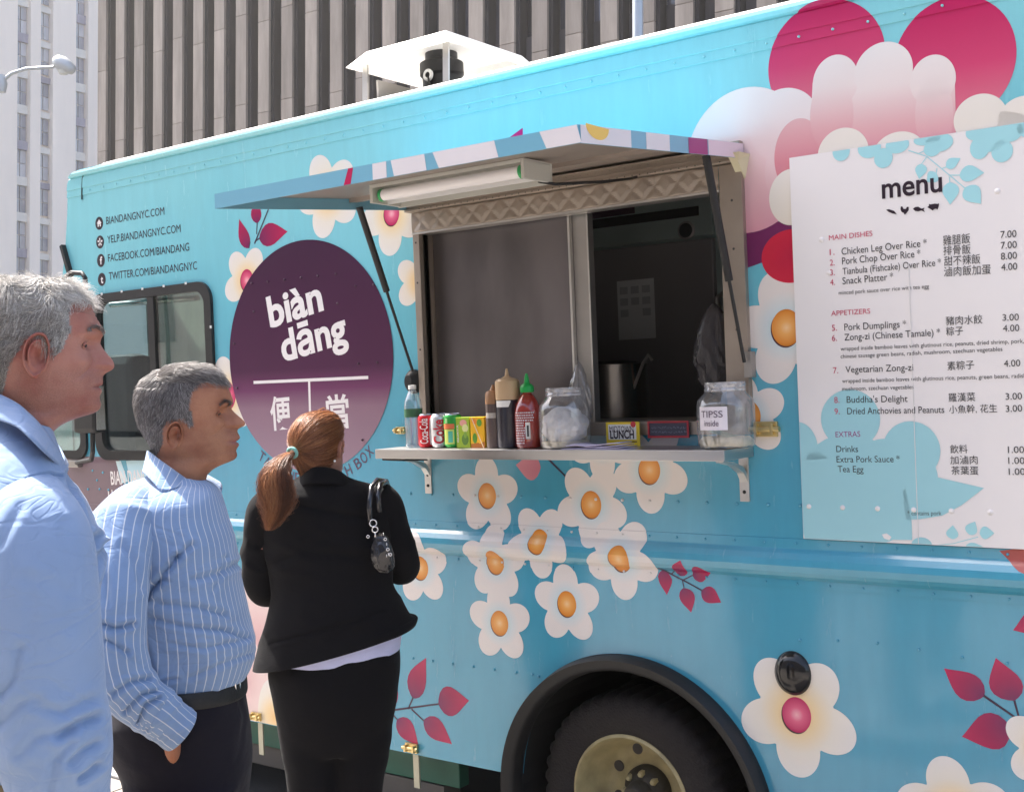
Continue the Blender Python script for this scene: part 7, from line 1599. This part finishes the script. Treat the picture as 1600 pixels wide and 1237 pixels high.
# head in its own scale: reuse the profile, softened
k3 = .222/.231*.93; yt3, yc3 = 645.0, 645+ .215/s3
rows3 = []
for y, b_, xf_, xt_ in rows2h:
    t = (y-566)/151.0; yy_ = yt3+t*(yc3-yt3); q = s2/s3*.95
    rows3.append((yy_, (b_-290)*q+500, (xf_-290)*q+500-(0 if t < .3 else 1.5), (xt_-290)*q*.985+500-1))
m_sk3 = skin('fair_skin', (.42, .21, .15), (.40, .15, .11), (.12, .045, .02), 0.0)
hp3 = None
H3 = make_head(f3, (500, (yt3+(640-566)/151*(yc3-yt3))), s3, rows3, yt3, yc3, 0, m_sk3, wide=.97, hairpoly=[(430, 600), (530, 600), (533, 668), (524, 672), (512, 690), (509, 705), (504, 712), (492, 726), (470, 740), (430, 740)], eye=(530, 690), mouth=yt3+.81*(yc3-yt3), F_=F3, dd0=.02, M=110, nrow=120, soft=True)
H3['refx'], H3['refy'] = 500, (yt3+(640-566)/151*(yc3-yt3))
arms3 = [[(425, 790, 0, .045), (408, 870, 0, .04), (410, 925, .04, .036), (430, 915, .2, .03), (470, 890, .30, .022)], [(595, 780, 0, .045), (622, 850, 0, .04), (636, 885, .04, .036), (620, 885, .2, .03), (600, 850, .32, .022)]]
legs3 = [[(480, 1090, 0, .09), (490, 1250, 0, .065), (492, 1400, 0, .045), (492, 1440, 0, .04)], [(565, 1090, 0, .09), (560, 1250, 0, .065), (556, 1400, 0, .045), (556, 1440, 0, .04)]]
w1, w2 = f3.P(470, 890, .30), f3.P(600, 850, .32)
body_under(f3, H3, [(478, 762, 535, 762, .06, 0), (440, 800, 590, 800, .09, 0), (440, 900, 600, 900, .10, 0), (438, 1000, 600, 1000, .11, 0), (435, 1100, 606, 1100, .12, 0)], arms3, legs3, [hand_parts(f3, w1, f3.P(500, 880, .33)-w1, -f3.up, .165, .5), hand_parts(f3, w2, f3.P(580, 835, .36)-w2, -f3.up, .165, .5)], m_sk3, ears=[(506, 701, 27, -1), (506, 701, 27, 1)])
eyes(f3, H3, (530, 690), m_eye, m_iris)
# hair drawn back over the skull to the tie
from mathutils.bvhtree import BVHTree
nr, M, _ = H3['G'].shape; bvh = BVHTree.FromPolygons([tuple(v) for v in H3['G'].reshape(-1, 3)], [tuple(map(int, f)) for f in grid_faces(nr, M)])
cen = Vector(H3['O'])+f3.up*.02-F3*.012; tie = f3.P(457, 706, -.075)
# the tie lies on the back of the head
m_hair3 = hair_mat('auburn_hair', (.075, .022, .009), (.27, .095, .036), (.62, .30, .13), .42)
P, nn, px, py, loc = sample_head(H3, 13000); S_ = []; tone = []
tdir = (tie-cen).normalized()
for p, l in zip(P, loc):
    pd = (Vector(p)-cen).normalized(); pts = []; r0 = (Vector(p)-cen).length; jit = rng.uniform(.0008, .0075)+(.006*rng.random() if rng.random() < .04 else 0)
    for t in np.linspace(0, 1, 8):
        d = pd.slerp(tdir, t*.97) if hasattr(pd, 'slerp') else (pd*(1-t)+tdir*t).normalized()
        h = bvh.ray_cast(cen+d*.3, -d); q = h[0] if h[0] is not None else cen+d*r0
        q = q+d*(jit*(1-.2*t)+.003*math.sin(t*PI))
        if t > .8: q = q.lerp(tie, (t-.8)/.2*.85)
        pts.append(q)
    S_.append(pts); tone.append(.42+.5*noise.noise(Vector(p)*55)+rng.normal()*.14+.15*max(0, pd.dot(f3.up)))
f3.add(strands('hair', np.array([[tuple(q) for q in s] for s in S_]), .0006, m_hair3, np.clip(tone, 0, 1)))
pc = [(456, 706, -.085, .012), (444, 716, -.115, .021), (432, 738, -.150, .036), (430, 760, -.165, .042), (433, 785, -.175, .041), (430, 806, -.178, .030), (421, 826, -.175, .010)]
C_ = crom(pc, 16); n = 6500; S_ = np.zeros((n, 16, 3)); a = rng.random(n)*2*PI; r = np.sqrt(rng.random(n)); cut = rng.uniform(.62, 1.05, n); wob = rng.uniform(0, 6, n)
for i in range(16):
    c = np.array(f3.P(*C_[i, :3])); t = i/15
    S_[:, i] = c+(np.array(f3.a)[None]*np.cos(a)[:, None]+np.array(f3.n)[None]*np.sin(a)[:, None]*.7)*(C_[i, 3]*r*(1+.30*np.sin(wob+t*6)+.35*t*rng.normal(size=n)))[:, None]+np.array(f3.up)[None]*(1-cut)[:, None]*t*.11
f3.add(strands('ponytail', S_, .00065, m_hair3, np.clip(.42+.28*np.sin(a*3+1)+rng.normal(size=n)*.16+.12*(np.cos(a-2.5)), 0, 1)))
bm = bmesh.new(); d_ = (f3.P(444, 716, -.115)-tie).normalized(); a_ = d_.cross(f3.n).normalized(); b2 = d_.cross(a_)
c = f3.P(457, 707, -.088); add_tube(bm, [c+(a_*math.cos(t)+b2*math.sin(t))*.0155 for t in np.linspace(0, 2*PI, 22)], .0058, 10); f3.add(bm_obj('hair_tie', bm, mat('teal_band', (.22, .50, .45), .6, bump=.3), None, True))
bm = bmesh.new(); bmesh.ops.create_uvsphere(bm, u_segments=12, v_segments=8, radius=.0042, matrix=Matrix.Translation(f3.P(523, 720, -.065))); f3.add(bm_obj('earring', bm, mat('pearl', (.85, .83, .8), .15), None, True))
# jacket
m_suit = fabric('black_suit_cloth', (.0040, .0038, .0052), None, rough=.95, bump=.12, sheen=.02, var=.2, crease=.10)
T = [(476, 742, 540, 745, .058, 0), (462, 752, 556, 752, .075, 0), (438, 764, 580, 759, .095, 0), (418, 780, 602, 770, .110, 0), (410, 808, 612, 802, .122, 0), (412, 850, 614, 845, .13, 0), (420, 900, 612, 890, .13, 0), (424, 930, 614, 915, .135, 0), (418, 965, 628, 940, .145, 0), (408, 1005, 642, 962, .155, 0), (399, 1034, 651, 964, .162, 0), (396, 1046, 648, 974, .165, 0)]
V = loft_rows(f3, T, 120, 150, 2.15)
# hem rises towards the middle of the back on the right, as worn
jk, _ = cloth(f3, 'jacket', V, m_suit, amp=.0055, f=(6, 2.4, 20), seed=51, creases=[([(470, 790), (520, 800), (585, 812)], .006, 7), ([(430, 880), (470, 860), (560, 870)], .005, 8), ([(425, 1005), (500, 985), (600, 955)], .004, 3), ([(480, 850), (530, 835), (590, 850)], .004, 8), ([(515, 760), (517, 900), (512, 1000)], .003, 3)])
so_ = jk.modifiers.new('thickness', 'SOLIDIFY'); so_.thickness = .004; so_.offset = -1
V = loft_rows(f3, [(415, 990, 630, 940, .145, 0), (420, 1030, 628, 985, .150, 0), (428, 1052, 625, 1010, .142, 0)], 30, 90); cloth(f3, 'blouse', V, fabric('pale_lilac_blouse', (.52, .53, .75), None, bump=.1), amp=.002, f=(8, 4, 30), seed=8)
for k, A in enumerate(([(430, 785, .0, .060), (414, 800, .0, .062), (405, 840, .0, .055), (404, 885, .01, .054), (410, 918, .035, .053), (422, 925, .09, .048), (440, 915, .18, .040), (470, 892, .28, .032)], [(586, 778, .0, .062), (602, 792, .0, .062), (615, 830, .0, .056), (628, 868, .0, .055), (630, 885, .03, .055), (622, 888, .10, .048), (612, 870, .20, .040), (602, 852, .30, .032)])):
    cloth(f3, 'jacket_sleeve', path_tube(f3, A, 90, 60), m_suit, amp=.005, f=(10, 6, 65), seed=60+k*9, creases=[([(392, 850), (410, 858), (420, 850)], .006, 4), ([(392, 880), (408, 888)], .005, 4)])
ribbon(f3, 'jacket_collar', [(500, 752, .06), (478, 744, .02), (474, 738, -.02), (488, 731, -.065), (508, 730, -.075), (528, 735, -.06), (540, 743, -.02), (545, 750, .03)], [(470, 770, .07), (464, 766, .02), (464, 764, -.04), (482, 758, -.088), (508, 757, -.098), (534, 758, -.085), (556, 760, -.03), (566, 766, .04)], m_suit, thick=.004, bulge=.006)
T = [(424, 1028, 622, 1003, .138, 0), (420, 1042, 625, 1015, .146, 0), (420, 1060, 625, 1042, .150, 0), (425, 1090, 621, 1082, .150, 0), (430, 1120, 616, 1116, .135, 0), (436, 1148, 610, 1146, .118, 0), (442, 1172, 604, 1172, .095, 0)]
tr_ = [cloth(f3, 'trousers', loft_rows(f3, T, 60, 110), m_suit, amp=.004, f=(6, 3, 20), seed=71)]
for k, (A) in enumerate(([(478, 1090, 0, .085), (480, 1120, 0, .098), (484, 1150, 0, .099), (489, 1237, 0, .082), (494, 1340, 0, .078), (494, 1430, 0, .078)], [(566, 1090, 0, .085), (565, 1120, 0, .098), (565, 1150, 0, .099), (560, 1237, 0, .080), (556, 1340, 0, .078), (554, 1430, 0, .078)])):
    tr_.append(cloth(f3, 'trouser_leg', path_tube(f3, A, 50, 50), m_suit, amp=.004, f=(6, 3, 20), seed=81+k*3))
fuse(f3, 'trousers', tr_, m_suit, .008, 8)
for px_ in (494, 554): shoe(f3, px_, .02, m_belt, f3.n)
# shoulder bag: a thing of its own, hung from her right shoulder
bg_ = thing('shoulder_bag', 'small glossy black handbag with silver rings hanging from her right shoulder', 'handbag', tuple(f3.P(598, 860, -.15)))
BI = Matrix.Translation(-bg_.location)
def bp_(o): o.parent = bg_; o.matrix_parent_inverse = BI; return o
m_bag = mat('patent_leather', (.010, .010, .014), .22, var=.3, nscale=30, bump=.25, bscale=60, coat=.6)
bm = bmesh.new(); add_tube(bm, [f3.P(578, 818, -.14), f3.P(577, 790, -.15), f3.P(580, 762, -.12), f3.P(590, 750, -.06), f3.P(603, 752, .0), f3.P(612, 775, .09), f3.P(600, 830, .13)], .0095, 10); bp_(bm_obj('strap', bm, m_bag, None, True))
bm = bmesh.new(); add_tube(bm, [f3.P(592, 800, -.13), f3.P(590, 775, -.13), f3.P(594, 757, -.10), f3.P(602, 753, -.03), f3.P(606, 762, .04)], .0095, 10); bp_(bm_obj('strap', bm, m_bag, None, True))
bm = bmesh.new(); bmesh.ops.create_icosphere(bm, subdivisions=5, radius=1.0)
A_, N_, U_ = f3.a, f3.n, f3.up; c = f3.P(597, 864, -.165)
for v in bm.verts:
    q = v.co.copy(); w_ = 1+.18*(-q.z); z = q.z*.062; e = abs(q.x)**.8*math.copysign(1, q.x)
    k = 1+.10*noise.noise(q*3)+.05*noise.noise(q*9); v.co = c+A_*(e*.036*w_*k+.10*-z)+U_*z*k+N_*q.y*.028*k
bp_(bm_obj('bag_body', bm, m_bag, None, True))
def ringt(c, r, t, ax): 
    bm = bmesh.new(); add_tube(bm, [c+(ax[0]*math.cos(k)+ax[1]*math.sin(k))*r for k in np.linspace(0, 2*PI, 18)], t, 8, False); return bp_(bm_obj('ring', bm, m_chrome, None, True))
ringt(f3.P(583, 817, -.165), .011, .0022, (f3.a, f3.up)); ringt(f3.P(586, 827, -.178), .009, .0022, (f3.a, f3.up)); ringt(f3.P(586, 835, -.180), .009, .0022, (f3.n, f3.up))
for k, (x, y) in enumerate(((599, 834), (602, 842), (604, 850), (606, 858), (607, 866), (610, 866), (604, 868), (575, 838))): ringt(f3.P(x, y, -.198), .0042, .0015, (f3.a, f3.up) if k % 2 else (f3.n, f3.up))

# ================================================================== HAZE in the air down the avenue
hz = box('haze', (-152, -60, -1.3), (132, 110, 77), None); hz.data.materials.clear()
m = bpy.data.materials.new('haze_air'); m.use_nodes = True; nt = m.node_tree; nt.nodes.remove(nt.nodes['Principled BSDF'])
pv_ = nt.nodes.new('ShaderNodeVolumePrincipled'); pv_.inputs['Density'].default_value = .0006; pv_.inputs['Color'].default_value = (1, .95, .90, 1); pv_.inputs['Anisotropy'].default_value = .35
nt.links.new(pv_.outputs[0], nt.nodes['Material Output'].inputs['Volume']); hz.data.materials.append(m); hz['kind'] = 'stuff'
